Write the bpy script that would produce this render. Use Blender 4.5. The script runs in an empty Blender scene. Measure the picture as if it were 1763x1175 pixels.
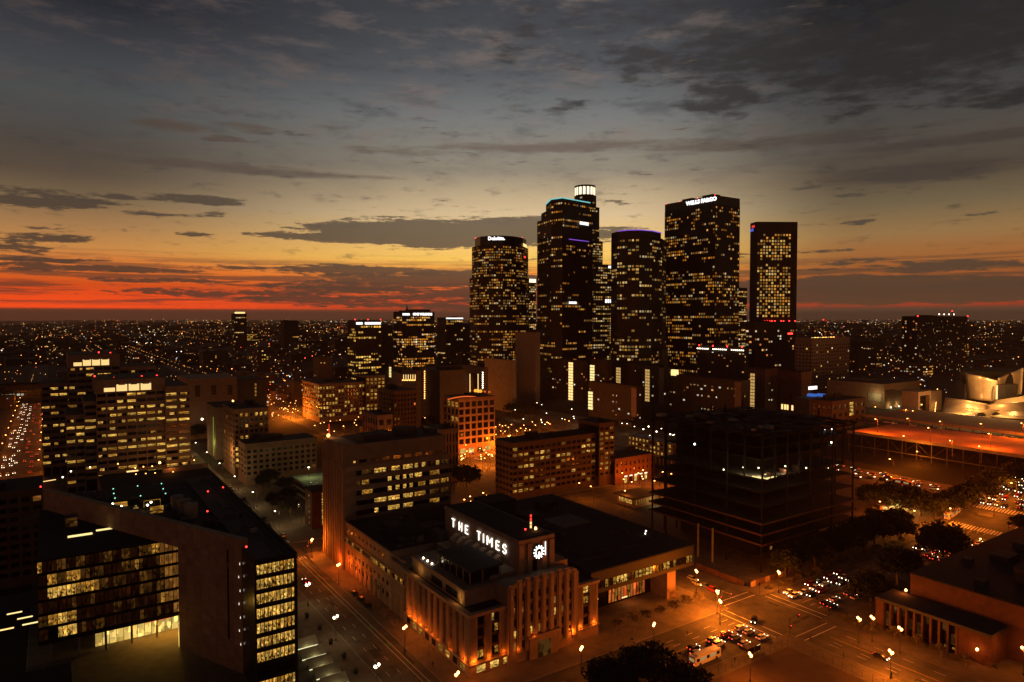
import bpy, math, random
from mathutils import Vector, Matrix
R = math.radians
sc = bpy.context.scene
col = sc.collection
random.seed(7)

# ------------------------------------------------------------------ camera
EYE = 105.0                       # metres above the street
FPX, CXP, CYP, HYP = 1175.0, 881.5, 587.5, 548.0
HEAD = R(34.0)                    # heading: +Y runs down the long street, +X down the cross street
PITCH = math.atan((CYP - HYP) / FPX)
cam = bpy.data.cameras.new('camera')
cam.sensor_width = 36.0
cam.lens = 36.0 * FPX / 1763.0
cam.clip_start = 1.0
cam.clip_end = 90000.0
camo = bpy.data.objects.new('camera', cam)
camo.location = (0, 0, EYE)
camo.rotation_euler = (math.pi / 2 - PITCH, 0, -HEAD)
col.objects.link(camo)
sc.camera = camo
sc.render.resolution_x, sc.render.resolution_y = 1024, 682
sc.view_settings.view_transform = 'Standard'
sc.view_settings.look = 'None'
sc.view_settings.exposure = 0.0
sc.view_settings.gamma = 1.0
sc.cycles.use_denoising = True
sc.cycles.max_bounces = 4
sc.cycles.diffuse_bounces = 2
sc.cycles.glossy_bounces = 2
sc.cycles.sample_clamp_indirect = 1.5
sc.cycles.sample_clamp_direct = 0.0
sc.cycles.caustics_reflective = False
sc.cycles.caustics_refractive = False
sc.cycles.use_light_tree = True
sc.cycles.volume_bounces = 0

cT, sT, cP, sP = math.cos(HEAD), math.sin(HEAD), math.cos(PITCH), math.sin(PITCH)

def ray(px, py):
    a = (px - CXP) / FPX
    b = (CYP - py) / FPX
    hf = cP + b * sP
    v = -sP + b * cP
    return (cT * a + sT * hf, -sT * a + cT * hf, v)

def sm(a, b, x):
    t = min(1.0, max(0.0, (x - a) / (b - a)))
    return t * t * (3 - 2 * t)

HILL = 22.0
def hz(X, Y=0):                   # the ground climbs to a hill beyond the second crossing
    return HILL * sm(330, 490, X)

def at(px, py, z=None):           # where a line of sight meets height z (or the ground)
    d = ray(px, py)
    if z is not None:
        t = (z - EYE) / d[2]
        return Vector((d[0] * t, d[1] * t, z))
    t = -EYE / d[2]
    for _ in range(40):
        g = hz(d[0] * t, d[1] * t)
        t += 0.5 * ((g - EYE) / d[2] - t)
    return Vector((d[0] * t, d[1] * t, hz(d[0] * t)))

def onX(px, py, X):
    d = ray(px, py); t = X / d[0]
    return Vector((X, d[1] * t, EYE + d[2] * t))

def onY(px, py, Y):
    d = ray(px, py); t = Y / d[1]
    return Vector((d[0] * t, Y, EYE + d[2] * t))

def dep(px, py, D):               # a point at forward distance D
    d = ray(px, py)
    t = D / (sT * d[0] + cT * d[1])
    return Vector((d[0] * t, d[1] * t, EYE + d[2] * t))

# ------------------------------------------------------------------ world: dusk sky
def lin(c):
    return tuple(((v / 255.0) / 12.92 if v / 255.0 <= 0.04045 else ((v / 255.0 + 0.055) / 1.055) ** 2.4) for v in c)

world = bpy.data.worlds.new('World')
sc.world = world
world.use_nodes = True
wt = world.node_tree
wt.nodes.clear()

class E:                           # small expression builder for math nodes
    def __init__(s, sock): s.s = sock
    def op(s, o, b=None, c=None, clamp=False):
        n = wt.nodes.new('ShaderNodeMath'); n.operation = o; n.use_clamp = clamp
        for i, v in enumerate((s, b, c)):
            if v is None: continue
            if isinstance(v, E): wt.links.new(v.s, n.inputs[i])
            else: n.inputs[i].default_value = v
        return E(n.outputs[0])
    def __add__(s, b): return s.op('ADD', b)
    def __sub__(s, b): return s.op('SUBTRACT', b)
    def __mul__(s, b): return s.op('MULTIPLY', b)
    def max(s, b): return s.op('MAXIMUM', b)
    def madd(s, b, c): return s.op('MULTIPLY_ADD', b, c)

def step(e, a, b):
    n = wt.nodes.new('ShaderNodeMapRange'); n.interpolation_type = 'SMOOTHSTEP'
    wt.links.new(e.s, n.inputs['Value'])
    n.inputs['From Min'].default_value = a; n.inputs['From Max'].default_value = b
    return E(n.outputs['Result'])

tc = wt.nodes.new('ShaderNodeTexCoord')
nrm = wt.nodes.new('ShaderNodeVectorMath'); nrm.operation = 'NORMALIZE'
wt.links.new(tc.outputs['Generated'], nrm.inputs[0])
sx = wt.nodes.new('ShaderNodeSeparateXYZ')
wt.links.new(nrm.outputs[0], sx.inputs[0])
DX, DY, DZ = E(sx.outputs[0]), E(sx.outputs[1]), E(sx.outputs[2])
DEG = 180.0 / math.pi
AZ = DX.op('ARCTAN2', DY) * DEG            # degrees from +Y towards +X
EL = DZ.op('ARCSINE') * DEG

def azel(px, py):
    d = ray(px, py); l = math.sqrt(d[0]**2 + d[1]**2 + d[2]**2)
    return math.degrees(math.atan2(d[0], d[1])), math.degrees(math.asin(d[2] / l))

def noise(sa, se, scale=1.0, detail=4.0, rough=0.55, off=0.0):
    c = wt.nodes.new('ShaderNodeCombineXYZ')
    wt.links.new((AZ * sa).s, c.inputs[0]); wt.links.new((EL * se).s, c.inputs[1])
    c.inputs[2].default_value = off
    n = wt.nodes.new('ShaderNodeTexNoise')
    n.inputs['Scale'].default_value = scale; n.inputs['Detail'].default_value = detail
    n.inputs['Roughness'].default_value = rough
    wt.links.new(c.outputs[0], n.inputs['Vector'])
    return E(n.outputs[0])

def ramp(e, stops):
    n = wt.nodes.new('ShaderNodeValToRGB'); cr = n.color_ramp
    cr.interpolation = 'LINEAR'
    stops = sorted(stops)
    while len(cr.elements) < len(stops): cr.elements.new(0.5)
    for el, (p, c) in zip(cr.elements, stops):
        el.position = p; el.color = (*lin(c), 1)
    wt.links.new(e.s, n.inputs[0])
    return n.outputs[0]

def mix(f, a, b):
    n = wt.nodes.new('ShaderNodeMix'); n.data_type = 'RGBA'
    if isinstance(f, E): wt.links.new(f.s, n.inputs[0])
    else: n.inputs[0].default_value = f
    for i, v in ((6, a), (7, b)):
        if isinstance(v, tuple): n.inputs[i].default_value = (*lin(v), 1)
        else: wt.links.new(v, n.inputs[i])
    return n.outputs[2]

def column(px, rows):
    out = []
    for y, c in rows: out.append((max(0.0, azel(px, y)[1] + 1) / 46.0, c))
    out.append((1.0, tuple(v * 0.72 for v in rows[0][1])))
    return out
EN = (EL + 1.0) * (1 / 46.0)
skyC = ramp(EN, column(960, [(0, (64, 66, 71)), (60, (72, 74, 78)), (130, (88, 90, 93)), (200, (118, 119, 118)), (255, (136, 131, 119)), (295, (146, 136, 118)),
    (335, (190, 168, 133)), (370, (217, 189, 146)), (400, (234, 195, 130)), (422, (247, 198, 112)), (446, (252, 200, 94)), (470, (240, 146, 58)), (497, (226, 98, 38)), (520, (200, 70, 32)), (532, (140, 54, 31)), (540, (92, 52, 36)), (550, (76, 45, 33))]))
skyL = ramp(EN, column(150, [(0, (36, 38, 45)), (60, (54, 56, 61)), (130, (69, 71, 73)), (165, (73, 75, 75)), (205, (73, 72, 70)), (255, (75, 67, 59)), (300, (86, 72, 58)),
    (340, (116, 95, 69)), (390, (164, 120, 75)), (425, (196, 133, 69)), (460, (214, 108, 40)), (490, (205, 74, 24)), (512, (232, 72, 22)), (529, (238, 72, 20)), (533, (90, 45, 29)), (550, (66, 39, 28))]))
skyR = ramp(EN, column(1540, [(0, (30, 30, 32)), (100, (48, 48, 50)), (170, (68, 67, 66)), (230, (78, 73, 66)), (300, (82, 70, 57)), (350, (110, 95, 70)),
    (400, (146, 112, 70)), (430, (156, 102, 55)), (460, (154, 88, 42)), (490, (140, 74, 38)), (510, (130, 60, 35)), (526, (150, 56, 32)), (530, (80, 56, 41)), (550, (60, 45, 34))]))
wL = step(AZ, azel(880, 548)[0], azel(110, 548)[0])
wR = step(AZ, azel(1040, 548)[0], azel(1480, 548)[0])
base = mix(wR, mix(wL, skyC, skyL), skyR)
# thin lighter wisps high up
w1 = step(noise(0.17, 0.66, 1.0, 7, 0.66, 3.1), 0.47, 0.70) * step(EL, 8.0, 13.0)
base = mix(w1 * 0.5, base, mix(wR, mix(wL, (128, 112, 103), (92, 78, 72)), (78, 68, 62)))
w2 = step(noise(0.21, 0.8, 1.0, 7, 0.66, 9.7), 0.48, 0.72) * step(EL, 9.0, 15.0)
base = mix(w2 * 0.42, base, (54, 54, 58))
# clouds: blobs in azimuth / elevation, edges broken up by noise
warp = noise(0.35, 1.3, 1.0, 5, 0.62, 0.0)
strk = noise(0.13, 2.1, 1.0, 4, 0.6, 41.0)
fine = noise(0.8, 3.6, 1.0, 6, 0.68, 5.0)
AW = AZ + (noise(0.25, 0.9, 1.0, 3, 0.5, 21.0) - 0.5) * 5.0
EN0 = noise(0.22, 0.8, 1.0, 3, 0.55, 33.0) - 0.5
EW = EL + EN0 * 1.5
EWL = EL + EN0 * 0.55

def blobs(lst, EW=EW):
    tot = None
    for (x, y, w, h, k) in lst:
        a0, e0 = azel(x, y)
        c = math.cos(math.radians(a0 - 34))
        ra, re = 1.22 * w / FPX * DEG * c * c, 1.3 * h / FPX * DEG * c
        da = (AW - a0) * (1 / ra)
        de = (EW - e0) * (1 / re)
        d = da.madd(da, de * de)
        v = (d * -k + k).max(0.0)
        tot = v if tot is None else tot.max(v)
    return tot

low = [(730, 402, 225, 24, 1.5), (880, 400, 160, 24, 1.5), (560, 406, 120, 11, 1.0), (1000, 402, 110, 18, 1.0),
       (620, 466, 150, 9, 1), (760, 482, 210, 17, 1.1), (640, 495, 230, 14, .9), (860, 506, 170, 24, 1), (430, 462, 130, 6, .8),
       (150, 462, 200, 7, 1), (60, 446, 120, 6, 1), (300, 484, 150, 5, .9), (60, 467, 90, 4, .8), (420, 505, 240, 7, .9), (525, 498, 40, 9, .9), (560, 516, 220, 7, .9),
       (690, 526, 170, 6, .8), (900, 530, 200, 10, .9),
       (70, 344, 125, 17, .95), (200, 341, 60, 8, .7), (345, 345, 110, 8, .85), (265, 369, 75, 7, .75), (360, 369, 50, 6, .7), (345, 405, 42, 5, .7), (70, 409, 110, 12, .8), (40, 428, 80, 8, .8), (30, 392, 80, 5, .6),
       (1470, 499, 360, 22, 1.7), (1600, 508, 380, 15, 1.7), (1300, 505, 200, 16, 1.3), (1700, 500, 200, 20, 1), (1620, 458, 170, 11, .9), (1480, 452, 70, 6, .7), (1425, 433, 70, 4, .7), (1450, 463, 70, 4, .6), (1470, 384, 40, 5, .7),
       (1460, 338, 48, 6, .7), (1395, 320, 30, 8, .7), (1530, 328, 90, 5, .5), (1050, 350, 26, 6, .7), (1690, 372, 60, 5, .6), (1250, 440, 80, 5, .7)]
dl = blobs(low, EWL) + (strk - 0.5) * 2.0 + (fine - 0.5) * 2.0
mlow = step(dl, 0.34, 0.74)
high = [(1290, 95, 250, 45, 1), (1090, 98, 80, 22, 1), (1240, 165, 75, 42, 1), (1500, 120, 230, 48, 1), (1690, 165, 120, 20, 1), (1660, 50, 260, 85, 1),
        (975, 187, 45, 10, .7), (1480, 192, 65, 13, .8), (900, 50, 60, 40, .5), (340, 25, 50, 28, .55), (1100, 25, 160, 30, .6),
        (890, 95, 40, 16, .6), (1000, 100, 50, 14, .5)]
dh = blobs(high) * 0.9 + (warp - 0.5) * 2.6 + (fine - 0.5) * 0.7
mhigh = step(dh, 0.12, 0.95)
streak = [(970, 254, 280, 9, .9), (1330, 246, 300, 12, .8), (1640, 242, 220, 12, .9), (1590, 296, 190, 20, .9), (420, 292, 330, 10, .75), (300, 217, 90, 10, .8), (430, 220, 60, 9, .8), (385, 239, 40, 6, .8), (555, 218, 25, 5, .8),
          (1450, 275, 200, 8, .5), (690, 262, 130, 7, .6)]
ds = blobs(streak, EWL) + (strk - 0.5) * 1.3 + (warp - 0.5) * 0.8 + (fine - 0.5) * 0.5
mstr = step(ds, 0.18, 0.85)
# thin streaks low over the horizon
thin = step(noise(0.085, 2.4, 1.0, 5, 0.62, 15.0), 0.465, 0.575) * step(EL, 5.6, 3.2) * step(EL, 0.8, 1.3)
c_low = mix(step(EL, 0.6, 8.0), mix(wR, (78, 51, 38), (80, 58, 41)), mix(wR, mix(wL, (102, 88, 72), (72, 60, 50)), (76, 67, 57)))
sky = mix(mstr * 0.85, base, mix(wR, mix(wL, (108, 95, 84), (76, 65, 56)), (66, 58, 52)))
sky = mix(mhigh * 0.92, sky, mix(wR, (60, 57, 57), (42, 40, 39)))
sky = mix(thin * 0.75, sky, c_low)
sky = mix(mlow * 0.93, sky, c_low)
haze0 = step(EL, 0.75, 0.45)
sky = mix(haze0 * 0.85, sky, mix(wR, mix(wL, (80, 47, 34), (76, 42, 29)), (66, 49, 37)))
sky = mix(step(EL, 0.0, -1.2), sky, (16, 11, 9))
# a faint physical twilight term on top
nis = wt.nodes.new('ShaderNodeTexSky'); nis.sky_type = 'NISHITA'; nis.sun_disc = False
nis.sun_elevation = R(-4.0); nis.sun_rotation = R(22.0); nis.altitude = 120; nis.air_density = 1.2; nis.dust_density = 2.0
bg1 = wt.nodes.new('ShaderNodeBackground'); bg1.inputs[1].default_value = 1.0
bg2 = wt.nodes.new('ShaderNodeBackground'); bg2.inputs[1].default_value = 0.05
comp = DZ.max(0.004).op('POWER', -1.0) * 0.0096
wt.links.new(comp.op('MINIMUM', 1.0).op('EXPONENT').s, bg1.inputs[1])   # the haze box dims the low sky: its own brightness beyond the air
wt.links.new(sky, bg1.inputs[0]); wt.links.new(nis.outputs[0], bg2.inputs[0])
ad = wt.nodes.new('ShaderNodeAddShader'); wo = wt.nodes.new('ShaderNodeOutputWorld')
wt.links.new(bg1.outputs[0], ad.inputs[0]); wt.links.new(bg2.outputs[0], ad.inputs[1])
wt.links.new(ad.outputs[0], wo.inputs[0])
world.cycles.sampling_method = 'MANUAL'
world.cycles.sample_map_resolution = 512

# ------------------------------------------------------------------ materials
M = {}
def pmat(name, c1, c2=None, scale=0.5, rough=0.8, bump=0.0, metal=0.0, detail=4.0, spec=0.3, stretch=None, vary=0.16):
    m = bpy.data.materials.new(name); m.use_nodes = True
    nt = m.node_tree; b = nt.nodes['Principled BSDF']
    b.inputs['Roughness'].default_value = rough; b.inputs['Metallic'].default_value = metal
    b.inputs['Specular IOR Level'].default_value = spec
    b.inputs['Base Color'].default_value = (*c1, 1)
    if c2 is not None:
        t = nt.nodes.new('ShaderNodeNewGeometry'); n = nt.nodes.new('ShaderNodeTexNoise')
        mp = nt.nodes.new('ShaderNodeMapping'); nt.links.new(t.outputs['Position'], mp.inputs[0])
        if stretch: mp.inputs['Scale'].default_value = stretch
        n.inputs['Scale'].default_value = scale; n.inputs['Detail'].default_value = detail; n.inputs['Roughness'].default_value = 0.62
        nt.links.new(mp.outputs[0], n.inputs['Vector'])
        rp = nt.nodes.new('ShaderNodeValToRGB')
        rp.color_ramp.elements[0].position = 0.33; rp.color_ramp.elements[1].position = 0.68
        rp.color_ramp.elements[0].color = (*c1, 1); rp.color_ramp.elements[1].color = (*c2, 1)
        nt.links.new(n.outputs[0], rp.inputs[0])
        oi = nt.nodes.new('ShaderNodeObjectInfo'); hs = nt.nodes.new('ShaderNodeHueSaturation'); mr = nt.nodes.new('ShaderNodeMapRange')
        mr.inputs['To Min'].default_value = 1 - vary; mr.inputs['To Max'].default_value = 1 + vary
        nt.links.new(oi.outputs['Random'], mr.inputs['Value']); nt.links.new(mr.outputs[0], hs.inputs['Value']); nt.links.new(rp.outputs[0], hs.inputs['Color']); nt.links.new(hs.outputs[0], b.inputs['Base Color'])
        if bump:
            bp = nt.nodes.new('ShaderNodeBump'); bp.inputs['Strength'].default_value = bump; bp.inputs['Distance'].default_value = 0.2
            nt.links.new(n.outputs[0], bp.inputs['Height']); nt.links.new(bp.outputs[0], b.inputs['Normal'])
    M[name] = m
    return m

def emat(name, c, s, sampling='NONE'):
    m = bpy.data.materials.new(name); m.use_nodes = True
    nt = m.node_tree; nt.nodes.clear()
    e = nt.nodes.new('ShaderNodeEmission'); o = nt.nodes.new('ShaderNodeOutputMaterial')
    e.inputs[0].default_value = (*c, 1); e.inputs[1].default_value = s
    nt.links.new(e.outputs[0], o.inputs[0])
    m.cycles.emission_sampling = sampling
    M[name] = m
    return m

def vmat(name, s=1.0):             # lit windows too small to tell apart: colour per face
    m = bpy.data.materials.new(name); m.use_nodes = True
    nt = m.node_tree; nt.nodes.clear()
    a = nt.nodes.new('ShaderNodeAttribute'); a.attribute_name = 'Col'
    e = nt.nodes.new('ShaderNodeEmission'); o = nt.nodes.new('ShaderNodeOutputMaterial')
    e.inputs[1].default_value = s
    nt.links.new(a.outputs[0], e.inputs[0]); nt.links.new(e.outputs[0], o.inputs[0])
    m.cycles.emission_sampling = 'NONE'
    M[name] = m
    return m
vmat('window_light')

def room_mat(name, ca, cb, s, dark=0.12, cells=5.0, sampling='NONE'):
    """a lit room seen through its pane: bright ceiling line, furniture and people breaking up the lower part"""
    m = bpy.data.materials.new(name); m.use_nodes = True
    nt = m.node_tree; nt.nodes.clear(); L = nt.links.new
    uv = nt.nodes.new('ShaderNodeTexCoord'); oi = nt.nodes.new('ShaderNodeObjectInfo')
    sep = nt.nodes.new('ShaderNodeSeparateXYZ'); L(uv.outputs['UV'], sep.inputs[0])
    add = nt.nodes.new('ShaderNodeVectorMath'); add.operation = 'MULTIPLY_ADD'
    L(uv.outputs['UV'], add.inputs[0]); add.inputs[1].default_value = (cells * 0.5, cells * 0.85, 1)
    cmb = nt.nodes.new('ShaderNodeCombineXYZ')
    mu = nt.nodes.new('ShaderNodeMath'); mu.operation = 'MULTIPLY'; mu.inputs[1].default_value = 97.0
    L(oi.outputs['Random'], mu.inputs[0]); L(mu.outputs[0], cmb.inputs[0]); L(mu.outputs[0], cmb.inputs[1]); L(cmb.outputs[0], add.inputs[2])
    vo = nt.nodes.new('ShaderNodeTexVoronoi'); vo.inputs['Scale'].default_value = 1.0; vo.distance = 'CHEBYCHEV'
    L(add.outputs[0], vo.inputs['Vector'])
    sc_ = nt.nodes.new('ShaderNodeSeparateColor'); L(vo.outputs['Color'], sc_.inputs[0])
    # lower part is broken up, upper part even
    mr = nt.nodes.new('ShaderNodeMapRange'); mr.interpolation_type = 'SMOOTHSTEP'
    L(sep.outputs[1], mr.inputs['Value']); mr.inputs['From Min'].default_value = 0.45; mr.inputs['From Max'].default_value = 0.85
    mr.inputs['To Min'].default_value = 0.0; mr.inputs['To Max'].default_value = 0.75
    mx = nt.nodes.new('ShaderNodeMath'); mx.operation = 'MAXIMUM'
    st = nt.nodes.new('ShaderNodeMapRange'); L(sc_.outputs[0], st.inputs['Value']); st.inputs['From Min'].default_value = 0.15; st.inputs['From Max'].default_value = 0.8
    st.inputs['To Min'].default_value = dark; st.inputs['To Max'].default_value = 1.0
    L(mr.outputs[0], mx.inputs[0]); L(st.outputs[0], mx.inputs[1])
    hi = nt.nodes.new('ShaderNodeMath'); hi.operation = 'POWER'; L(sc_.outputs[2], hi.inputs[0]); hi.inputs[1].default_value = 3.0
    rnd = nt.nodes.new('ShaderNodeMapRange'); L(oi.outputs['Random'], rnd.inputs['Value']); rnd.inputs['To Min'].default_value = 0.65; rnd.inputs['To Max'].default_value = 1.2
    m2 = nt.nodes.new('ShaderNodeMath'); m2.operation = 'MULTIPLY'; L(mx.outputs[0], m2.inputs[0]); L(rnd.outputs[0], m2.inputs[1])
    ha = nt.nodes.new('ShaderNodeMath'); ha.operation = 'MULTIPLY_ADD'; L(hi.outputs[0], ha.inputs[0]); ha.inputs[1].default_value = 1.3; ha.inputs[2].default_value = 0.55
    m3a = nt.nodes.new('ShaderNodeMath'); m3a.operation = 'MULTIPLY'; L(m2.outputs[0], m3a.inputs[0]); L(ha.outputs[0], m3a.inputs[1])
    m3 = nt.nodes.new('ShaderNodeMath'); m3.operation = 'MULTIPLY'; L(m3a.outputs[0], m3.inputs[0]); m3.inputs[1].default_value = s
    cm = nt.nodes.new('ShaderNodeMix'); cm.data_type = 'RGBA'; L(sc_.outputs[1], cm.inputs[0])
    cm.inputs[6].default_value = (*ca, 1); cm.inputs[7].default_value = (*cb, 1)
    e = nt.nodes.new('ShaderNodeEmission'); o = nt.nodes.new('ShaderNodeOutputMaterial')
    L(cm.outputs[2], e.inputs[0]); L(m3.outputs[0], e.inputs[1]); L(e.outputs[0], o.inputs[0])
    m.cycles.emission_sampling = sampling
    M[name] = m
    return m
room_mat('room_bright', (1.0, 0.46, 0.055), (1.0, 0.62, 0.14), 1.0, 0.05)
room_mat('room_warm', (1.0, 0.40, 0.04), (1.0, 0.50, 0.08), 0.48, 0.06)
room_mat('room_dim', (0.9, 0.34, 0.05), (0.7, 0.30, 0.06), 0.10, 0.15, 3.0)
room_mat('room_red', (0.5, 0.09, 0.02), (0.45, 0.16, 0.05), 0.035, 0.3, 2.0)
room_mat('room_amber', (1.0, 0.34, 0.05), (1.0, 0.46, 0.09), 0.27, 0.5, 2.0)
room_mat('room_lobby', (1.0, 0.62, 0.12), (1.0, 0.70, 0.2), 1.2, 0.6, 3.0, 'AUTO')
room_mat('room_orange', (1.0, 0.11, 0.012), (1.0, 0.28, 0.05), 1.0, 0.35, 3.0)

pmat('glass_dark', (0.004, 0.004, 0.0045), rough=0.15, spec=0.35)
pmat('glass_tower', (0.004, 0.0042, 0.005), rough=0.28, spec=0.35)
pmat('stone_beige', (0.24, 0.165, 0.12), (0.17, 0.115, 0.083), 0.35, 0.85)
pmat('stone_times', (0.32, 0.20, 0.125), (0.22, 0.135, 0.085), 0.25, 0.82, 0.15)
pmat('stone_lime', (0.31, 0.195, 0.125), (0.23, 0.14, 0.09), 0.25, 0.85)
pmat('concrete', (0.20, 0.175, 0.15), (0.14, 0.12, 0.10), 0.3, 0.9)
pmat('concrete_dark', (0.075, 0.066, 0.058), (0.05, 0.044, 0.04), 0.3, 0.9)
pmat('tower_dark', (0.017, 0.015, 0.014), (0.012, 0.011, 0.010), 0.05, 0.6)
pmat('tower_brown', (0.040, 0.030, 0.024), (0.028, 0.021, 0.017), 0.08, 0.75)
pmat('brick_red', (0.10, 0.042, 0.027), (0.06, 0.026, 0.018), 0.6, 0.9, 0.1)
pmat('brick_brown', (0.10, 0.06, 0.04), (0.07, 0.042, 0.03), 0.6, 0.9)
pmat('roof_dark', (0.016, 0.015, 0.015), (0.008, 0.0075, 0.0075), 0.15, 0.95)
pmat('roof_grey', (0.055, 0.05, 0.048), (0.032, 0.03, 0.028), 0.12, 0.95)
pmat('roof_pale', (0.12, 0.105, 0.09), (0.08, 0.07, 0.06), 0.2, 0.95)
pmat('steel_black', (0.006, 0.0055, 0.005), rough=0.8, spec=0.15)
pmat('steel_reddish', (0.085, 0.035, 0.022), (0.05, 0.022, 0.015), 0.8, 0.8)
pmat('asphalt', (0.095, 0.078, 0.06), (0.034, 0.029, 0.025), 0.16, 0.85, 0.05, detail=7)
pmat('pavement', (0.13, 0.10, 0.078), (0.075, 0.06, 0.047), 0.3, 0.9, 0.05, detail=7)
pmat('patch_dark', (0.028, 0.025, 0.022), (0.02, 0.018, 0.016), 0.8, 0.85)
pmat('patch_light', (0.11, 0.09, 0.07), (0.075, 0.062, 0.05), 0.8, 0.85)
pmat('kerb_stone', (0.24, 0.20, 0.165), (0.17, 0.145, 0.12), 0.6, 0.9)
pmat('earth', (0.085, 0.05, 0.034), (0.05, 0.03, 0.021), 0.12, 0.95, 0.2, detail=7)
pmat('ground_far', (0.018, 0.014, 0.012), (0.010, 0.009, 0.008), 0.01, 1.0)
pmat('paint_white', (0.62, 0.58, 0.50), (0.40, 0.37, 0.32), 1.5, 0.8)
pmat('paint_yellow', (0.50, 0.34, 0.05), (0.34, 0.22, 0.03), 1.5, 0.8)
pmat('paint_green', (0.05, 0.16, 0.05), (0.03, 0.10, 0.03), 1.2, 0.85)
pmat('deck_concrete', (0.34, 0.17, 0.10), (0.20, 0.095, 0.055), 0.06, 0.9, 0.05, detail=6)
pmat('titanium', (0.55, 0.42, 0.28), (0.46, 0.34, 0.22), 0.25, 0.42, 0.0, 0.35)
pmat('bark', (0.09, 0.06, 0.04), (0.05, 0.035, 0.022), 1.5, 0.95)
pmat('bark_pale', (0.22, 0.16, 0.10), (0.14, 0.10, 0.07), 1.5, 0.95)
pmat('leaf', (0.017, 0.020, 0.008), (0.009, 0.011, 0.005), 0.7, 0.75)
pmat('leaf_dry', (0.11, 0.085, 0.03), (0.07, 0.055, 0.02), 0.8, 0.8)
pmat('pole_metal', (0.05, 0.04, 0.032), rough=0.6, metal=0.3)
pmat('rubber', (0.012, 0.012, 0.012), rough=0.9)
for nm, c in (('car_white', (0.62, 0.6, 0.56)), ('car_black', (0.012, 0.012, 0.014)), ('car_grey', (0.12, 0.12, 0.125)), ('car_silver', (0.34, 0.33, 0.32)), ('car_red', (0.25, 0.02, 0.015)), ('car_blue', (0.02, 0.03, 0.09))):
    pmat(nm, c, rough=0.28, spec=0.5)
pmat('bus_white', (0.55, 0.5, 0.42), rough=0.45)
pmat('bus_orange', (0.55, 0.14, 0.03), rough=0.45)
pmat('cloth_dark', (0.03, 0.028, 0.03), rough=0.9)
pmat('shelter', (0.10, 0.05, 0.03), rough=0.7)
emat('lamp_sodium', (1.0, 0.40, 0.10), 12.0)
emat('lamp_sodium_far', (1.0, 0.42, 0.09), 6.0)
emat('lamp_white', (1.0, 0.86, 0.6), 9.0)
emat('lamp_cool', (0.8, 0.95, 1.0), 5.0)
emat('beacon_red', (1.0, 0.03, 0.02), 6.0)
emat('letter_white', (1.0, 0.97, 0.86), 2.2, 'AUTO')
emat('sign_white', (1.0, 0.95, 0.92), 1.7)
emat('sign_cyan', (0.25, 0.85, 0.85), 0.75)
emat('sign_purple', (0.35, 0.12, 0.95), 0.75)
emat('sign_red', (1.0, 0.05, 0.05), 0.9)
emat('sign_blue', (0.10, 0.16, 0.9), 0.7)
emat('arc_blue', (0.08, 0.25, 0.95), 0.5)
emat('neon_red', (1.0, 0.05, 0.03), 1.4)
emat('headlight', (1.0, 0.82, 0.55), 9.0)
emat('tail_light', (1.0, 0.05, 0.02), 5.0)
emat('signal_red', (1.0, 0.04, 0.03), 5.0)
emat('signal_green', (0.35, 1.0, 0.7), 1.6)
emat('crown_light', (1.0, 0.86, 0.55), 1.9)
emat('strip_warm', (1.0, 0.62, 0.22), 1.6)
emat('strip_pale', (1.0, 0.78, 0.30), 1.3)
emat('work_light', (1.0, 0.86, 0.48), 4.0, 'AUTO')

# ------------------------------------------------------------------ mesh collecting
ORG = {}
def org(p): return ORG.get(p.name, (0, 0, 0)) if p is not None else (0, 0, 0)

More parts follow.
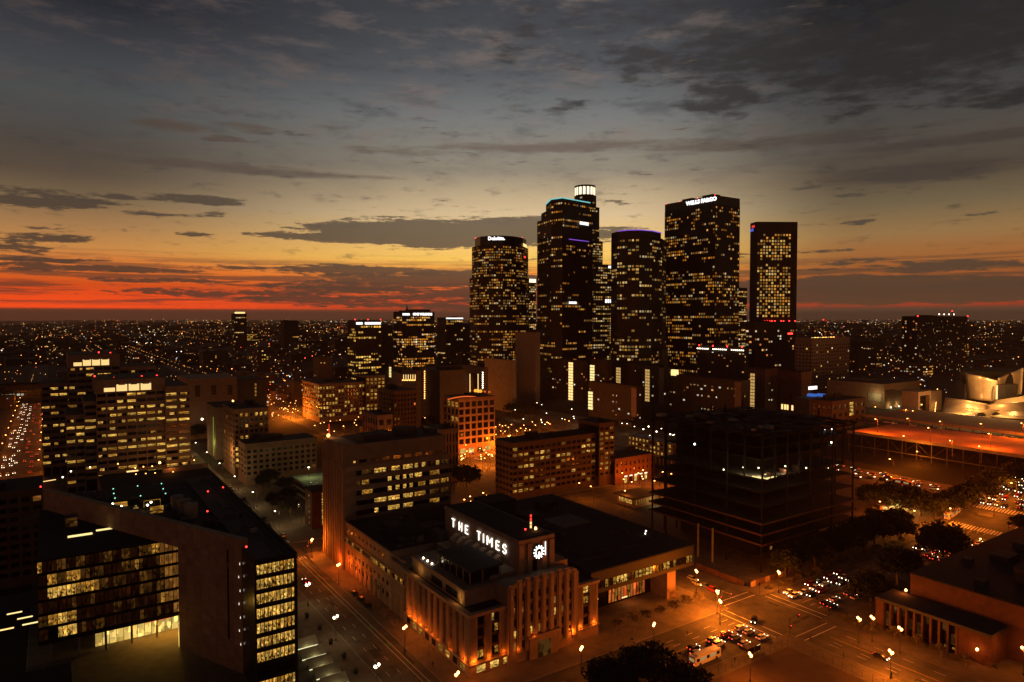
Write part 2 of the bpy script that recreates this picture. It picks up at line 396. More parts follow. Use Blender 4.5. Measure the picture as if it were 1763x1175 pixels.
class MB:
    def __init__(s): s.v = []; s.f = []; s.c = []; s.uv = False
    def quad(s, a, b, c, d, colr=None):
        n = len(s.v); s.v += [tuple(a), tuple(b), tuple(c), tuple(d)]; s.f.append((n, n+1, n+2, n+3)); s.c.append(colr)
    def poly(s, pts, colr=None):
        n = len(s.v); s.v += [tuple(p) for p in pts]; s.f.append(tuple(range(n, n + len(pts)))); s.c.append(colr)
    def box(s, x0, y0, z0, x1, y1, z1, colr=None):
        if x1 < x0: x0, x1 = x1, x0
        if y1 < y0: y0, y1 = y1, y0
        if z1 < z0: z0, z1 = z1, z0
        n = len(s.v)
        s.v += [(x0,y0,z0),(x1,y0,z0),(x1,y1,z0),(x0,y1,z0),(x0,y0,z1),(x1,y0,z1),(x1,y1,z1),(x0,y1,z1)]
        for f in ((3,2,1,0),(4,5,6,7),(0,1,5,4),(1,2,6,5),(2,3,7,6),(3,0,4,7)):
            s.f.append(tuple(n + i for i in f)); s.c.append(colr)
        return s
    def prism(s, pts, z0, z1, colr=None):
        n = len(s.v); k = len(pts)
        s.v += [(p[0], p[1], z0) for p in pts] + [(p[0], p[1], z1) for p in pts]
        for i in range(k):
            j = (i + 1) % k; s.f.append((n+i, n+j, n+k+j, n+k+i)); s.c.append(colr)
        s.f.append(tuple(n + k + i for i in range(k))); s.c.append(colr)
        s.f.append(tuple(n + i for i in reversed(range(k)))); s.c.append(colr)
        return s
    def tube(s, a, b, r0, r1=None, k=6, colr=None):
        a, b = Vector(a), Vector(b); r1 = r0 if r1 is None else r1
        d = (b - a).normalized(); u = d.orthogonal().normalized(); w = d.cross(u)
        n = len(s.v)
        for p, r in ((a, r0), (b, r1)):
            for i in range(k):
                t = 2 * math.pi * i / k
                s.v.append(tuple(p + u * (r * math.cos(t)) + w * (r * math.sin(t))))
        for i in range(k):
            j = (i + 1) % k; s.f.append((n+i, n+j, n+k+j, n+k+i)); s.c.append(colr)
        s.f.append(tuple(n + k + i for i in range(k))); s.c.append(colr)
        s.f.append(tuple(n + i for i in reversed(range(k)))); s.c.append(colr)
        return s
    def ball(s, c, r, k=6, rings=4, sz=1.0, colr=None):
        n = len(s.v); c = Vector(c)
        s.v.append((c.x, c.y, c.z + r * sz))
        for j in range(1, rings):
            ph = math.pi * j / rings
            for i in range(k):
                t = 2 * math.pi * i / k
                s.v.append((c.x + r * math.sin(ph) * math.cos(t), c.y + r * math.sin(ph) * math.sin(t), c.z + r * sz * math.cos(ph)))
        s.v.append((c.x, c.y, c.z - r * sz)); e = len(s.v) - 1
        for i in range(k):
            s.f.append((n, n+1+i, n+1+(i+1) % k)); s.c.append(colr)
            for j in range(rings - 2):
                a = n + 1 + j * k; s.f.append((a+i, a+k+i, a+k+(i+1) % k, a+(i+1) % k)); s.c.append(colr)
            a = n + 1 + (rings - 2) * k; s.f.append((e, a+(i+1) % k, a+i)); s.c.append(colr)
        return s
    def mesh(s, name, o=(0, 0, 0)):
        me = bpy.data.meshes.new(name)
        ox, oy, oz = o
        me.from_pydata([(x-ox, y-oy, z-oz) for x, y, z in s.v], [], s.f)
        if any(c is not None for c in s.c):
            at_ = me.attributes.new('Col', 'FLOAT_COLOR', 'CORNER')
            buf = []
            for f, c in zip(s.f, s.c):
                c = c or (0, 0, 0)
                for _ in f: buf += [c[0], c[1], c[2], 1.0]
            at_.data.foreach_set('color', buf)
        if s.uv:
            ul = me.uv_layers.new(name='UVMap')
            q = [0, 0, 1, 0, 1, 1, 0, 1]
            buf = []
            for f in s.f: buf += q if len(f) == 4 else [0.5, 0.5] * len(f)
            ul.data.foreach_set('uv', buf)
        return me
    def build(s, name, mat, parent=None, kind=None, smooth=False):
        o = org(parent)
        me = s.mesh(name, o)
        if mat: me.materials.append(M[mat])
        if smooth: me.polygons.foreach_set('use_smooth', [True] * len(me.polygons))
        ob = bpy.data.objects.new(name, me); col.objects.link(ob)
        if parent is not None: ob.parent = parent
        ORG[ob.name] = o
        if kind: ob['kind'] = kind
        return ob

def tag(o, label=None, cat=None, group=None, kind=None):
    if label: o['label'] = label
    if cat: o['category'] = cat
    if group: o['group'] = group
    if kind: o['kind'] = kind
    return o

def thing(name, label, cat, loc, group=None, rz=0.0):
    o = bpy.data.objects.new(name, None); o.empty_display_size = 0.5
    o.location = loc; o.rotation_euler = (0, 0, rz); col.objects.link(o)
    ORG[o.name] = (loc[0], loc[1], loc[2])
    return tag(o, label, cat, group)

def structure(name, mb, mat):
    o = mb.build(name, mat); o['kind'] = 'structure'; return o

def piece(name, me, parent, loc, rz=0.0, mat=None, kind=None):   # object sharing a mesh, placed in world space under its parent
    ob = bpy.data.objects.new(name, me); col.objects.link(ob); ob.parent = parent
    o = org(parent); ORG[ob.name] = tuple(loc)
    ob.location = (loc[0] - o[0], loc[1] - o[1], loc[2] - o[2]); ob.rotation_euler = (0, 0, rz)
    if mat is not None:
        if not me.materials: me.materials.append(M[mat])
        ob.material_slots[0].link = 'OBJECT'; ob.material_slots[0].material = M[mat]
    if kind: ob['kind'] = kind
    return ob

def copy_tree(o, parent=None):
    c = o.copy(); col.objects.link(c); c.parent = parent
    for ch in o.children:
        if ch.type != 'LIGHT': copy_tree(ch, c)
    return c

_shared = {}
def unit_box(key, sx_, sy_, sz_):                 # shared box mesh, base centred at the origin
    k = (key, round(sx_, 3), round(sy_, 3), round(sz_, 3))
    if k not in _shared:
        m = MB(); m.box(-sx_/2, -sy_/2, 0, sx_/2, sy_/2, sz_); _shared[k] = m.mesh(key)
    return _shared[k]
def unit_pane(key, w, h, face):                    # shared vertical pane with UV, lower centre at the origin
    k = ('pane', key, round(w, 2), round(h, 2), face)
    if k not in _shared:
        m = MB(); m.uv = True
        if face == 'Y': m.quad((-w/2, 0, 0), (w/2, 0, 0), (w/2, 0, h), (-w/2, 0, h))
        elif face == 'X': m.quad((0, w/2, 0), (0, -w/2, 0), (0, -w/2, h), (0, w/2, h))
        else: m.quad((0, -w/2, 0), (0, w/2, 0), (0, w/2, h), (0, -w/2, h))
        _shared[k] = m.mesh(key)
    return _shared[k]

# ------------------------------------------------------------------ facades
PAL = {
    'office': [(1.0, .52, .11), (1.0, .58, .16), (1.0, .68, .26), (.9, .42, .07), (.55, .25, .04), (1.0, .78, .42)],
    'amber': [(1.0, .36, .04), (1.0, .43, .06), (.8, .26, .025), (1.0, .54, .13), (.5, .16, .015), (1.0, .74, .40)],
    'home': [(1.0, .48, .14), (.6, .25, .07), (1.0, .75, .45), (.35, .14, .04), (1.0, .3, .08), (.9, .8, .6)],
    'gold': [(1.0, .52, .08), (1.0, .48, .06), (1.0, .62, .16)],
}
def facepoint(face, plane):
    if face == 'Y': return lambda a, n, z: (a, plane - n, z)
    if face == 'X': return lambda a, n, z: (plane - n, a, z)
    if face == 'X+': return lambda a, n, z: (plane + n, a, z)
def fbox(mb, P, a0, a1, n0, n1, z0, z1, colr=None):
    p, q = P(a0, n0, z0), P(a1, n1, z1)
    mb.box(p[0], p[1], p[2], q[0], q[1], q[2], colr)
def fquad(mb, P, face, a0, a1, n, z0, z1, colr=None):
    if face == 'X': a0, a1 = a1, a0
    mb.quad(P(a0, n, z0), P(a1, n, z0), P(a1, n, z1), P(a0, n, z1), colr)

def litmap(rng, cols, rows, p, run=3.0, rowvar=0.5):
    """which windows are lit: whole stretches of a floor together, some floors busier"""
    g = []
    for r in range(rows):
        pr = min(0.97, max(0.02, p * (1 + rowvar * rng.uniform(-1, 1.3))))
        row = []; cur = rng.random() < pr
        for c in range(cols):
            if rng.random() < 1.0 / run: cur = rng.random() < pr
            row.append(cur)
        g.append(row)
    return g

def facade(frame, lit, face, plane, a0, a1, z0, z1, cols, rows, p, pal, rng, pier=0.22, spand=0.34, dp=0.35, ds=0.3, run=3.0, rowvar=0.5, bright=1.0, gmap=None, trim=1.0, vfrac=1.0):
    P = facepoint(face, plane)
    w = (a1 - a0) / cols; h = (z1 - z0) / rows
    if frame is not None:
        for i in range(cols + 1):
            c = a0 + w * i; pw = w * pier
            fbox(frame, P, max(a0, c - pw/2), min(a1, c + pw/2), 0, dp, z0, z1)
        for j in range(rows + 1):
            c = z0 + h * j; ph = h * spand
            fbox(frame, P, a0 + .01, a1 - .01, 0, ds, max(z0, c - ph/2), min(z1, c + ph/2))
    g = gmap or litmap(rng, cols, rows, p, run, rowvar)
    cl = PAL[pal]
    for j in range(rows):
        rb = rng.uniform(0.7, 1.15)
        for i in range(cols):
            if not g[j][i]: continue
            c = rng.choice(cl); b = bright * rb * (0.35 + 0.9 * rng.random() ** 1.5)
            x0 = a0 + w * (i + pier/2 * trim); x1 = a0 + w * (i + 1 - pier/2 * trim)
            if rng.random() < 0.22: x1 = x0 + (x1 - x0) * rng.uniform(.4, .7)
            za = z0 + h * (j + spand/2); zb = z0 + h * (j + 1 - spand/2)
            za = zb - (zb - za) * vfrac * (rng.uniform(.55, 1.0) if rng.random() < .3 else 1.0)
            fquad(lit, P, face, x0, x1, 0.06, za, zb, (c[0]*b, c[1]*b, c[2]*b))

def bspec(xc, ytop, D, xl, xr):
    c = dep(xc, ytop, D)
    Y1 = onX(xl, ytop, c.x).y if xl is not None else None
    X1 = onY(xr, ytop, c.y).x if xr is not None else None
    return c.x, c.y, c.z, X1, Y1

def tower(name, label, cat, X0, X1, Y0, Y1, Z, wall='tower_dark', core='glass_tower', floor=4.0, bay=4.0, p=0.3, pal='office', top=5.0, bot=None, group=None,
          pX=None, run=3.0, pier=0.22, spand=0.36, bright=1.0, seed=0, units=2, rowvar=0.5, faces='XY', roof='roof_dark', base=None, beacons=0, parapet=1.2, vfrac=1.0):
    rng = random.Random(seed or hash(label) % 9973 if False else (seed or sum(map(ord, label))))
    zb = hz((X0 + X1) / 2) if base is None else base
    t = thing(name, label, cat, ((X0 + X1) / 2, (Y0 + Y1) / 2, zb), group)
    c = MB(); c.box(X0 + .4, Y0 + .4, zb - 1, X1 - .4, Y1 - .4, Z - .6); c.build('core_wall', core, t)
    fr = MB(); lt = MB()
    zl = zb + (bot if bot is not None else floor); zt = Z - top
    rows = max(2, round((zt - zl) / floor))
    if 'Y' in faces:
        facade(fr, lt, 'Y', Y0 + .4, X0, X1, zl, zt, max(2, round((X1 - X0) / bay)), rows, p, pal, rng, pier, spand, run=run, bright=bright, rowvar=rowvar, vfrac=vfrac)
    if '<' in faces or 'X' in faces:
        facade(fr, lt, 'X', X0 + .4, Y0, Y1, zl, zt, max(2, round((Y1 - Y0) / bay)), rows, p if pX is None else pX, pal, rng, pier, spand, run=run, bright=bright, rowvar=rowvar, vfrac=vfrac)
    if '>' in faces:
        facade(fr, lt, 'X+', X1 - .4, Y0, Y1, zl, zt, max(2, round((Y1 - Y0) / bay)), rows, p if pX is None else pX, pal, rng, pier, spand, run=run, bright=bright, rowvar=rowvar, vfrac=vfrac)
    fr.build('facade_grid', wall, t, 'stuff')
    if lt.f: lt.build('window_lighting', 'window_light', t, 'stuff')
    hd = MB(); hd.box(X0 - .02, Y0 - .02, zt, X1, Y1, Z - .3); hd.build('top_band', wall, t)
    if zl > zb + .6:
        hd = MB(); hd.box(X0 - .03, Y0 - .03, zb - 1, X1, Y1, zl - .02); hd.build('base_wall', wall, t)
    rf = MB(); rf.box(X0 + .5, Y0 + .5, Z - .29, X1 - .5, Y1 - .5, Z - .1); rf.build('roof', roof, t)
    pp = MB(); w = .35
    pp.box(X0, Y0, Z - .28, X1, Y0 + w, Z + parapet); pp.box(X0, Y1 - w, Z - .28, X1, Y1, Z + parapet)
    pp.box(X0, Y0 + w, Z - .28, X0 + w, Y1 - w, Z + parapet); pp.box(X1 - w, Y0 + w, Z - .28, X1, Y1 - w, Z + parapet)
    pp.build('parapet', wall, t)
    for k in range(units):
        sx_ = rng.uniform(.12, .3) * (X1 - X0); sy_ = rng.uniform(.15, .3) * (Y1 - Y0)
        cx = rng.uniform(X0 + sx_, X1 - sx_); cy = rng.uniform(Y0 + sy_ + 1, Y1 - sy_)
        u = MB(); u.box(cx - sx_/2, cy - sy_/2, Z - .09, cx + sx_/2, cy + sy_/2, Z + rng.uniform(1.6, 3.5))
        u.build('rooftop_unit', roof, t)
    for k in range(beacons):
        bx_ = X0 + (X1 - X0) * (k + .5) / beacons
        b = MB(); b.ball((bx_, Y0 + .5, Z + 1.6), .6); b.build('beacon', 'beacon_red', t)
    return t

def text_part(txt, size, face, pos, mat, parent, name='sign', offset=0.0, depth=0.15, shear=0.0, aspect=1.0, align='CENTER'):
    cu = bpy.data.curves.new(name, 'FONT'); cu.body = txt; cu.size = size; cu.align_x = align; cu.align_y = 'CENTER'
    cu.offset = offset; cu.extrude = depth; cu.shear = shear; cu.resolution_u = 2
    ob = bpy.data.objects.new(name + '_curve', cu); col.objects.link(ob)
    dg = bpy.context.evaluated_depsgraph_get()
    me = bpy.data.meshes.new_from_object(ob.evaluated_get(dg))
    bpy.data.objects.remove(ob); bpy.data.curves.remove(cu)
    o = org(parent)
    rz = {'Y': 0.0, 'X': -math.pi / 2}[face]
    mt = Matrix.Translation(Vector(pos) - Vector(o)) @ Matrix.Rotation(rz, 4, 'Z') @ Matrix.Rotation(math.pi / 2, 4, 'X') @ Matrix.Diagonal((aspect, 1, 1, 1))
    me.transform(mt)
    me.materials.clear(); me.materials.append(M[mat])
    r = bpy.data.objects.new(name, me); col.objects.link(r); r.parent = parent
    return r

def point_light(name, loc, power, colr, parent, r=0.25):
    l = bpy.data.lights.new(name, 'POINT'); l.energy = power; l.color = colr; l.shadow_soft_size = r
    o = bpy.data.objects.new(name, l); col.objects.link(o); o.parent = parent
    b = org(parent)
    o.location = (loc[0]-b[0], loc[1]-b[1], loc[2]-b[2])
    return o

# ------------------------------------------------------------------ the setting
def xs_of(X0, X1):
    xs = [X0]
    x = max(X0, 330)
    if X1 > 330:
        if x > X0: xs.append(x)
        while x + 8 < min(X1, 490): x += 8; xs.append(x)
        if X1 > 490 and xs[-1] < 489: xs.append(490)
    if xs[-1] < X1: xs.append(X1)
    return xs
def slab(name, X0, X1, Y0, Y1, dz, mat, kind='structure', parent=None, skirt=True):
    m = MB(); xs = xs_of(X0, X1)
    for a, b in zip(xs, xs[1:]):
        za, zb = hz(a) + dz, hz(b) + dz
        m.quad((a, Y0, za), (b, Y0, zb), (b, Y1, zb), (a, Y1, za))
        if skirt and dz > .05:
            m.quad((a, Y0, za - dz - .3), (b, Y0, zb - dz - .3), (b, Y0, zb), (a, Y0, za))
            m.quad((b, Y1, zb - dz - .3), (a, Y1, za - dz - .3), (a, Y1, za), (b, Y1, zb))
    if skirt and dz > .05:
        za, zb = hz(X0) + dz, hz(X1) + dz
        m.quad((X0, Y1, za - dz - .3), (X0, Y0, za - dz - .3), (X0, Y0, za), (X0, Y1, za))
        m.quad((X1, Y0, zb - dz - .3), (X1, Y1, zb - dz - .3), (X1, Y1, zb), (X1, Y0, zb))
    o = m.build(name, mat, parent)
    if kind: o['kind'] = kind
    return o

g = MB(); xs = [-30000, -8000, -1500] + xs_of(-600, 1200) + [3000, 9000, 30000]
ys = [-500, 0, 400, 1200, 3000, 9000, 18000, 32000]
for a, b in zip(xs, xs[1:]):
    for c, d in zip(ys, ys[1:]):
        g.quad((a, c, hz(a)), (b, c, hz(b)), (b, d, hz(b)), (a, d, hz(a)))
structure('ground', g, 'ground_far')

FIRST = (134.0, 158.0)        # cross street, Y range
SPRING = (77.0, 91.5)         # long street, X range
BWAY = (201.0, 220.0)
HILLST = (372.0, 392.0)
SECOND = (300.0, 318.0)
MAIN = (-34.0, -8.0)
road_first = slab('road', -200, 700, *FIRST, .02, 'asphalt'); tag(road_first, 'wide cross street running from bottom centre up to the jam on the right')
road_spring = slab('road', *SPRING, -60, 2600, .026, 'asphalt'); tag(road_spring, 'long street running up between the newspaper building and the wedge-shaped office')
road_bway = slab('road', *BWAY, -60, 2600, .032, 'asphalt'); tag(road_bway, 'orange lit avenue crossing at the intersection lower right')
road_hill = slab('road', *HILLST, -60, 1200, .038, 'asphalt'); tag(road_hill, 'avenue at the upper crossing with wide crosswalks')
road_second = slab('road', -200, 330, *SECOND, .044, 'asphalt'); tag(road_second, 'side street behind the newspaper block')
road_main = slab('road', *MAIN, 470, 3000, .05, 'asphalt'); tag(road_main, 'traffic-filled street at the far left')
road_olive = slab('road', 398, 414, 160, 700, .044, 'asphalt'); tag(road_olive, 'busy road under the parking deck')
road_third = slab('road', 91, 330, 452, 470, .044, 'asphalt'); tag(road_third, 'orange lit street by the red grid building')

for (X0, X1, Y0, Y1) in ((91.5, 201, 158, 300), (-8, 77, 158, 300), (220, 372, 158, 300), (220, 372, -40, 134), (91.5, 201, -40, 134), (-8, 77, 318, 700), (91.5, 201, 318, 450), (220, 330, 318, 452), (392, 700, 60, 134), (392, 398, 158, 700)):
    sl = slab('sidewalk', X0, X1, Y0, Y1, .15, 'pavement')
    kb = MB()
    for (a, b, c, d) in ((X0 - .02, X1 + .02, Y0 - .18, Y0), (X0 - .02, X1 + .02, Y1, Y1 + .18)):
        if X1 <= 335: kb.box(a, c, -.1, b, d, .17)
    if X1 <= 335:
        kb.box(X0 - .18, Y0, -.1, X0, Y1, .17); kb.box(X1, Y0, -.1, X1 + .18, Y1, .17)
        kb.build('kerb', 'kerb_stone', sl)

def mark(road, name, x0, y0, x1, y1, mat='paint_white', dz=.06):
    m = MB(); za, zb = hz(x0) + dz, hz(x1) + dz
    m.quad((x0, y0, za), (x1, y0, zb), (x1, y1, zb), (x0, y1, za))
    return m.build(name, mat, road)
# long street: bike lane line, green patches, lane dashes
mark(road_spring, 'bike_lane_line', 88.5, 165, 88.7, 296); mark(road_spring, 'bike_lane_line', 86.9, 165, 87.1, 296)
for y in range(172, 296, 14): mark(road_spring, 'bike_lane_patch', 87.2, y, 88.4, y + 3.0, 'paint_green', .055)
for x in (80.2, 83.6):
    for y in range(165, 900, 9): mark(road_spring, 'lane_marking', x, y, x + .16, y + 3)
def crosswalk(road, x0, x1, y0, y1, along, n, dz=.07):
    for i in range(n):
        if along == 'X':
            w = (x1 - x0) / n; mark(road, 'crosswalk_stripe', x0 + w * (i + .22), y0, x0 + w * (i + .78), y1, dz=dz)
        else:
            w = (y1 - y0) / n; mark(road, 'crosswalk_stripe', x0, y0 + w * (i + .22), x1, y0 + w * (i + .78), dz=dz)
crosswalk(road_spring, 77.5, 91, 294.5, 298.5, 'X', 11); crosswalk(road_spring, 77.5, 91, 320, 324, 'X', 11)
crosswalk(road_spring, 77.5, 91, 159, 163, 'X', 11)
# first intersection: double-line crosswalks
for (a, b, c, d) in ((201.5, 160.2, 219.5, 160.5), (201.5, 163.4, 219.5, 163.7), (201.5, 131.2, 219.5, 131.5), (201.5, 128.0, 219.5, 128.3)): mark(road_bway, 'crosswalk_line', a, b, c, d, dz=.075)
for (a, b, c, d) in ((198.6, 134.5, 198.9, 157.5), (195.2, 134.5, 195.5, 157.5), (221.4, 134.5, 221.7, 157.5), (224.6, 134.5, 224.9, 157.5)): mark(road_first, 'crosswalk_line', a, b, c, d, dz=.075)
for y in (140.0, 143.0, 149.2, 152.2):
    for x in range(100, 194, 9): mark(road_first, 'lane_marking', x, y, x + 3.2, y + .16)
    for x in range(228, 365, 9): mark(road_first, 'lane_marking', x, y, x + 3.2, y + .16)
    for x in range(398, 470, 9): mark(road_first, 'lane_marking', x, y, x + 3.2, y + .16)
for y in (145.8, 146.3):
    for (a, b) in ((96, 194), (228, 330), (330, 350), (350, 366)): mark(road_first, 'centre_line', a, y, b, y + .15, 'paint_yellow')
for x in (205.5, 215.5, 207.8):
    for y in range(20, 126, 9): mark(road_bway, 'lane_marking', x, y, x + .16, y + 3.2)
for y in range(20, 126, 53): mark(road_bway, 'centre_line', 210.6, y, 210.8, y + 52, 'paint_yellow')
# second crossing: zebra crosswalks
crosswalk(road_hill, 366.0, 371.0, 134.8, 157.2, 'Y', 16); crosswalk(road_hill, 393.0, 398.0, 134.8, 157.2, 'Y', 16)
crosswalk(road_hill, 372.5, 391.5, 159.0, 163.5, 'X', 14); crosswalk(road_hill, 372.5, 391.5, 128.5, 133.0, 'X', 14)
pr_ = random.Random(17)
for rd, x0, x1, y0, y1, n in ((road_first, 100, 196, 135, 157, 16), (road_first, 203, 330, 135, 157, 22), (road_spring, 77.5, 90, 165, 430, 24), (road_bway, 202, 219, 60, 250, 22), (road_hill, 373, 391, 120, 180, 6)):
    for k in range(n):
        a, b = pr_.uniform(1.2, 9), pr_.uniform(.8, 2.6)
        if x1 - x0 < 25: a, b = b, a
        x, y = pr_.uniform(x0, x1 - a), pr_.uniform(y0, y1 - b); mark(rd, 'asphalt_patch', x, y, x + a, y + b, pr_.choice(('patch_dark', 'patch_light')), .052 + .0004 * k)
# fenced earth lot in the near block and the lawns / lots around
lot = slab('bare_lot', 95, 193, -40, 128.5, .19, 'earth', skirt=False); tag(lot, 'bare brown earth lot behind a fence at the bottom of the picture')
lot2 = slab('bare_lot', 392.5, 397.5, 175, 330, .2, 'earth', skirt=False)
lot4 = slab('bare_lot', 330, 371.5, 175, 298, .22, 'earth', skirt=False); tag(lot4, 'red lit earth lot below the parking decks')
lot3 = slab('bare_lot', 300, 366, 205, 298, .2, 'earth', skirt=False); tag(lot3, 'red lit earth lot beside the construction frame')

def clutter(t, X0, X1, Y0, Y1, Z, n, seed):
    """small roof things: vents, ducts, hatches, pipe runs"""
    r = random.Random(seed)
    for k in range(n):
        x, y = r.uniform(X0, X1), r.uniform(Y0, Y1); q = r.random()
        if q < .35:
            m = MB(); m.tube((x, y, Z), (x, y, Z + r.uniform(.5, 1.3)), .22, k=7); m.tube((x, y, Z + 1.2), (x, y, Z + 1.5), .42, .3, k=7); m.build('roof_vent', 'roof_pale', t)
        elif q < .6:
            a, b = (r.uniform(3, 9), .6) if r.random() < .5 else (.6, r.uniform(3, 9))
            m = MB(); m.box(x, y, Z + .3, min(x + a, X1), min(y + b, Y1), Z + .8); m.build('duct', 'roof_grey', t)
        elif q < .8:
            a, b = r.uniform(.8, 2.2), r.uniform(.8, 2.2); m = MB(); m.box(x, y, Z, x + a, y + b, Z + r.uniform(.5, 1.6)); m.build('rooftop_unit', r.choice(('roof_grey', 'roof_pale', 'concrete')), t)
        else:
            a, b = (r.uniform(5, 14), .15) if r.random() < .5 else (.15, r.uniform(5, 14))
            m = MB(); m.box(x, y, Z + .05, min(x + a, X1), min(y + b, Y1), Z + .25); m.build('pipe_run', 'roof_pale', t)

# ------------------------------------------------------------------ newspaper building (stone, lettering, clock)
def newspaper():
    X0, X1, Y0, Y1 = 99.0, 149.0, 169.0, 214.0
    t = thing('newspaper_building', 'stone newspaper building with white letters and a round clock at the street corner', 'building', (124, 192, 0))
    S = 'stone_times'
    LEDGE = 18.6
    m = MB(); m.box(X0 + 1.2, Y0 + 1.2, 0, X1 - .5, Y1, LEDGE - 1.2); m.build('core_wall', 'glass_dark', t)
    m = MB(); m.box(X0, Y0, 0, X1 - .4, Y0 + 1.0, 3.6); m.box(X0, Y0 + 1.0, 0, X0 + 1.0, Y1, 3.6); m.build('base_wall', S, t)
    m = MB(); m.box(X0 - .35, Y0 - .35, 3.6, X1 - .3, Y0 + 1.1, 4.15); m.box(X0 - .35, Y0 + 1.1, 3.6, X0 + 1.1, Y1, 4.15); m.build('string_course', S, t)
    # shop windows in the base
    for i in range(9):
        y = Y0 + 4 + i * 4.6
        lit = i in (0, 2, 3, 6, 7)
        piece('shop_window', unit_pane('shop_window', 2.6, 2.0, 'X'), t, (X0 - .012, y, .9), mat='room_warm' if lit else 'glass_dark')
    for i in range(10):
        x = X0 + 4 + i * 4.7
        if x > 136: continue
        piece('shop_window', unit_pane('shop_window', 3.0, 2.0, 'Y'), t, (x, Y0 - .012, .9), mat='room_bright' if i in (0, 1, 2) else 'glass_dark')
    # fluted piers between window strips, street side
    n = 11; w = (Y1 - Y0) / n
    for i in range(n):
        ya = Y0 + w * i
        pw = 2.1 if i else 3.0
        pm = MB(); pm.box(X0 + .05, ya, 4.15, X0 + 1.15, ya + pw, LEDGE - 1.0)
        for k in (0.22, 0.5, 0.78): pm.box(X0 - .12, ya + pw * k - .16, 4.15, X0 + .05, ya + pw * k + .16, LEDGE - 1.3)
        pm.build('pier', S, t)
        for k in range(4):
            zz = 4.6 + k * 3.35
            st = MB(); st.box(X0 + .75, ya + pw, zz + 2.35, X0 + 1.1, ya + w, zz + 3.3); st.build('spandrel', 'steel_reddish', t)
            r = random.random()
            piece('window', unit_pane('window', w - pw - .3, 2.2, 'X'), t, (X0 + 1.08, (ya + pw + ya + w) / 2, zz + .1), mat='room_dim' if r < .12 else 'glass_dark')
    # cross-street side, wings left and right of the entrance block
    bays = [(99.0, 2.8), (104.6, 2.2), (109.8, 2.2), (139.5, 2.6), (145.2, 3.2)]
    for i, (xa, pw) in enumerate(bays):
        pm = MB(); pm.box(xa if i else xa + .06, Y0 + .05, 4.15, xa + pw, Y0 + 1.15, LEDGE - 1.0)
        for k in (0.25, 0.5, 0.75): pm.box(xa + pw * k - .15, Y0 - .12, 4.15, xa + pw * k + .15, Y0 + .05, LEDGE - 1.3)
        pm.build('pier', S, t)
    for xa, xb in ((101.8, 104.6), (106.8, 109.8), (142.1, 145.2)):
        for k in range(4):
            zz = 4.6 + k * 3.35
            st = MB(); st.box(xa, Y0 + .7, zz + 2.4, xb, Y0 + 1.1, zz + 3.3); st.build('spandrel', 'steel_reddish', t)
            for q in (0, 1):
                cx = xa + (xb - xa) * (.27 + .46 * q)
                lit = (xa < 103 and k == 0) or (xa > 106 and xa < 110 and k == 3 and q == 0) or (xa > 140 and k in (2, 3)) or (xa > 106 and xa < 110 and q == 1 and k in (0, 2))
                piece('window', unit_pane('window', (xb - xa) * .38, 2.1, 'Y'), t, (cx, Y0 + 1.08, zz + .1), mat=('room_bright' if k == 3 else 'room_warm') if lit else 'glass_dark')
    m = MB(); m.box(X0 - .3, Y0 - .3, LEDGE - 1.0, 112.0, Y0 + 1.4, LEDGE); m.box(X0 - .3, Y0 + 1.4, LEDGE - 1.0, X0 + 1.4, Y1, LEDGE); m.build('cornice', S, t)
    m = MB(); m.box(139.5, Y0 - .3, LEDGE - 1.0, X1, Y0 + 1.4, LEDGE - .1); m.build('cornice', S, t)
    m = MB(); m.box(X0 + 1.4, Y0 + 1.4, LEDGE - 1.15, X1 - .5, Y1 - .1, LEDGE - .5); m.build('roof', 'roof_dark', t)
    # entrance block in the middle of the cross-street side
    z1 = 26.5
    m = MB(); m.box(112.0, Y0 - .6, 0, 139.5, 178, z1 - 3.0); m.build('entrance_wall', S, t)
    k = 0
    for xa in [112.0 + i * 3.05 for i in range(9)]:
        hgt = z1 - (1.8 if k in (0, 8) else 0.5 + .25 * (k % 2))
        pm = MB(); pm.box(xa + .1, Y0 - 1.15, 3.4, xa + 1.9, Y0 - .6, hgt); pm.box(xa + .55, Y0 - 1.4, 3.4, xa + 1.45, Y0 - 1.15, hgt - .8); pm.build('pier', S, t)
        k += 1
    for i in range(8):
        xa = 112.0 + i * 3.05 + 1.95
        for k in range(5):
            zz = 4.4 + k * 3.6
            lit = (i, k) in ((0, 1), (2, 1), (2, 0), (5, 2), (5, 3), (0, 0), (6, 2), (3, 1))
            piece('window', unit_pane('window', .95, 2.2, 'Y'), t, (xa + .55, Y0 - .62, zz), mat=('room_bright' if (i + k) % 2 else 'room_amber') if lit else 'glass_dark')
    for i in range(7):                         # scalloped crest
        xa = 113.5 + i * 3.6
        sc_ = MB(); pts = [(xa + 1.8 + 1.75 * math.cos(a), z1 - 3.0 + 1.5 * math.sin(a)) for a in [math.pi * q / 6 for q in range(7)]]
        n0 = len(sc_.v)
        for yy in (Y0 - 1.0, Y0 + .6): sc_.poly([(p[0], yy, p[1]) for p in (pts if yy < Y0 else pts[::-1])])
        for a, b in zip(pts, pts[1:]): sc_.quad((b[0], Y0 - 1.0, b[1]), (a[0], Y0 - 1.0, a[1]), (a[0], Y0 + .6, a[1]), (b[0], Y0 + .6, b[1]))
        sc_.build('crest', S, t)
    m = MB(); m.box(119.5, Y0 - 1.7, 0, 130.5, Y0 - 1.45, 6.8); m.box(118.8, Y0 - 2.0, 6.8, 131.2, Y0 - 1.16, 7.6); m.build('door_surround', S, t)
    piece('door', unit_pane('door', 5.0, 5.2, 'Y'), t, (125, Y0 - 1.72, .1), mat='room_dim')
    # clock tower with the lettering
    TX0, TX1, TY0, TY1, TZ = 121.7, 135.3, 176.5, 225.5, 34.0
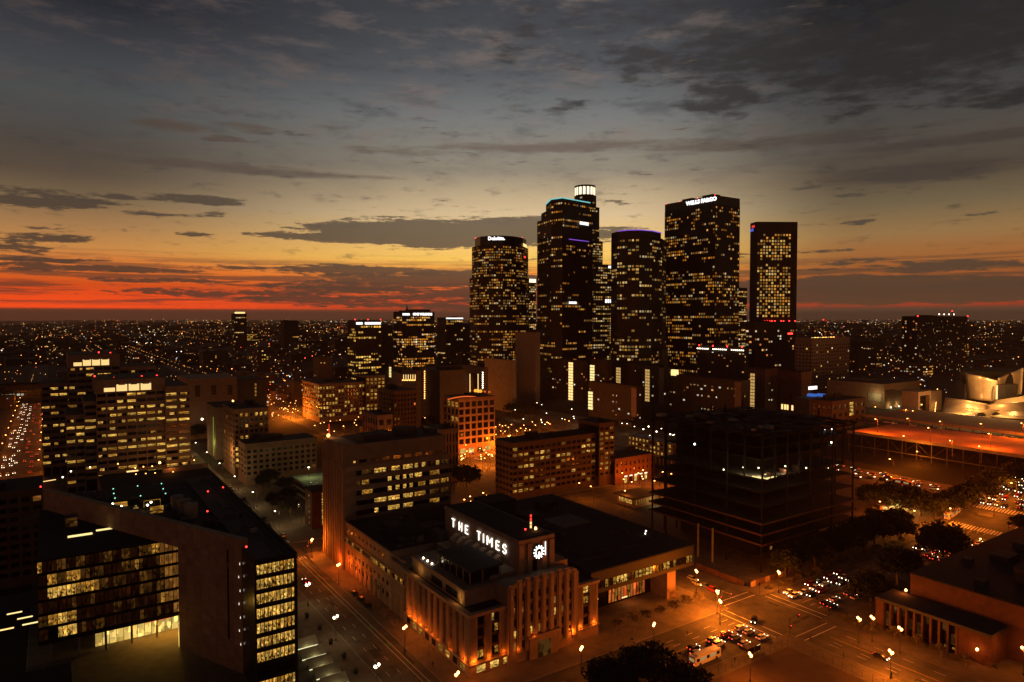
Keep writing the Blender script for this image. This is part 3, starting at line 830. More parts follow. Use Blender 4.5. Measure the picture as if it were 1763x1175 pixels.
    m = MB(); m.box(TX0, TY0, LEDGE - 1, TX1, TY1, TZ); m.build('tower_wall', S, t)
    m = MB(); m.box(TX0 - .35, TY0 - .35, TZ - .9, TX1 + .35, TY1 + .35, TZ + .25); m.build('tower_cornice', S, t)
    m = MB(); m.box(TX0 + .5, TY0 + .5, TZ + .25, TX1 - .5, TY1 - .5, TZ + .45); m.build('tower_roof', 'roof_dark', t)
    for xa in (TX0 - .2, 124.8, 130.6, TX1 - 1.6):
        pm = MB(); pm.box(xa, TY0 - .55, LEDGE + 2, xa + 1.8, TY0 - .01, TZ - 1.2); pm.build('pier', S, t)
    pm = MB(); pm.box(127.0, TY0 - .3, LEDGE + 3, 128.6, TY0 - .02, 27.2); pm.build('window', 'glass_dark', t)
    m = MB(); m.box(112.0, 178, LEDGE - .4, TX0 - .02, 186, 24.5); m.build('shoulder_wall', S, t)
    m = MB(); m.box(TX1 + .02, 176, LEDGE - .4, 141.0, 190, 24.8); m.build('shoulder_wall', S, t)
    # stepped fins below the lettering
    for i in range(7):
        y = 186.5 + i * 4.6
        fm = MB()
        a = [(TX0 - 3.4, 22.2), (TX0 - .02, 22.2), (TX0 - .02, 26.6), (TX0 - 1.3, 26.4), (TX0 - 3.4, 24.9)]
        fm.poly([(p[0], y, p[1]) for p in a]); fm.poly([(p[0], y + 2.1, p[1]) for p in a[::-1]])
        for p, q in zip(a, a[1:] + a[:1]): fm.quad((q[0], y, q[1]), (p[0], y, p[1]), (p[0], y + 2.1, p[1]), (q[0], y + 2.1, q[1]))
        fm.build('fin', 'stone_lime', t)
    m = MB(); m.box(116.0, 184, LEDGE - .4, TX0 - .02, 222, 22.2); m.build('tier_wall', S, t)
    # letters: strokes on the -X face
    G = {'T': [((0, 1), (1, 1)), ((.5, 0), (.5, 1))], 'H': [((.05, 0), (.05, 1)), ((.95, 0), (.95, 1)), ((.05, .5), (.95, .5))],
         'E': [((.1, 0), (.1, 1)), ((.1, 1), (.95, 1)), ((.1, .52), (.8, .52)), ((.1, 0), (.95, 0))], 'I': [((.5, 0), (.5, 1))],
         'M': [((0, 0), (0, 1)), ((0, 1), (.5, .35)), ((.5, .35), (1, 1)), ((1, 0), (1, 1))],
         'S': [((.95, .85), (.7, 1)), ((.7, 1), (.3, 1)), ((.3, 1), (.05, .82)), ((.05, .82), (.1, .62)), ((.1, .62), (.9, .4)), ((.9, .4), (.97, .2)), ((.97, .2), (.7, 0)), ((.7, 0), (.3, 0)), ((.3, 0), (.02, .14))]}
    for ch, y in (('T', 218.4), ('H', 213.2), ('E', 208.8), ('T', 200.4), ('I', 197.3), ('M', 193.4), ('E', 188.4), ('S', 184.2)):
        lm = MB(); hh = 2.8; ww = 2.9 if ch == 'M' else 2.0; rr_ = .21
        for (a, b) in G[ch]:
            A = Vector((TX0 - .42, y - (a[0] - .5) * ww, 28.2 + a[1] * hh)); B = Vector((TX0 - .42, y - (b[0] - .5) * ww, 28.2 + b[1] * hh))
            lm.tube(A, B, rr_, k=6); lm.ball(A, rr_); lm.ball(B, rr_)
        lm.build('letter', 'letter_white', t)
    # clock on the cross-street face
    ck = MB(); cx, cz = 129.0, 29.6
    ck.prism([(cx + 2.5 * math.cos(a), cz + 2.5 * math.sin(a)) for a in [2 * math.pi * q / 28 for q in range(28)]], 0, .12)
    ck.v = [(x, TY0 - .62 - z, y) for x, y, z in ck.v]
    clock = ck.build('clock_face', 'steel_black', t)
    for h in range(12):
        a = 2 * math.pi * h / 12
        hm = MB(); c = Vector((cx + 1.75 * math.sin(a), TY0 - .85, cz + 1.75 * math.cos(a))); d = Vector((math.sin(a), 0, math.cos(a)))
        hm.tube(c - d * .42, c + d * .42, .24, k=6); hm.build('hour_mark', 'letter_white', clock)
    rg = MB()
    for q in range(24):
        a, b = 2 * math.pi * q / 24, 2 * math.pi * (q + 1) / 24
        rg.tube((cx + 1.2 * math.sin(a), TY0 - .82, cz + 1.2 * math.cos(a)), (cx + 1.2 * math.sin(b), TY0 - .82, cz + 1.2 * math.cos(b)), .11, k=5)
    rg.build('ring', 'letter_white', clock)
    for L_, a, wd in ((1.35, R(190), .26), (.95, R(165), .34)):
        hm = MB(); hm.tube((cx, TY0 - .9, cz), (cx + L_ * math.sin(a), TY0 - .9, cz + L_ * math.cos(a)), wd, wd * .6); hm.build('clock_hand', 'letter_white', clock)
    sp = MB(); sp.box(131.6, TY0 - .75, 28.0, 131.85, TY0 - .56, 32.4); sp.build('light_strip', 'letter_white', t)
    # terrace, penthouse box with glazing
    m = MB(); m.box(101.5, 176, LEDGE - .5, 113.5, 212, 22.6); m.build('terrace_wall', S, t)
    m = MB(); m.box(101.2, 175.7, 22.6, 113.8, 212.3, 23.2); m.build('terrace_cornice', S, t)
    for y0_ in (180.0, 190.0):
        piece('window', unit_pane('window', 7.5, 2.3, 'X'), t, (101.48, y0_ + 4, 19.0), mat='glass_dark')
    for y_ in (178.2, 205.5):
        piece('doorway', unit_pane('doorway', 1.3, 2.9, 'X'), t, (101.47, y_, 18.4), mat='room_amber')
    point_light('doorway_light', (100.3, 178.2, 20.4), 130, (1, .5, .12), t); point_light('doorway_light', (100.3, 205.5, 20.4), 130, (1, .5, .12), t)
    m = MB(); m.box(104.5, 178, 23.2, 116.0, 199, 23.5); m.box(104.0, 177.5, 27.4, 116.4, 199.5, 27.9); m.build('penthouse_roof', 'roof_grey', t)
    m = MB(); m.box(105.2, 178.7, 23.5, 115.6, 198.5, 27.4); m.build('penthouse_core', 'glass_dark', t)
    for y in (178, 182.2, 186.4, 190.6, 194.8, 198.7):
        m = MB(); m.box(104.55, y, 23.5, 104.85, y + .3, 27.4); m.build('penthouse_post', 'stone_lime', t)
    for x in (109, 115.6):
        m = MB(); m.box(x, 178.0, 23.5, x + .3, 178.3, 27.4); m.build('penthouse_post', 'stone_lime', t)
    for k in range(3):
        m = MB(); m.ball((103.2, 200.5 + k * 3.2, 23.55), .35); m.build('terrace_lamp', 'lamp_white', t)
    for (x, y, a, b, h_) in ((138, 200, 5, 8, 3), (140, 182, 4, 5, 2.2), (117.5, 223, 3, 6, 4)):
        m = MB(); m.box(x, y, LEDGE - .5, x + a, y + b, LEDGE + h_ + 3); m.build('rooftop_unit', 'roof_grey', t)
    # mast on the tower
    ma = MB(); ma.tube((131, 183, TZ + .4), (131, 183, TZ + 7.4), .28, .12); ma.build('mast', 'pole_metal', t)
    for z_ in (1.2, 2.4, 3.6, 4.8): 
        b = MB(); b.tube((131, 183, TZ + z_), (131, 183, TZ + z_ + .9), .33); b.build('mast_lamp', 'neon_red' if z_ > 3 else 'strip_warm', t)
    b = MB(); b.ball((132.4, 182.2, TZ + 1.0), .5); b.build('beacon', 'lamp_sodium', t)
    b = MB(); b.ball((129.2, 183.6, TZ + .9), .32); b.build('beacon', 'beacon_red', t)
    # uplights on the corner and piers
    for (x, y, z, pw) in ((X0 - .7, 208.5, 4.7, 420), (X0 - .7, 204.4, 4.7, 620), (X0 - .7, 200.3, 4.7, 560), (X0 - .7, 196.2, 4.7, 260), (X0 - .7, 192, 4.7, 150), (X0 - .7, 188, 4.7, 120), (X0 - .7, 180, 4.7, 120), (X0 - .8, 171.5, 4.7, 480), (100.5, Y0 - .8, 4.7, 620), (105.6, Y0 - .8, 4.7, 300), (110.8, Y0 - .8, 4.7, 150), (136.5, Y0 - 1.8, 4.7, 600), (140.6, Y0 - .8, 4.7, 380), (146.6, Y0 - .8, 4.7, 300), (115, Y0 - 1.8, 4.7, 110), (121, Y0 - 2.3, 7.8, 90)):
        point_light('facade_uplight', (x, y, z), pw, (1.0, .19, .010), t, .15)
newspaper()

def newspaper_annex():
    t = thing('office_annex', 'black-roofed modern annex of the newspaper block with an overhanging lit top floor', 'building', (175, 215, 0))
    X0, X1, Y0, Y1, Z = 149.2, 200.0, 172.5, 262.0, 19.5
    m = MB(); m.box(X0, Y0 + 1.0, 11.4, X1, Y1, Z - .5); m.build('upper_storey', 'tower_brown', t)
    m = MB(); m.box(X0 - .1, Y0 + .6, Z - .5, X1 + .3, Y1 + .3, Z); m.build('roof', 'roof_dark', t)
    m = MB(); m.box(X0, Y0 + 12, 0, X1 - 3, Y1 - 1, 11.4); m.build('core_wall', 'glass_dark', t)
    m = MB(); m.box(188.5, Y0 + 3.5, 0, 193.0, Y0 + 14, 11.4); m.build('corner_wall', 'stone_times', t)
    m = MB(); m.box(149.4, Y0 + 3.0, 0, 153.0, Y0 + 12, 11.4); m.build('side_wall', 'stone_times', t)
    m = MB(); m.box(153, Y0 + 9.5, 8.6, 188.5, Y0 + 10.2, 11.4); m.build('spandrel', 'tower_brown', t)
    lit = [0,0,0,1,0,1,2,2,2,0,0,1,2,1,2,2,0,0,0,1,2,0,1,0,0,0,1,1,0]
    n = 28; w = (X1 - X0 - 1.5) / n
    for i in range(n):
        piece('window', unit_pane('window', w * .88, 2.5, 'Y'), t, (X0 + .8 + w * (i + .5), Y0 + .98, 13.0), mat=('glass_dark', 'room_warm', 'room_bright')[lit[i]])
    for i in range(n + 1):
        m = MB(); m.box(X0 + .8 + w * i - .09, Y0 + .82, 12.8, X0 + .8 + w * i + .09, Y0 + .97, 15.7); m.build('mullion', 'steel_black', t)
    for i, k in enumerate([0, 1, 1, 2, 0, 2, 2, 1, 0, 0]):
        piece('window', unit_pane('window', 2.6, 2.3, 'Y'), t, (165 + 2.5 * i, Y0 + 9.48, 8.9), mat=('glass_dark', 'room_warm', 'room_bright')[k])
    for i in range(12):                         # tall red-lit lobby glazing
        mt = ('room_orange', 'room_orange', 'room_warm', 'room_orange')[i % 4]
        piece('lobby_window', unit_pane('lobby_window', 1.45, 7.4, 'Y'), t, (167.5 + i * 1.55, Y0 + 11.9, .8), mat=mt)
        m = MB(); m.box(166.68 + i * 1.55, Y0 + 11.6, .4, 166.8 + i * 1.55, Y0 + 11.95, 8.5); m.build('mullion', 'steel_black', t)
    point_light('lobby_light', (175, Y0 + 8.5, 4), 500, (1.0, .28, .06), t, .5)
    m = MB(); m.box(171.0, Y0 + 9.0, 2.6, 173.6, Y0 + 9.2, 2.95); m.build('light_strip', 'strip_pale', t)
    m = MB(); m.box(152.5, Y0 + 2, 8.6, 153.2, Y0 + 2.6, 9.2); m.build('wall_lamp', 'lamp_sodium', t)
    for (x, y, a, b, h_, mt) in ((171, 216, 15, 14, .35, 'roof_pale'), (166, 236, 8, 7, .9, 'roof_grey'), (150, 240, 14, 12, 8, 'roof_dark'), (187, 196, 1.2, 3, 1.5, 'roof_grey'), (180, 243, 9, 6, 2.5, 'roof_dark'), (156, 205, 4, 5, 1.8, 'roof_dark')):
        m = MB(); m.box(x, y, Z, x + a, y + b, Z + h_); m.build('rooftop_unit', mt, t)
    for x, y in ((193, 192), (195.5, 194)):
        m = MB(); m.ball((x, y, Z + .4), .28); m.build('roof_lamp', 'lamp_white', t)
    clutter(t, X0 + 2, X1 - 2, Y0 + 4, Y1 - 4, Z, 34, 71)
    return t
newspaper_annex()

def spring_annex():
    t = thing('low_annex', 'four-storey stone annex with a long lit ribbon window beside the newspaper building', 'building', (124, 238, 0))
    X0, X1, Y0, Y1, Z = 99.0, 149.0, 225.6, 272.0, 21.0
    m = MB(); m.box(X0 + .5, 214.1, 0, 121.6, 225.5, Z - 2.5); m.build('link_wall', 'stone_times', t)
    m = MB(); m.box(X0 + .6, Y0, 0, X1, Y1 - .2, Z - .6); m.build('core_wall', 'stone_times', t)
    m = MB(); m.box(X0 + .3, 214.1, Z - .6, X0 + .9, Y1 - .2, Z); m.box(X0 + .9, Y0, Z - .6, X1, Y0 + .5, Z); m.build('parapet', 'stone_lime', t)
    m = MB(); m.box(X0 + .95, Y0 + .55, Z - .58, X1 - .1, Y1 - .4, Z - .45); m.build('roof', 'roof_dark', t)
    n = 26; w = (Y1 - 215) / n
    for i in range(n):
        r = random.random()
        piece('window', unit_pane('window', w * .9, 1.5, 'X'), t, (X0 + .45 if False else X0 + .28, 215 + w * (i + .5), 12.6), mat='room_warm' if r < .55 else ('room_dim' if r < .85 else 'glass_dark'))
    m = MB(); m.box(X0 + .3, 214.3, 11.9, X0 + .49, Y1 - .3, 12.55); m.box(X0 + .3, 214.3, 14.2, X0 + .49, Y1 - .3, 14.9); m.build('ribbon_surround', 'stone_lime', t)
    m = MB(); m.box(X0 + .31, 214.3, 12.55, X0 + .5, Y1 - .3, 14.2); m.build('ribbon_back', 'steel_black', t)
    for z_ in (17.3, 7.8, 3.6):
        for i in range(14):
            piece('window', unit_pane('window', 1.7, 1.7 if z_ < 10 else 1.2, 'X'), t, (X0 + .57 if z_ < 20 else X0, 217 + i * 3.9, z_), mat='glass_dark' if random.random() < .9 else 'room_dim')
    for i in range(12):
        m = MB(); m.box(X0 + .2, 216 + i * 4.6, 0, X0 + .56, 216.8 + i * 4.6, 6.6); m.build('pilaster', 'stone_times', t)
    for (x, y, a, b, h_) in ((108, 246, 6, 8, 2.5), (118, 236, 9, 6, 3), (128, 255, 8, 9, 4), (106, 233, 3, 3, 1.2), (136, 240, 7, 5, 2)):
        m = MB(); m.box(x, y, Z - .45, x + a, y + b, Z + h_); m.build('rooftop_unit', 'roof_grey', t)
    m = MB()
    m.prism([(112 + 1.5 * math.cos(a), 1.5 * math.sin(a)) for a in [2 * math.pi * q / 12 for q in range(12)]], 0, .3)
    m.v = [(x, 226.8 - z * .8 - y * .3, Z + 2.2 + y) for x, y, z in m.v]; m.build('dish_antenna', 'roof_pale', t)
    clutter(t, X0 + 3, X1 - 3, Y0 + 2, Y1 - 3, Z - .45, 26, 72)
    for (y, z, pw) in ((266, 5, 1300), (258, 4.5, 800), (249, 4.5, 300)): point_light('facade_uplight', (X0 - 1.5, y, z), pw, (1.0, .13, .006), t, .2)
spring_annex()

def mid_office():
    t = thing('office_building', 'ribbed stone office block with seven rows of yellow lit ribbon windows', 'building', (125, 285, 0))
    X0, X1, Y0, Y1, Z = 99.0, 150.0, 272.5, 297.0, 52.0
    S = 'stone_beige'
    m = MB(); m.box(X0 + .9, Y0 + .9, 0, X1 - .5, Y1, Z - 9); m.build('core_wall', 'glass_dark', t)
    m = MB(); m.box(X0 + 6, Y0 + .3, 43.3, X1 - 3, Y1, Z); m.build('penthouse_wall', S, t)
    m = MB(); m.box(X0 + 6.4, Y0 + .7, Z, X1 - 3.4, Y1 - .4, Z + .15); m.build('roof', 'roof_grey', t)
    m = MB(); m.box(X0, Y0, 42.6, X1, Y1, 43.25); m.build('roof_slab', S, t)
    # ribbed street side
    m = MB(); m.box(X0 + .4, Y0 + .2, 0, X0 + 6, Y1, Z + .6); m.build('stair_wall', S, t)
    for i in range(9):
        y = Y0 + .4 + i * 2.9
        m = MB(); m.box(X0 - .35, y, 0, X0 + .38, y + .9, Z + .3); m.build('rib', 'stone_lime', t)
    rows = [39.8, 35.5, 31.3, 27.0, 22.8, 18.5, 14.3]
    bays = [(102.4, 107.0), (107.6, 112.6), (113.2, 118.8), (119.4, 125.0), (126.6, 131.4), (132.2, 137.6), (139.6, 144.6), (145.2, 149.4)]
    # 0 dark, 1 dim, 2 warm, 3 bright
    pat = ["01333331", "12233320", "22033222", "00333211", "00333020", "02211100", "20012211"]
    for j, z in enumerate(rows):
        m = MB(); m.box(X0 + 1.2, Y0 - .05, z + 1.05, X1, Y0 + .85, z + 3.15); m.build('spandrel', S, t)
        for i, (a, b) in enumerate(bays):
            st = pat[j][i]
            mt = {'0': 'glass_dark', '1': 'room_dim', '2': 'room_warm', '3': 'room_bright'}[st]
            k = 3
            ww = (b - a) / k
            for q in range(k):
                mm = mt
                if st in '23' and random.random() < .16: mm = 'glass_dark'
                piece('window', unit_pane('window', ww * .96, 1.95, 'Y'), t, (a + ww * (q + .5), Y0 + .86, z - 1.0), mat=mm)
        for i in range(len(bays) + 1):
            xb = bays[i][0] - .45 if i < len(bays) else X1 - .25
            m = MB(); m.box(xb, Y0 + .5, z - 1.1, xb + .4, Y0 + .86, z + 1.04); m.build('mullion', 'steel_black', t)
    m = MB(); m.box(X0 + 1.2, Y0 - .04, 0, X1, Y0 + .84, 13.1); m.build('base_wall', S, t)
    for i in range(8):
        piece('vent_window', unit_pane('vent_window', 3.4, 1.3, 'Y'), t, (108 + i * 5.2, Y0 + .27, 44.0), mat='glass_dark')
    piece('window', unit_pane('window', .9, .9, 'Y'), t, (104.2, Y0 - .06 + .2, 44.2), mat='room_bright')
    for (x, y, a, b, h_) in ((110, 277, 12, 9, 2.6), (128, 280, 9, 8, 3.2), (142, 278, 4, 6, 2.0), (121, 290, 6, 4, 1.4)):
        m = MB(); m.box(x, y, Z + .15, x + a, y + b, Z + h_); m.build('rooftop_unit', 'roof_grey', t)
    m = MB(); m.ball((99.6, 291.5, Z + 1.6), .8); m.build('roof_lamp', 'lamp_sodium_far', t)
    point_light('roof_light', (99.6, 291, Z + 3.8), 700, (1, .42, .1), t)
    m = MB(); m.tube((101.5, 296, Z + .6), (101.5, 296, Z + 6), .16, .1); m.build('mast', 'neon_red', t)
    for (y, pw) in ((275, 1900), (297, 1500)): point_light('facade_uplight', (X0 - 2.0, y, 4), pw, (1.0, .13, .006), t, .3)
mid_office()

# ------------------------------------------------------------------ wedge-shaped headquarters, near left
emat('lamp_dim', (1.0, .85, .7), 1.6)
def headquarters():
    t = thing('office_headquarters', 'large L-shaped office with a blank stone wall and slanting stone beam, near left', 'building', (30, 250, 0))
    A = Vector((45.0, 208.3)); d = Vector((-.4236, .9059)); nv = Vector((-.9059, -.4236)); th = math.atan2(nv.x, -nv.y)
    LC, LB, ZT, ZB = 31.0, 115.0, 40.0, 32.4
    def W(s, n, z): p = A + d * s + nv * n; return (p.x, p.y, z)
    def wbox(mb, s0, s1, n0, n1, z0, z1):
        q = [W(s0, n1, 0), W(s0, n0, 0), W(s1, n0, 0), W(s1, n1, 0)]
        mb.prism([(p[0], p[1]) for p in q], z0, z1)
    # stone wall and beam
    m = MB(); wbox(m, 0, LC, -2.2, 0, 0, ZT - .06); m.build('stone_wall', 'stone_lime', t)
    m = MB(); wbox(m, LC + .01, LB, -2.2, 0, ZB, ZT - .05); m.build('stone_beam', 'stone_lime', t)
    pw, ph = 3.875, 2.0
    for i in range(8):
        for j in range(20):
            c = W(pw * (i + .5), 0, ph * j + .02)
            piece('stone_panel', unit_box('stone_panel', pw - .1, .16, ph - .1), t, (c[0], c[1], c[2]), th, 'stone_lime')
    k = 21; bw = (LB - LC) / k
    for i in range(k):
        for j in range(3):
            c = W(LC + bw * (i + .5), 0, ZB + .03 + 2.52 * j)
            piece('stone_panel', unit_box('stone_panel', bw - .1, .16, 2.42), t, (c[0], c[1], c[2]), th, 'stone_lime')
    m = MB(); wbox(m, 6.0, 6.8, .09, .12, 9, 36); m.build('slit_window', 'steel_black', t)
    m = MB(); wbox(m, 6.05, 6.75, .12, .14, 30.6, 32.4); m.build('window', 'room_dim', t)
    for i in range(7):
        b = MB(); p = W(.9 + (.9 if i % 2 else 0) * .6, .12, 32.5 - i * 4.0); b.tube(p, (p[0], p[1], p[2] + .7), .1, .03); b.build('wall_lamp', 'lamp_dim', t)
    # main body behind the wall
    m = MB(); m.prism([W(0.3, -2.25, 0)[:2], (44.9, 312), W(LB, -2.25, 0)[:2]], 32.45, 36.8); m.build('upper_body', 'tower_brown', t)
    m = MB(); m.prism([W(0.3, -2.25, 0)[:2], (44.9, 246.8), (37.4, 246.8), W(LC - .3, -2.25, 0)[:2]], 0, 32.4); m.build('lower_body', 'stone_lime', t)
    m = MB(); m.prism([W(2.0, -2.6, 0)[:2], (44.6, 311.5), W(LB - 2, -2.6, 0)[:2]], 36.8, 36.95); m.build('roof', 'roof_dark', t)
    # left wing: glass front under the beam
    fx0, fx1, fy, fz = -5.0, 36.6, 247.0, 32.2
    m = MB(); m.box(fx0, fy + .7, 7.2, fx1, 311.8, fz - .3); m.build('glass_core', 'glass_dark', t)
    m = MB(); m.box(fx0 - .1, fy, fz - .3, fx1, 312, fz); m.build('wing_roof', 'roof_dark', t)
    rows = [28.3 - 4.15 * j for j in range(6)]
    rnd = random.Random(5)
    pat = ["10000000000112233", "02221111001102233", "03332211110011223", "00011100001011222", "02320000001001222", "03331000000101122"]
    nb = 34; bw = (fx1 - fx0) / nb
    for j, z in enumerate(rows):
        m = MB(); m.box(fx0 - .05, fy + .05, z - .75, fx1, fy + .69, z - .05); m.build('floor_band', 'steel_black', t)
        for i in range(nb):
            s_ = pat[j][min(16, i // 2)]
            if i % 2 == 0 or s_ in '1': r = rnd.random()
            if s_ == '0': mt = 'room_red' if r < .8 else 'room_dim'
            elif s_ == '1': mt = 'room_dim' if r < .55 else ('room_warm' if r < .68 else 'room_red')
            elif i > 26: mt = 'room_amber'
            elif s_ == '2': mt = 'room_warm' if r < .75 else 'room_dim'
            else: mt = 'room_bright' if r < .7 else ('room_warm' if r < .9 else 'glass_dark')
            piece('window_pane', unit_pane('window_pane', bw * .9, 3.2, 'Y'), t, (fx0 + bw * (i + .5), fy + .66, z), mat=mt)
        for i in range(0, nb + 1, 2):
            m = MB(); m.box(fx0 + bw * i - .07, fy + .3, z, fx0 + bw * i + .07, fy + .65, z + 3.28); m.build('mullion', 'steel_black', t)
    m = MB(); m.box(fx0, fy + .1, 6.3, fx1, fy + .69, 7.2); m.build('soffit_band', 'steel_black', t)
    # lobby under the glass front
    for i in range(13):
        piece('lobby_window', unit_pane('lobby_window', 1.85, 5.8, 'Y'), t, (fx1 - 26 + i * 2.0, fy + 5, .2), mat='room_lobby')
    for i in range(6):
        x = fx0 + 3 + i * 7.2
        m = MB(); m.tube((x, fy + 1.2, 0), (x, fy + 1.2, 6.8), .35, k=8); m.build('column', 'concrete', t)
    for x, pw_ in ((20, 1300), (26, 2200), (32.5, 5200)): point_light('lobby_light', (x, fy + 1.5, 5.2), pw_, (1.0, .50, .055), t, .4)
    m = MB(); m.box(24.0, fy + 4.6, 4.4, 31.0, fy + 4.75, 5.2); m.build('banner', 'sign_red', t)
    for q in range(6):                          # lit return glazing at the end of the wall
        p = W(LC, .0, 0)
        piece('side_window', unit_pane('side_window', 1.5, 5.5 if q else 7.5, 'X'), t, (p[0] - .06 + q * .62, p[1] + .8 + q * 1.6, 1.0 if q else .2), mat='room_lobby' if q < 4 else 'room_amber')
    # skylight slots on the wing roof
    for (px, py, L_, w_) in ((138, 921, 7.0, .8), (180, 911, 5, .6)):
        p = at(px, py, fz + .3)
        m = MB(); m.box(p.x - L_ / 2, p.y - w_, fz + .02, p.x + L_ / 2, p.y + w_, fz + .3); m.build('skylight', 'strip_pale', t)
    p = at(123, 900, fz + 2)
    m = MB(); m.box(p.x - 2.0, p.y, fz, p.x + 2.0, p.y + 3, fz + 4.2); m.build('roof_hut', 'roof_grey', t)
    piece('window', unit_pane('window', 3.4, 3.0, 'Y'), t, (p.x, p.y - .02, fz + .6), mat='room_dim')
    # right wing facing the street corner
    X0, X1, Y0, Y1, Z = 45.02, 56.5, 193.0, 312.0, 38.0
    m = MB(); m.box(X0, Y0 + .8, 0, X1, Y1, Z - .6); m.build('wing_core', 'glass_dark', t)
    m = MB(); m.box(X0 - .06, Y0 - .1, Z - 1.0, X1 + .1, Y0 + .79, Z + .4); m.build('fascia', 'steel_black', t)
    nb = 10; bw = (X1 - X0 - .8) / nb
    for j in range(9):
        z = 34.0 - 4.1 * j
        m = MB(); m.box(X0, Y0, z - 1.05, X1, Y0 + .79, z); m.build('floor_band', 'steel_black', t)
        for i in range(nb):
            mt = 'room_bright' if rnd.random() < (.85 if j < 7 else .4) else 'room_warm'
            if j == 7: mt = 'glass_dark'
            piece('window_pane', unit_pane('window_pane', bw * .96, 3.0, 'Y'), t, (X0 + .4 + bw * (i + .5), Y0 + .75, z + .02), mat=mt)
        for i in range(nb + 1):
            m = MB(); m.box(X0 + .4 + bw * i - .06, Y0 + .3, z, X0 + .4 + bw * i + .06, Y0 + .74, z + 3.05); m.build('mullion', 'steel_black', t)
    m = MB(); m.box(X1 - .7, Y0 - .05, 0, X1 + .05, Y0 + .74, Z - 1.02); m.box(X0 - .02, Y0 - .04, 0, X0 + .35, Y0 + .73, Z - 1.02); m.build('corner_post', 'steel_black', t)
    m = MB(); m.box(X0 + .2, Y0 + .8, Z - .6, X1, Y1, Z - .3); m.build('wing_roof', 'roof_grey', t)
    for (xa, xb, za) in ((X1 - .6, X1 + .1, Z + .5), (X1 - 4.6, X1 - 3.4, Z - .1), (X1 - 2.4, X1 - 1.9, Z)):
        m = MB(); m.box(xa, Y0 + .82, Z - .28, xb, Y1 - (0 if xb > X1 else 8), za); m.build('roof_kerb', 'steel_black', t)
    # roof plant
    rr = random.Random(11)
    for i in range(26):
        s_ = rr.uniform(8, 105); n_ = rr.uniform(-3.5, -1) - (LB - s_) * rr.uniform(0.02, .36) - 2
        p = W(s_, n_, 0)
        if p[0] > 43 or p[1] > 306: continue
        a, b, h_ = rr.uniform(1.5, 5), rr.uniform(1.5, 5), rr.uniform(.8, 3.6)
        m = MB(); m.box(p[0] - a/2, p[1] - b/2, 36.95, p[0] + a/2, p[1] + b/2, 36.95 + h_)
        if i % 3 == 0: m.tube((p[0], p[1], 36.95 + h_), (p[0], p[1], 37.6 + h_), .5, k=8)
        m.build('rooftop_unit', ('roof_grey', 'concrete_dark', 'roof_dark')[i % 3], t)
    clutter(t, 46.5, 52, 200, 305, 37.7, 22, 73); clutter(t, 8, 43, 285, 309, 36.95, 24, 74)
    for i in range(3):
        p = at(305 + i * 12, 868 + i * 7, 39)
        m = MB(); m.tube((p.x, p.y, 36.95), (p.x, p.y, 42), 1.9, 2.2, k=12); m.build('cooling_tower', 'concrete', t)
    # landing pad with green edge lamps
    hp = [at(x, y, 41.0) for x, y in ((196, 836), (280, 828), (289, 856), (200, 864))]
    cx = sum(p.x for p in hp) / 4; cy = sum(p.y for p in hp) / 4
    m = MB(); m.box(cx - 7, cy - 8, 40.2, cx + 7, cy + 8, 40.7); m.build('landing_pad', 'roof_dark', t)
    for a, b in ((-6, -7), (6, -7), (-6, 7), (6, 7)):
        m = MB(); m.box(cx + a - .3, cy + b - .3, 36.95, cx + a + .3, cy + b + .3, 40.2); m.build('pad_leg', 'steel_black', t)
    for x, y in ((195, 842), (196, 850), (198, 858), (237, 837), (278, 833), (281, 842), (285, 850), (242, 854)):
        p = at(x, y, 41.0); b = MB(); b.ball(p, .22); b.build('pad_lamp', 'signal_green' if y < 860 else 'lamp_white', t)
    for x, y, w_ in ((208, 870, 2.6), (262, 866, 3.4), (270, 877, 2.6)):
        p = at(x, y, 38.5)
        piece('lit_opening', unit_pane('lit_opening', w_ * 1.6, 2.4, 'Y'), t, (p.x, p.y, 37.2), mat='room_warm')
    for x, y in ((254, 870), (260, 865), (209, 872), (194, 868)):
        b = MB(); b.ball(at(x, y, 39.5), .36); b.build('roof_lamp', 'lamp_white', t)
    p = at(235, 868, 39.5); point_light('roof_light', (p.x, p.y - 1, 39.5), 260, (1, .62, .2), t)
    for x, y, z in ((70, 837, 41), (424, 940, 41), (357, 879, 40.5), (358, 845, 39.5), (384, 838, 39.5)):
        q = at(x, y, z); b = MB(); b.ball((q.x, q.y, z - .3), .3); b.build('beacon', 'beacon_red', t)
headquarters()

def lattice(mb, x0, y0, x1, y1, z0, z1, r=.12):
    for a, b in (((x0, y0), (x1, y0)), ((x1, y0), (x1, y1)), ((x1, y1), (x0, y1)), ((x0, y1), (x0, y0))):
        mb.tube((*a, z0), (*b, z1), r); mb.tube((*b, z0), (*a, z1), r)

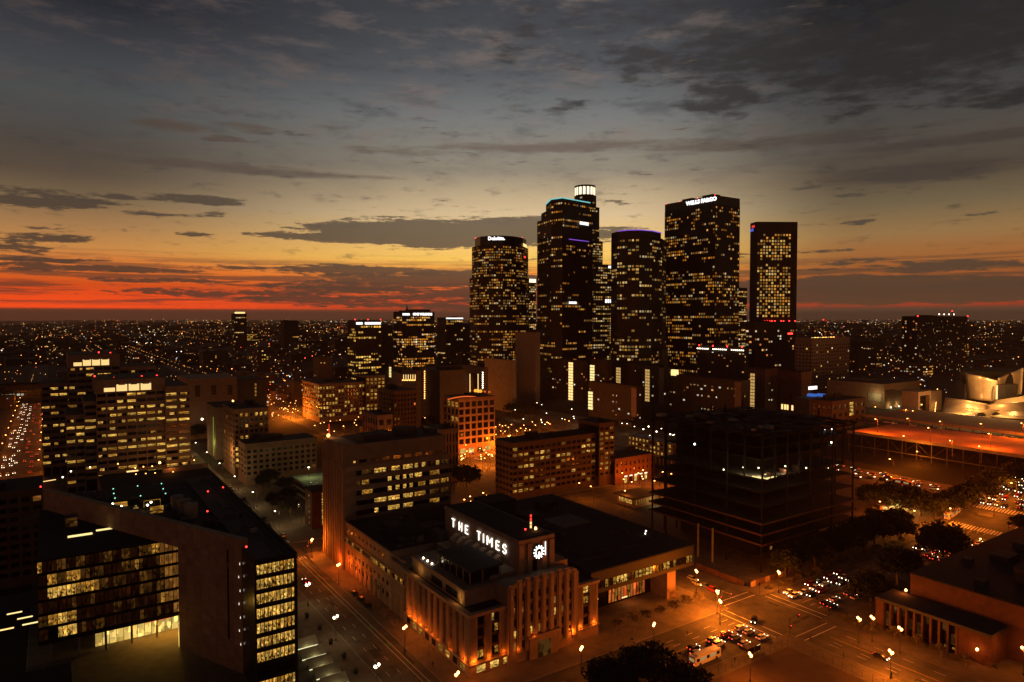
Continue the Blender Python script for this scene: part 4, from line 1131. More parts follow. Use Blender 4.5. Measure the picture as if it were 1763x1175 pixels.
# ------------------------------------------------------------------ steel frame under construction
def construction():
    t = thing('construction_frame', 'black open steel frame of a building under construction with one floor lit', 'building', (275, 202, 0))
    X0, X1, Y0, Y1 = 239.6, 310.0, 172.0, 236.0
    zs = [12.0, 16.2, 20.7, 27.0, 33.0, 38.0]
    for i, z in enumerate(zs):
        e = (0, 0, 0, 1.5, 2.5, 3.5)[i]
        m = MB(); m.box(X0 + e, Y0 + e, z - .45, X1 - e, Y1 - e, z)
        m.build('floor_slab', 'concrete_dark' if i == 5 else 'roof_dark', t)
        ed = MB(); ed.box(X0 + e - .15, Y0 + e - .15, z - .6, X1 - e + .1, Y0 + e - .01, z + .15); ed.box(X0 + e - .16, Y0 + e, z - .6, X0 + e - .01, Y1 - e, z + .15)
        ed.build('slab_edge', 'steel_reddish' if i < 3 else 'steel_black', t)  # red-brown on the lower edges stands in for reddish lamp light
    m = MB(); m.box(X0 + 9, Y0 + 8, 44.4, X1 - 2, Y1 - 2, 45); m.build('floor_slab', 'steel_black', t)
    m = MB(); m.box(X0 + 5, Y0 + 4.5, 50.4, X1 - 2, Y1 - 2, 51); m.build('floor_slab', 'steel_black', t)
    m = MB(); m.box(X0 + 16, Y0 + 15, 0, X1 - 6, Y1 - 6, 56); m.build('core_wall', 'steel_black', t)  # set-back slabs and black core added to darken the open interior
    rr = random.Random(3)
    for i in range(9):
        x = X0 + 1.2 + (X1 - X0 - 2.4) * i / 8
        for j in range(8):
            if 0 < i < 8 and 0 < j < 7 and (i * 3 + j) % 3: continue
            y = Y0 + 1.2 + (Y1 - Y0 - 2.4) * j / 7
            top = 57.0 + (rr.uniform(.5, 4) if rr.random() < .5 else 0)
            lo = 38.0 if (i + j) % 2 and i < 8 and j < 7 else 0.0
            m = MB(); m.box(x - .3, y - .3, lo, x + .3, y + .3, top); m.build('column', 'steel_black', t)
    for i in range(9):
        x = X0 + 1.2 + (X1 - X0 - 2.4) * i / 8
        m = MB(); m.box(x - .25, Y0, 56.2, x + .25, Y1, 57.0); m.build('roof_beam', 'steel_black', t)
    for j in range(8):
        y = Y0 + 1.2 + (Y1 - Y0 - 2.4) * j / 7
        m = MB(); m.box(X0, y - .25, 55.3, X1, y + .25, 56.15); m.build('roof_beam', 'steel_black', t)
    for i in range(16):
        for j in range(14):
            if rr.random() < .28: continue
            x = X0 + .5 + i * 4.35; y = Y0 + .5 + j * 4.5
            zz = 57.02 + rr.uniform(0, .5)
            piece('deck_panel', unit_box('deck_panel', 4.3, 4.2 if rr.random() < .7 else 2.6, .18), t, (x + 2.1, y + 2.2, zz), 0, rr.choice(('roof_dark', 'roof_grey', 'steel_black', 'roof_dark')))
    for i in range(22):
        x = rr.uniform(X0 + 3, X1 - 6); y = rr.uniform(Y0 + 6, Y1 - 4)
        piece('material_stack', unit_box('material_stack', rr.choice((2.2, 4.0)), rr.choice((1.2, 3.0)), rr.choice((.7, 1.4))), t, (x, y, 57.75), 0, rr.choice(('roof_pale', 'roof_grey', 'concrete')))
    for x, y in ((X0 + 9, Y0 + .4), (X0 + 26, Y0 + .4), (X0 + .5, Y0 + 28), (X0 + .5, Y0 + 46), (X0 + 44, Y0 + .4)):
        br = MB()
        if x > X0 + 1: br.tube((x - 4, y, 38), (x + 4, y, 55), .16); br.tube((x + 4, y, 38), (x - 4, y, 55), .16)
        else: br.tube((x, y - 4, 38), (x, y + 4, 55), .16); br.tube((x, y + 4, 38), (x, y - 4, 55), .16)
        br.build('cross_brace', 'steel_black', t)
    # the lit working floor
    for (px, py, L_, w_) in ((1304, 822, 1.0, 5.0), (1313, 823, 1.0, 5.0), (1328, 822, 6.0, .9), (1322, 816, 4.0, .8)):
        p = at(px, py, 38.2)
        m = MB(); m.box(p.x - L_/2, p.y - w_/2, 38.05, p.x + L_/2, p.y + w_/2, 38.25); m.build('glowing_plank', 'strip_pale', t)  # planks glow by emission in place of catching the work light
    for (px, py) in ((1306, 806), (1352, 803), (1246, 809), (1280, 805), (1388, 806)):
        p = at(px, py, 41.5); b = MB(); b.ball(p, .35); b.build('work_lamp', 'work_light', t)
        point_light('work_light', (p.x, p.y, 39.6), 800, (1.0, .78, .38), t, .4)
    for (px, py) in ((1196, 765), (1420, 739), (1433, 739)):
        b = MB(); b.ball(at(px, py, 52), .45); b.build('site_lamp', 'lamp_cool', t)
    b = MB(); b.ball(at(1432, 762, 46), .5); b.build('site_lamp', 'lamp_white', t)
    for i in range(3):
        m = MB(); m.box(X0 + 12 + 9 * i, Y0 + 4, 38.0, X0 + 13.2 + 9 * i, Y0 + 7, 39.6 + .4 * i); m.build('equipment_box', 'steel_reddish', t)
    # tall hoist posts at street side
    for px, py in ((1202, 910), (1227, 916)):
        p = onX(px, py, X0 - 6)
        m = MB(); m.tube((X0 - 6, p.y, 0), (X0 - 6, p.y, 15), .45); m.build('hoist_post', 'concrete', t)
    piece('lit_opening', unit_pane('lit_opening', 1.4, 1.2, 'Y'), t, (246, Y0 + .3, 9), mat='room_warm')
construction()

# ------------------------------------------------------------------ library with colonnade, lower right
def library():
    t = thing('library_building', 'low red-brown library with a colonnade of tall dark windows, lower right', 'building', (265, 95, 0))
    X0, Y0, Y1, Z = 231.3, 86.5, 121.0, 10.2
    B = 'brick_red'
    m = MB(); m.box(X0 + 1.6, Y0 + .2, 0, 243, Y1 - .2, Z - 1); m.build('core_wall', 'glass_dark', t)
    m = MB(); m.box(X0 - .2, Y0 - .2, Z - 1, 243, Y1 + .2, Z); m.build('canopy_roof', 'roof_grey', t)
    m = MB(); m.box(X0, Y1 - 2.6, .1, 242.8, Y1, Z - 1.01); m.build('end_wall', B, t)
    m = MB(); m.box(X0 + .3, Y0, .1, 242.8, Y0 + 9.5, Z - 1.01); m.build('corner_wall', B, t)
    ys = [Y0 + 9.5 + i * 2.52 for i in range(10)]
    for i, y in enumerate(ys):
        m = MB(); m.box(X0 + .05, y - .32, .2, X0 + 1.55, y + .32, Z - 1.02); m.build('pier', B, t)
        if i < 9:
            for k, (za, h_) in enumerate(((.9, 1.3), (2.4, 3.4), (6.0, 2.8))):
                lit = (i, k) in ((1, 2), (6, 2), (7, 2))
                piece('window', unit_pane('window', 1.7, h_, 'X'), t, (X0 + 1.58, y + 1.26, za), mat='room_dim' if lit or random.random() < .25 else 'glass_dark')
    for y in (Y0 + 10.6, Y0 + 13.0, Y0 + 20.5):
        piece('window', unit_pane('window', 1.2, .7, 'X'), t, (X0 + 1.56, y, .9), mat='room_warm')
    m = MB(); m.box(242.5, 62, 0, 335, 115.2, 17.4); m.build('upper_wall', 'brick_red', t)
    m = MB(); m.box(242.3, 61.8, 17.4, 335.2, 115.4, 17.9); m.build('roof', 'roof_dark', t)
    m = MB(); m.box(262, 62.4, 17.9, 334, 92, 22.5); m.build('upper_storey', 'brick_brown', t)
    m = MB(); m.box(261.7, 62.1, 22.5, 334.3, 92.3, 22.9); m.build('roof', 'roof_dark', t)
    for (x, y, a, b, h_) in ((250, 96, 4, 3, 1.2), (280, 100, 9, 6, 1.8), (300, 98, 6, 8, 2.4), (320, 104, 5, 5, 1.5), (270, 108, 3, 3, 1.0)):
        m = MB(); m.box(x, y, 17.9, x + a, y + b, 17.9 + h_); m.build('rooftop_unit', 'roof_grey', t)
    m = MB(); m.box(242.9, 40, 0, 300, 86.3, 11.4); m.build('rear_wing', 'brick_red', t)
    m = MB(); m.box(242.7, 39.8, 11.4, 300.2, 86.5, 11.8); m.build('roof', 'roof_dark', t)
    for (x, y, z, pw) in ((X0 - .5, Y0 + 3.5, 4.6, 340), (241.8, 116.3, 11.5, 300)):
        b = MB(); b.ball((x, y, z), .42, sz=1.2); b.build('wall_lamp', 'lamp_sodium', t)
        point_light('wall_light', (x - .5, y + (.6 if y > 110 else 0), z), pw * 2, (1, .17, .012), t, .3)
library()

# ------------------------------------------------------------------ towers on the hill
def poly_tower(t, pts, z0, z1, wall, floor, bay, p, pal, rng, part='shaft', bright=1.0, run=3.0, spand=.4, pier=.25, skip=(), rowp=None, rowvar=.55, blank_top=0.0, edges=None, frame=True):
    """glass prism on a plan polygon (counter-clockwise), floor bands, piers and lit windows on its edges"""
    zt = z1 - blank_top
    c = MB(); c.prism(pts, z0, z1 - .1); c.build(part, 'glass_tower' if wall != 'tower_brown' else 'tower_brown', t)
    n = len(pts); cx = sum(q[0] for q in pts) / n; cy = sum(q[1] for q in pts) / n
    rows = max(1, int((zt - z0) / floor))
    fr = MB(); lt = MB()
    for e in range(n):
        if edges is not None and e not in edges: continue
        a, b = Vector(pts[e]), Vector(pts[(e + 1) % n]); L_ = (b - a).length; u = (b - a) / L_; nv = Vector((u.y, -u.x))
        if nv.dot(-(a + b) / 2) <= 0: continue            # turned away from the viewpoint's side
        cols = max(1, round(L_ / bay)); w = L_ / cols
        def Q(s, o, z): q = a + u * s + nv * o; return (q.x, q.y, z)
        if frame:
            for i in range(cols + 1):
                s0, s1 = max(0, w * i - w * pier / 2), min(L_, w * i + w * pier / 2)
                fr.quad(Q(s0, .3, z0), Q(s1, .3, z0), Q(s1, .3, zt), Q(s0, .3, zt)); fr.quad(Q(s1, .3, z0), Q(s1, 0, z0), Q(s1, 0, zt), Q(s1, .3, zt)); fr.quad(Q(s0, 0, z0), Q(s0, .3, z0), Q(s0, .3, zt), Q(s0, 0, zt))
            for j in range(rows + 1):
                za = z0 + floor * j - floor * spand / 2; zb = min(zt, za + floor * spand); za = max(z0, za)
                fr.quad(Q(0, .25, za), Q(L_, .25, za), Q(L_, .25, zb), Q(0, .25, zb)); fr.quad(Q(0, .25, zb), Q(L_, .25, zb), Q(L_, 0, zb), Q(0, 0, zb)); fr.quad(Q(0, 0, za), Q(L_, 0, za), Q(L_, .25, za), Q(0, .25, za))
        g = litmap(rng, cols, rows, p, run, rowvar)
        for j in range(rows):
            if rowp and j in rowp: g[j] = [rng.random() < rowp[j] for _ in range(cols)]
            if j in skip: continue
            rb = rng.uniform(.65, 1.15)
            for i in range(cols):
                if not g[j][i]: continue
                cc = rng.choice(PAL[pal]); bb = .62 * bright * rb * (.2 + rng.random() ** 1.5)
                s0, s1 = w * (i + pier / 2), w * (i + 1 - pier / 2)
                if rng.random() < .2: s1 = s0 + (s1 - s0) * .6
                za = z0 + floor * (j + spand / 2); zb = z0 + floor * (j + 1 - spand / 2)
                lt.quad(Q(s0, .08, za), Q(s1, .08, za), Q(s1, .08, zb), Q(s0, .08, zb), (cc[0]*bb, cc[1]*bb, cc[2]*bb))
    if frame and fr.f: fr.build('facade_grid', wall, t, 'stuff')
    if lt.f: lt.build('window_lighting', 'window_light', t, 'stuff')

def pxy(px, D):                        # plan point under pixel column px at forward distance D
    q = dep(px, HYP, D); return (q.x, q.y)
def ztop(py, D): return EYE + (HYP - py) / FPX * D * 1.0
def strip(name, a, b, z0, z1, mat, t, off=.5):
    a, b = Vector(a), Vector(b); u = (b - a).normalized(); nv = Vector((u.y, -u.x)) * off
    m = MB(); q = [a, b, b + nv, a + nv]; m.prism([(v.x, v.y) for v in q], z0, z1); return m.build(name, mat, t)
def sign_on(txt, a, b, z, size, mat, t, depth=.3, offset=.1, off=.7, aspect=1.0, shear=0.0, name='sign'):
    a, b = Vector((*a, z)), Vector((*b, z)); mid = (a + b) / 2; u = (b - a).normalized()
    cu = bpy.data.curves.new(name, 'FONT'); cu.body = txt; cu.size = size; cu.align_x = 'CENTER'; cu.align_y = 'CENTER'; cu.offset = offset; cu.extrude = depth; cu.resolution_u = 2; cu.shear = shear
    ob = bpy.data.objects.new(name + '_curve', cu); col.objects.link(ob)
    me = bpy.data.meshes.new_from_object(ob.evaluated_get(bpy.context.evaluated_depsgraph_get()))
    bpy.data.objects.remove(ob); bpy.data.curves.remove(cu)
    nv = Vector((u.y, -u.x, 0)) * off
    rot = Matrix(((u.x, 0, -nv.normalized().x * -1, 0), (u.y, 0, nv.normalized().y, 0), (0, 1, 0, 0), (0, 0, 0, 1)))
    me.transform(Matrix.Translation(mid + nv - Vector(org(t))) @ rot @ Matrix.Diagonal((aspect, 1, 1, 1)))
    me.materials.clear(); me.materials.append(M[mat])
    r = bpy.data.objects.new(name, me); col.objects.link(r); r.parent = t
    return r
def beacon(t, x, y, z, r=.9, mat='beacon_red'):
    b = MB(); b.ball((x, y, z - 1.8), r); return b.build('beacon', mat, t)

def hill_towers():
    rng = random.Random(21)
    # curved-front tower with a lit sign near its top
    D = 900
    t = thing('skyscraper', 'curved-front dark skyscraper, leftmost of the hill cluster, with a white name sign', 'skyscraper', (*pxy(861, D), HILL))
    lo = [pxy(809, D + 20), pxy(822, D - 6), pxy(842, D - 16), pxy(866, D - 18), pxy(889, D - 6), pxy(905, D + 14), pxy(911, D + 40), pxy(880, D + 90), pxy(815, D + 80)]
    md = [pxy(813, D + 20), pxy(824, D - 2), pxy(842, D - 12), pxy(866, D - 14), pxy(888, D - 3), pxy(903, D + 15), pxy(909, D + 40), pxy(880, D + 86), pxy(818, D + 76)]
    hi = [pxy(818, D + 24), pxy(827, D + 2), pxy(844, D - 8), pxy(866, D - 10), pxy(886, D), pxy(900, D + 17), pxy(906, D + 40), pxy(880, D + 84), pxy(820, D + 74)]
    zA, zB, zC = ztop(478, D), ztop(424, D), ztop(408, D)
    poly_tower(t, lo, HILL, zA, 'tower_dark', 3.35, 3.1, .46, 'amber', rng, 'lower_shaft', run=2.0, rowp={j: .03 for j in (20, 21, 26, 27)})
    poly_tower(t, md, zA, zB, 'tower_dark', 3.35, 3.1, .54, 'amber', rng, 'upper_shaft', run=2.0)
    poly_tower(t, hi, zB, zC, 'tower_dark', 3.35, 3.6, .06, 'amber', rng, 'crown', edges=())
    sign_on('Deloitte.', hi[2], hi[3], (zB + zC) / 2 + 2.2, 6.2, 'sign_white', t, offset=.28)
    strip('light_panel', pxy(901, D + 16), pxy(906, D + 38), zB + 1, zB + 5, 'strip_warm', t)
    b = MB(); q = pxy(903.5, D + 14); b.ball((q[0], q[1], ztop(442, D)), 1.7); b.build('beacon', 'neon_red', t)
    for x_ in (819, 899): q = pxy(x_, D + 30); beacon(t, q[0], q[1], zC + 3)
    # stepped tower with a pale-cyan roof edge
    D = 850
    t = thing('skyscraper', 'tall stepped dark skyscraper edged in cyan light along its roof', 'skyscraper', (*pxy(968, D), HILL))
    def steps(xl, xr, dd): return [pxy(xl, D + 46 - dd), pxy(949, D + 4), pxy(968, D - 6), pxy(xr, D + 30), pxy(xr - 2, D + 80), pxy(xl + 6, D + 90)]
    z1, z2, z3 = ztop(374, D), ztop(360, D), ztop(344, D)
    dim = {j: .02 for j in (36, 37, 38, 39, 40, 24, 25)}; dim[57] = .95; dim[47] = .55
    poly_tower(t, steps(925, 1020, 0), HILL, z1, 'tower_dark', 3.55, 3.3, .2, 'amber', rng, 'lower_shaft', rowp=dim, run=4.0)
    poly_tower(t, steps(932, 1017, 2), z1, z2, 'tower_dark', 3.55, 3.3, .12, 'amber', rng, 'middle_shaft')
    hi = steps(940, 1015, 4)
    poly_tower(t, hi, z2, z3, 'tower_dark', 3.55, 3.3, .12, 'amber', rng, 'upper_shaft', rowp={1: .6})
    for a, b in ((0, 1), (1, 2), (2, 3)): strip('roof_edge_light', hi[a], hi[b], z3 - .6, z3 + .5, 'sign_cyan', t, 1.0)
    lo = steps(925, 1020, 0)
    sign_on('aecom', pxy(996, D + 12), pxy(1011, D + 26), ztop(382, D), 7.0, 'sign_white', t, offset=.3, off=1.6, shear=.2)
    strip('light_line', pxy(979, D - 1), pxy(1012, D + 26), ztop(413.5, D), ztop(412.6, D), 'sign_purple', t, 1.6)
    sign_on('aecom', pxy(979, D + 0), pxy(990, D + 8), ztop(521, D), 5.0, 'sign_white', t, offset=.25, off=1.6)
    # round crowned tower behind
    D = 1150
    t = thing('skyscraper', 'tallest skyscraper with a brightly lit round crown, partly hidden behind the stepped tower', 'skyscraper', (*pxy(1010, D), HILL))
    def circ(pc, r, n=20): c = Vector(pxy(pc, D)); return [(c.x + r * math.cos(2 * math.pi * i / n), c.y + r * math.sin(2 * math.pi * i / n)) for i in range(n)]
    def sq(xl, xr, dd=0): return [pxy(xl, D + dd), pxy((xl + xr) / 2, D - 14 + dd), pxy(xr, D + dd), pxy(xr, D + 60), pxy(xl, D + 60)]
    poly_tower(t, sq(990, 1053, -6), HILL, ztop(457, D), 'tower_dark', 4.0, 4.2, .5, 'office', rng, 'base_shaft')
    poly_tower(t, sq(992, 1037), ztop(457, D), ztop(417, D), 'tower_dark', 4.0, 4.2, .55, 'office', rng, 'lower_shaft')
    poly_tower(t, sq(992, 1031), ztop(417, D), ztop(359, D), 'tower_dark', 4.0, 4.2, .3, 'office', rng, 'middle_shaft')
    poly_tower(t, circ(1007, 18), ztop(359, D), ztop(340, D), 'tower_dark', 4.0, 4.0, .08, 'office', rng, 'upper_shaft')
    cr = MB(); cr.prism(circ(1006.5, 15.5), ztop(340, D), ztop(325, D)); cr.build('crown_core', 'tower_brown', t)
    for i, q in enumerate(circ(1006.5, 16.2, 16)):
        c = Vector(pxy(1006.5, D)); v = (Vector(q) - c).normalized(); u = Vector((-v.y, v.x))
        p0, p1 = c + v * 16.6 - u * 2.1, c + v * 16.6 + u * 2.1
        m = MB(); m.quad((p0.x, p0.y, ztop(339, D)), (p1.x, p1.y, ztop(339, D)), (p1.x, p1.y, ztop(326, D)), (p0.x, p0.y, ztop(326, D))); m.build('crown_panel', 'crown_light', t)
    cr = MB(); cr.prism(circ(1006.5, 17.5), ztop(325, D), ztop(323, D)); cr.build('crown_rim', 'tower_brown', t)
    for x_ in (990, 1023): q = pxy(x_, D); beacon(t, q[0], q[1], ztop(322, D), .8)
    sign_on('US', pxy(1043, D - 8), pxy(1052, D - 4), ztop(519, D), 8.0, 'sign_white', t, offset=.9, off=1.5) if False else strip('light_panel', pxy(1041, D - 10), pxy(1052, D - 5), ztop(522, D), ztop(516, D), 'sign_white', t, 1.5)
    strip('light_panel', pxy(1046.5, D - 8), pxy(1051.5, D - 5), ztop(463, D), ztop(459, D), 'sign_white', t, 1.5)
    # curved glass tower with violet edge
    D = 800
    t = thing('skyscraper', 'dark glass tower with a gently curved front and a violet line on its roof', 'skyscraper', (*pxy(1098, D), HILL))
    base = [pxy(1052, D + 14), pxy(1062, D - 4), pxy(1080, D - 14), pxy(1100, D - 16), pxy(1122, D - 8), pxy(1139, D + 12), pxy(1146, D + 40), pxy(1120, D + 70), pxy(1056, D + 66)]
    z1, z2 = ztop(410, D), ztop(400, D)
    dim = {j: .03 for j in (17, 18, 19, 20, 52, 53)}
    poly_tower(t, base, HILL, z1, 'tower_dark', 3.7, 3.8, .22, 'office', rng, 'shaft', rowp=dim, run=3.5)
    top = [pxy(1052, D + 14), pxy(1063, D - 3), pxy(1080, D - 13), pxy(1100, D - 15), pxy(1121, D - 7), pxy(1137, D + 12), pxy(1120, D + 66), pxy(1056, D + 62)]
    poly_tower(t, top, z1, z2, 'tower_dark', 3.7, 3.8, .0, 'office', rng, 'crown', edges=())
    for a, b in ((1, 2), (2, 3), (3, 4), (4, 5)): strip('roof_edge_light', top[a], top[b], z2 - .4, z2 + .5, 'sign_purple', t, .8)
    # broad tower with the white bank lettering
    D = 820
    t = thing('skyscraper', 'broadest dark skyscraper with white lettering along its top edge', 'skyscraper', (*pxy(1232, D), HILL))
    X0, Y0, Z, X1, Y1 = bspec(1232, 336, D, 1145, 1274)
    plan = [(X0, Y0), (X1, Y0), (X1, Y1), (X0, Y1)]
    dim = {j: .04 for j in (24, 25, 38, 39, 40)}; dim[29] = .5; dim[30] = .45
    poly_tower(t, plan, HILL, Z, 'tower_dark', 3.75, 3.4, .33, 'amber', rng, 'shaft', rowp=dim, run=2.2, blank_top=10)
    sign_on('WELLS FARGO', (X0, Y0 + (Y1 - Y0) * .50), (X0, Y0 + 2), Z - 4.6, 6.4, 'sign_white', t, offset=.3, off=.8, aspect=1.12)
    for f in (.02, .35, .72, .98): beacon(t, X0 + 1, Y0 + (Y1 - Y0) * f, Z + 2, .7)
    for a, b in ((.1, .3), (.5, .7)):
        m = MB(); m.box(X0 + 5, Y0 + (Y1 - Y0) * a, Z - .1, X0 + 18, Y0 + (Y1 - Y0) * b, Z + 3); m.build('rooftop_unit', 'tower_dark', t)
    # chamfered slab tower, rightmost
    D = 850
    t = thing('skyscraper', 'straight brown slab skyscraper, rightmost of the cluster, with a dense grid of lit windows', 'skyscraper', (*pxy(1330, D), HILL))
    a0, a1, a2 = pxy(1290, D + 16), pxy(1300, D), pxy(1371, D + 2)
    z0, z1 = ztop(650, D), ztop(383, D)
    m = MB(); m.prism([a0, a1, a2, pxy(1371, D + 60), pxy(1290, D + 60)], HILL, z1); m.build('shaft', 'tower_brown', t)
    b0, b1 = pxy(1302, D), pxy(1365, D + 2)
    A, B = Vector(b0), Vector(b1); u = (B - A).normalized(); nv = Vector((u.y, -u.x)); L_ = (B - A).length
    lt = MB(); cols, fl = 13, 3.72
    zt = ztop(403, D); rows = int((zt - ztop(552, D)) / fl)
    m = MB(); q = [A, B, B + nv * .1, A + nv * .1]; m.prism([(v.x, v.y) for v in q], zt - rows * fl, zt); m.build('glazing', 'glass_tower', t)
    gr = MB()
    for i in range(cols + 1):
        c = A + u * (L_ * i / cols); q = [c - u * .55, c + u * .55, c + u * .55 + nv * .5, c - u * .55 + nv * .5]; gr.prism([(v.x, v.y) for v in q], zt - rows * fl, zt)
    for j in range(rows + 1):
        q = [A, B, B + nv * .45, A + nv * .45]; gr.prism([(v.x, v.y) for v in q], zt - j * fl - .55, zt - j * fl + .55)
    gr.build('facade_grid', 'tower_brown', t, 'stuff')
    for j in range(rows):
        pr = .12 if j in (9, 10) else (.5 if j < 2 else .78)
        for i in range(cols):
            pp = pr * (.7 if i in (0, 12) else 1)
            if rng.random() > pp: continue
            cc = rng.choice(PAL['office'][:5] + PAL['amber'][:2]); bb = .18 + .6 * rng.random() ** 1.3
            s0, s1 = L_ * i / cols + .6, L_ * (i + 1) / cols - .6
            p0, p1 = A + u * s0 + nv * .15, A + u * s1 + nv * .15; za = zt - (j + 1) * fl + .6; zb = zt - j * fl - .6
            lt.quad((p0.x, p0.y, za), (p1.x, p1.y, za), (p1.x, p1.y, zb), (p0.x, p0.y, zb), (cc[0]*bb, cc[1]*bb, cc[2]*bb))
    lt.build('window_lighting', 'window_light', t, 'stuff')
    strip('logo_upper', pxy(1293.5, D + 11), pxy(1298, D + 4), ztop(392, D), ztop(388, D), 'sign_red', t, .8)
    strip('logo_lower', pxy(1291.0, D + 15), pxy(1296, D + 7), ztop(398, D), ztop(393.5, D), 'sign_blue', t, .8)
    for x_ in (1317, 1321, 1325, 1329, 1334, 1345, 1349, 1359, 1369): q = pxy(x_, D - 2); b = MB(); b.ball((q[0], q[1], ztop(553, D)), .8); b.build('beacon', 'beacon_red', t)
    # slim ones in the gaps
    tower('skyscraper', 'slim pale-topped tower in the gap between the curved and the stepped skyscrapers', 'skyscraper', *sum(zip(pxy(911, 1300), pxy(923, 1330)), ())[:4] if False else (pxy(911, 1300)[0], pxy(911, 1300)[0] + 16, pxy(911, 1300)[1], pxy(911, 1300)[1] + 30), ztop(484, 1300), p=.5, top=6, bay=3.2, seed=4)
    q = pxy(911, 1295)
    m = MB(); m.box(q[0], q[1] - 1, ztop(487, 1300), q[0] + 15, q[1] - .5, ztop(481, 1300)); m.build('crown_light', 'crown_light', [o for o in bpy.data.objects if o.get('label', '').startswith('slim pale-topped')][0])
    q = pxy(1272, 1200)
    tower('skyscraper', 'narrow lit tower showing between the two rightmost skyscrapers', 'skyscraper', q[0], q[0] + 22, q[1], q[1] + 30, ztop(497, 1200), p=.5, top=4, bay=3.4, seed=9)
    # dark apartment tower below the slab tower
    X0, Y0, Z, X1, Y1 = bspec(1300, 556, 760, 1284, 1368)
    tower('apartment_tower', 'dark apartment tower with scattered lights in front of the slab skyscraper', 'tower', X0, X1, Y0, Y1, Z, p=.09, pal='home', floor=3.0, bay=4.2, run=1.2, seed=12, units=2)
hill_towers()

# ------------------------------------------------------------------ other far towers
def far_towers():
    S = [  # name label xl xr ytop D wall p pal extras
        ('round-topped tower with a golden lit crown, farthest left on the skyline', 403, 425, 541, 1900, 'tower_brown', .12, 'office'),
        ('plain unlit slab tower standing alone left of centre on the skyline', 489, 514, 553, 1700, 'tower_dark', .01, 'office'),
        ('mid-height tower with white roof sign and many yellow floors', 612, 656, 553, 1050, 'tower_brown', .36, 'gold'),
        ('dark unlit tower beside the yellow-lit signed tower', 657, 676, 562, 1150, 'tower_brown', .03, 'office'),
        ('broad tower with a white name sign and a roof spike', 692, 748, 538, 1150, 'tower_brown', .35, 'amber'),
        ('squat tower with a bright white line along its roof', 768, 797, 548, 1250, 'tower_dark', .12, 'office'),
        ('brown slab between the white-lined tower and the curved skyscraper', 797, 812, 560, 1300, 'tower_brown', .03, 'office'),
    ]
    for k, (lb, xl, xr, yt, D, wl, p, pal) in enumerate(S):
        q = pxy(xl, D); X1 = onY(xr, HYP, q[1]).x
        z = ztop(yt, D)
        t = tower('office_tower', lb, 'tower', q[0], X1, q[1], q[1] + 35, z, wall=wl, core='tower_brown' if wl == 'tower_brown' else 'glass_tower', p=p, pal=pal, floor=4.2, bay=4.2, top=7 if k in (2, 4) else 4, seed=30 + k, units=1 if k in (0, 1) else 2, base=0, run=4)
        if k == 0:
            m = MB(); m.box(q[0] + 6, q[1] + 4, z + 1, X1 - 4, q[1] + 20, z + 6); m.build('lit_crown', 'strip_warm', t)
            m = MB(); m.box(q[0] + 3, q[1] + 2, z + 6, X1 - 3, q[1] + 22, z + 8); m.build('crown_cap', 'tower_brown', t)
        if k == 2:
            m = MB(); m.box(q[0] + 1, q[1] - 1.2, z - 5.5, q[0] + 11, q[1] - .3, z - 2); m.build('sign_panel', 'sign_white', t)
            m = MB(); m.box(q[0] + 15, q[1] - 1.2, z - 5.5, X1 - 1, q[1] - .3, z - 2); m.build('sign_panel', 'sign_white', t)
            for x_ in (q[0], (q[0] + X1) / 2, X1): beacon(t, x_, q[1] + 2, z + 4, .9)
        if k == 4:
            sign_on('ONE WILSHIRE', (q[0] + 15, q[1]), (X1, q[1]), z - 3.4, 5.4, 'sign_white', t, offset=.35)
            m = MB(); m.box(q[0] + 1, q[1] - 1.0, z - 5.2, q[0] + 14, q[1] - .3, z - 1.8); m.build('sign_panel', 'sign_white', t)
            m = MB(); m.tube((q[0] + 14, q[1] + 10, z), (q[0] + 14, q[1] + 10, z + 13), 2.6, .3, k=4); m.build('roof_spike', 'tower_dark', t)
            m = MB(); m.box(q[0] + 18, q[1] + 8, z, X1 - 4, q[1] + 25, z + 5); m.build('penthouse', 'tower_dark', t)
        if k == 5:
            m = MB(); m.box(q[0], q[1] - .8, z - 1.6, X1, q[1] - .1, z + .6); m.build('roof_edge_light', 'sign_white', t)
    # apartment slab on the right horizon
    X0, Y0, Z, X1, Y1 = bspec(1580, 546, 980, 1577, 1666)
    t = tower('apartment_tower', 'wide dark apartment slab with red corner lamps on the right of the skyline', 'tower', X0, X1, Y0, Y0 + 22, Z, p=.10, pal='home', floor=3.0, bay=3.6, run=1.1, seed=50, units=3, pier=.4, wall='tower_dark', bright=.8)
    beacon(t, X0, Y0, Z + 3, 1.0); beacon(t, X1, Y0, Z + 3, 1.0)
    for k in range(4):
        b = MB(); b.ball((X0 + (X1 - X0) * (.45 + .1 * k), Y0 + 3, Z + 4), .7); b.build('roof_lamp', 'lamp_white', t)
    m = MB(); m.tube((X0 + (X1 - X0) * .73, Y0 + 4, Z), (X0 + (X1 - X0) * .73, Y0 + 4, Z + 10), .3); m.build('mast', 'steel_black', t); beacon(t, X0 + (X1 - X0) * .73, Y0 + 4, Z + 11, .9)
    # pale stone office with punched windows
    X0, Y0, Z, X1, Y1 = bspec(1398, 584, 720, 1369, 1463)
    t = tower('office_tower', 'pale stone office block with a grid of small dark windows, right of the skyscrapers', 'tower', X0, X1, Y0, Y1, Z, wall='stone_beige', core='glass_dark', p=.05, pX=.07, pal='office', floor=3.7, bay=4.0, pier=.5, spand=.55, run=1.1, seed=51, beacons=0)
    for k in range(9):
        b = MB(); b.box(X0 + 6 + k * 5, Y0 + 4, Z + .1, X0 + 9 + k * 5, Y0 + 4.5, Z + 1.4); b.build('roof_lamp', 'lamp_sodium_far' if k % 3 else 'strip_pale', t)
    for k in range(3): beacon(t, X0 - 4 + 3 * k, Y0 + 25, Z + 7, 1.0)
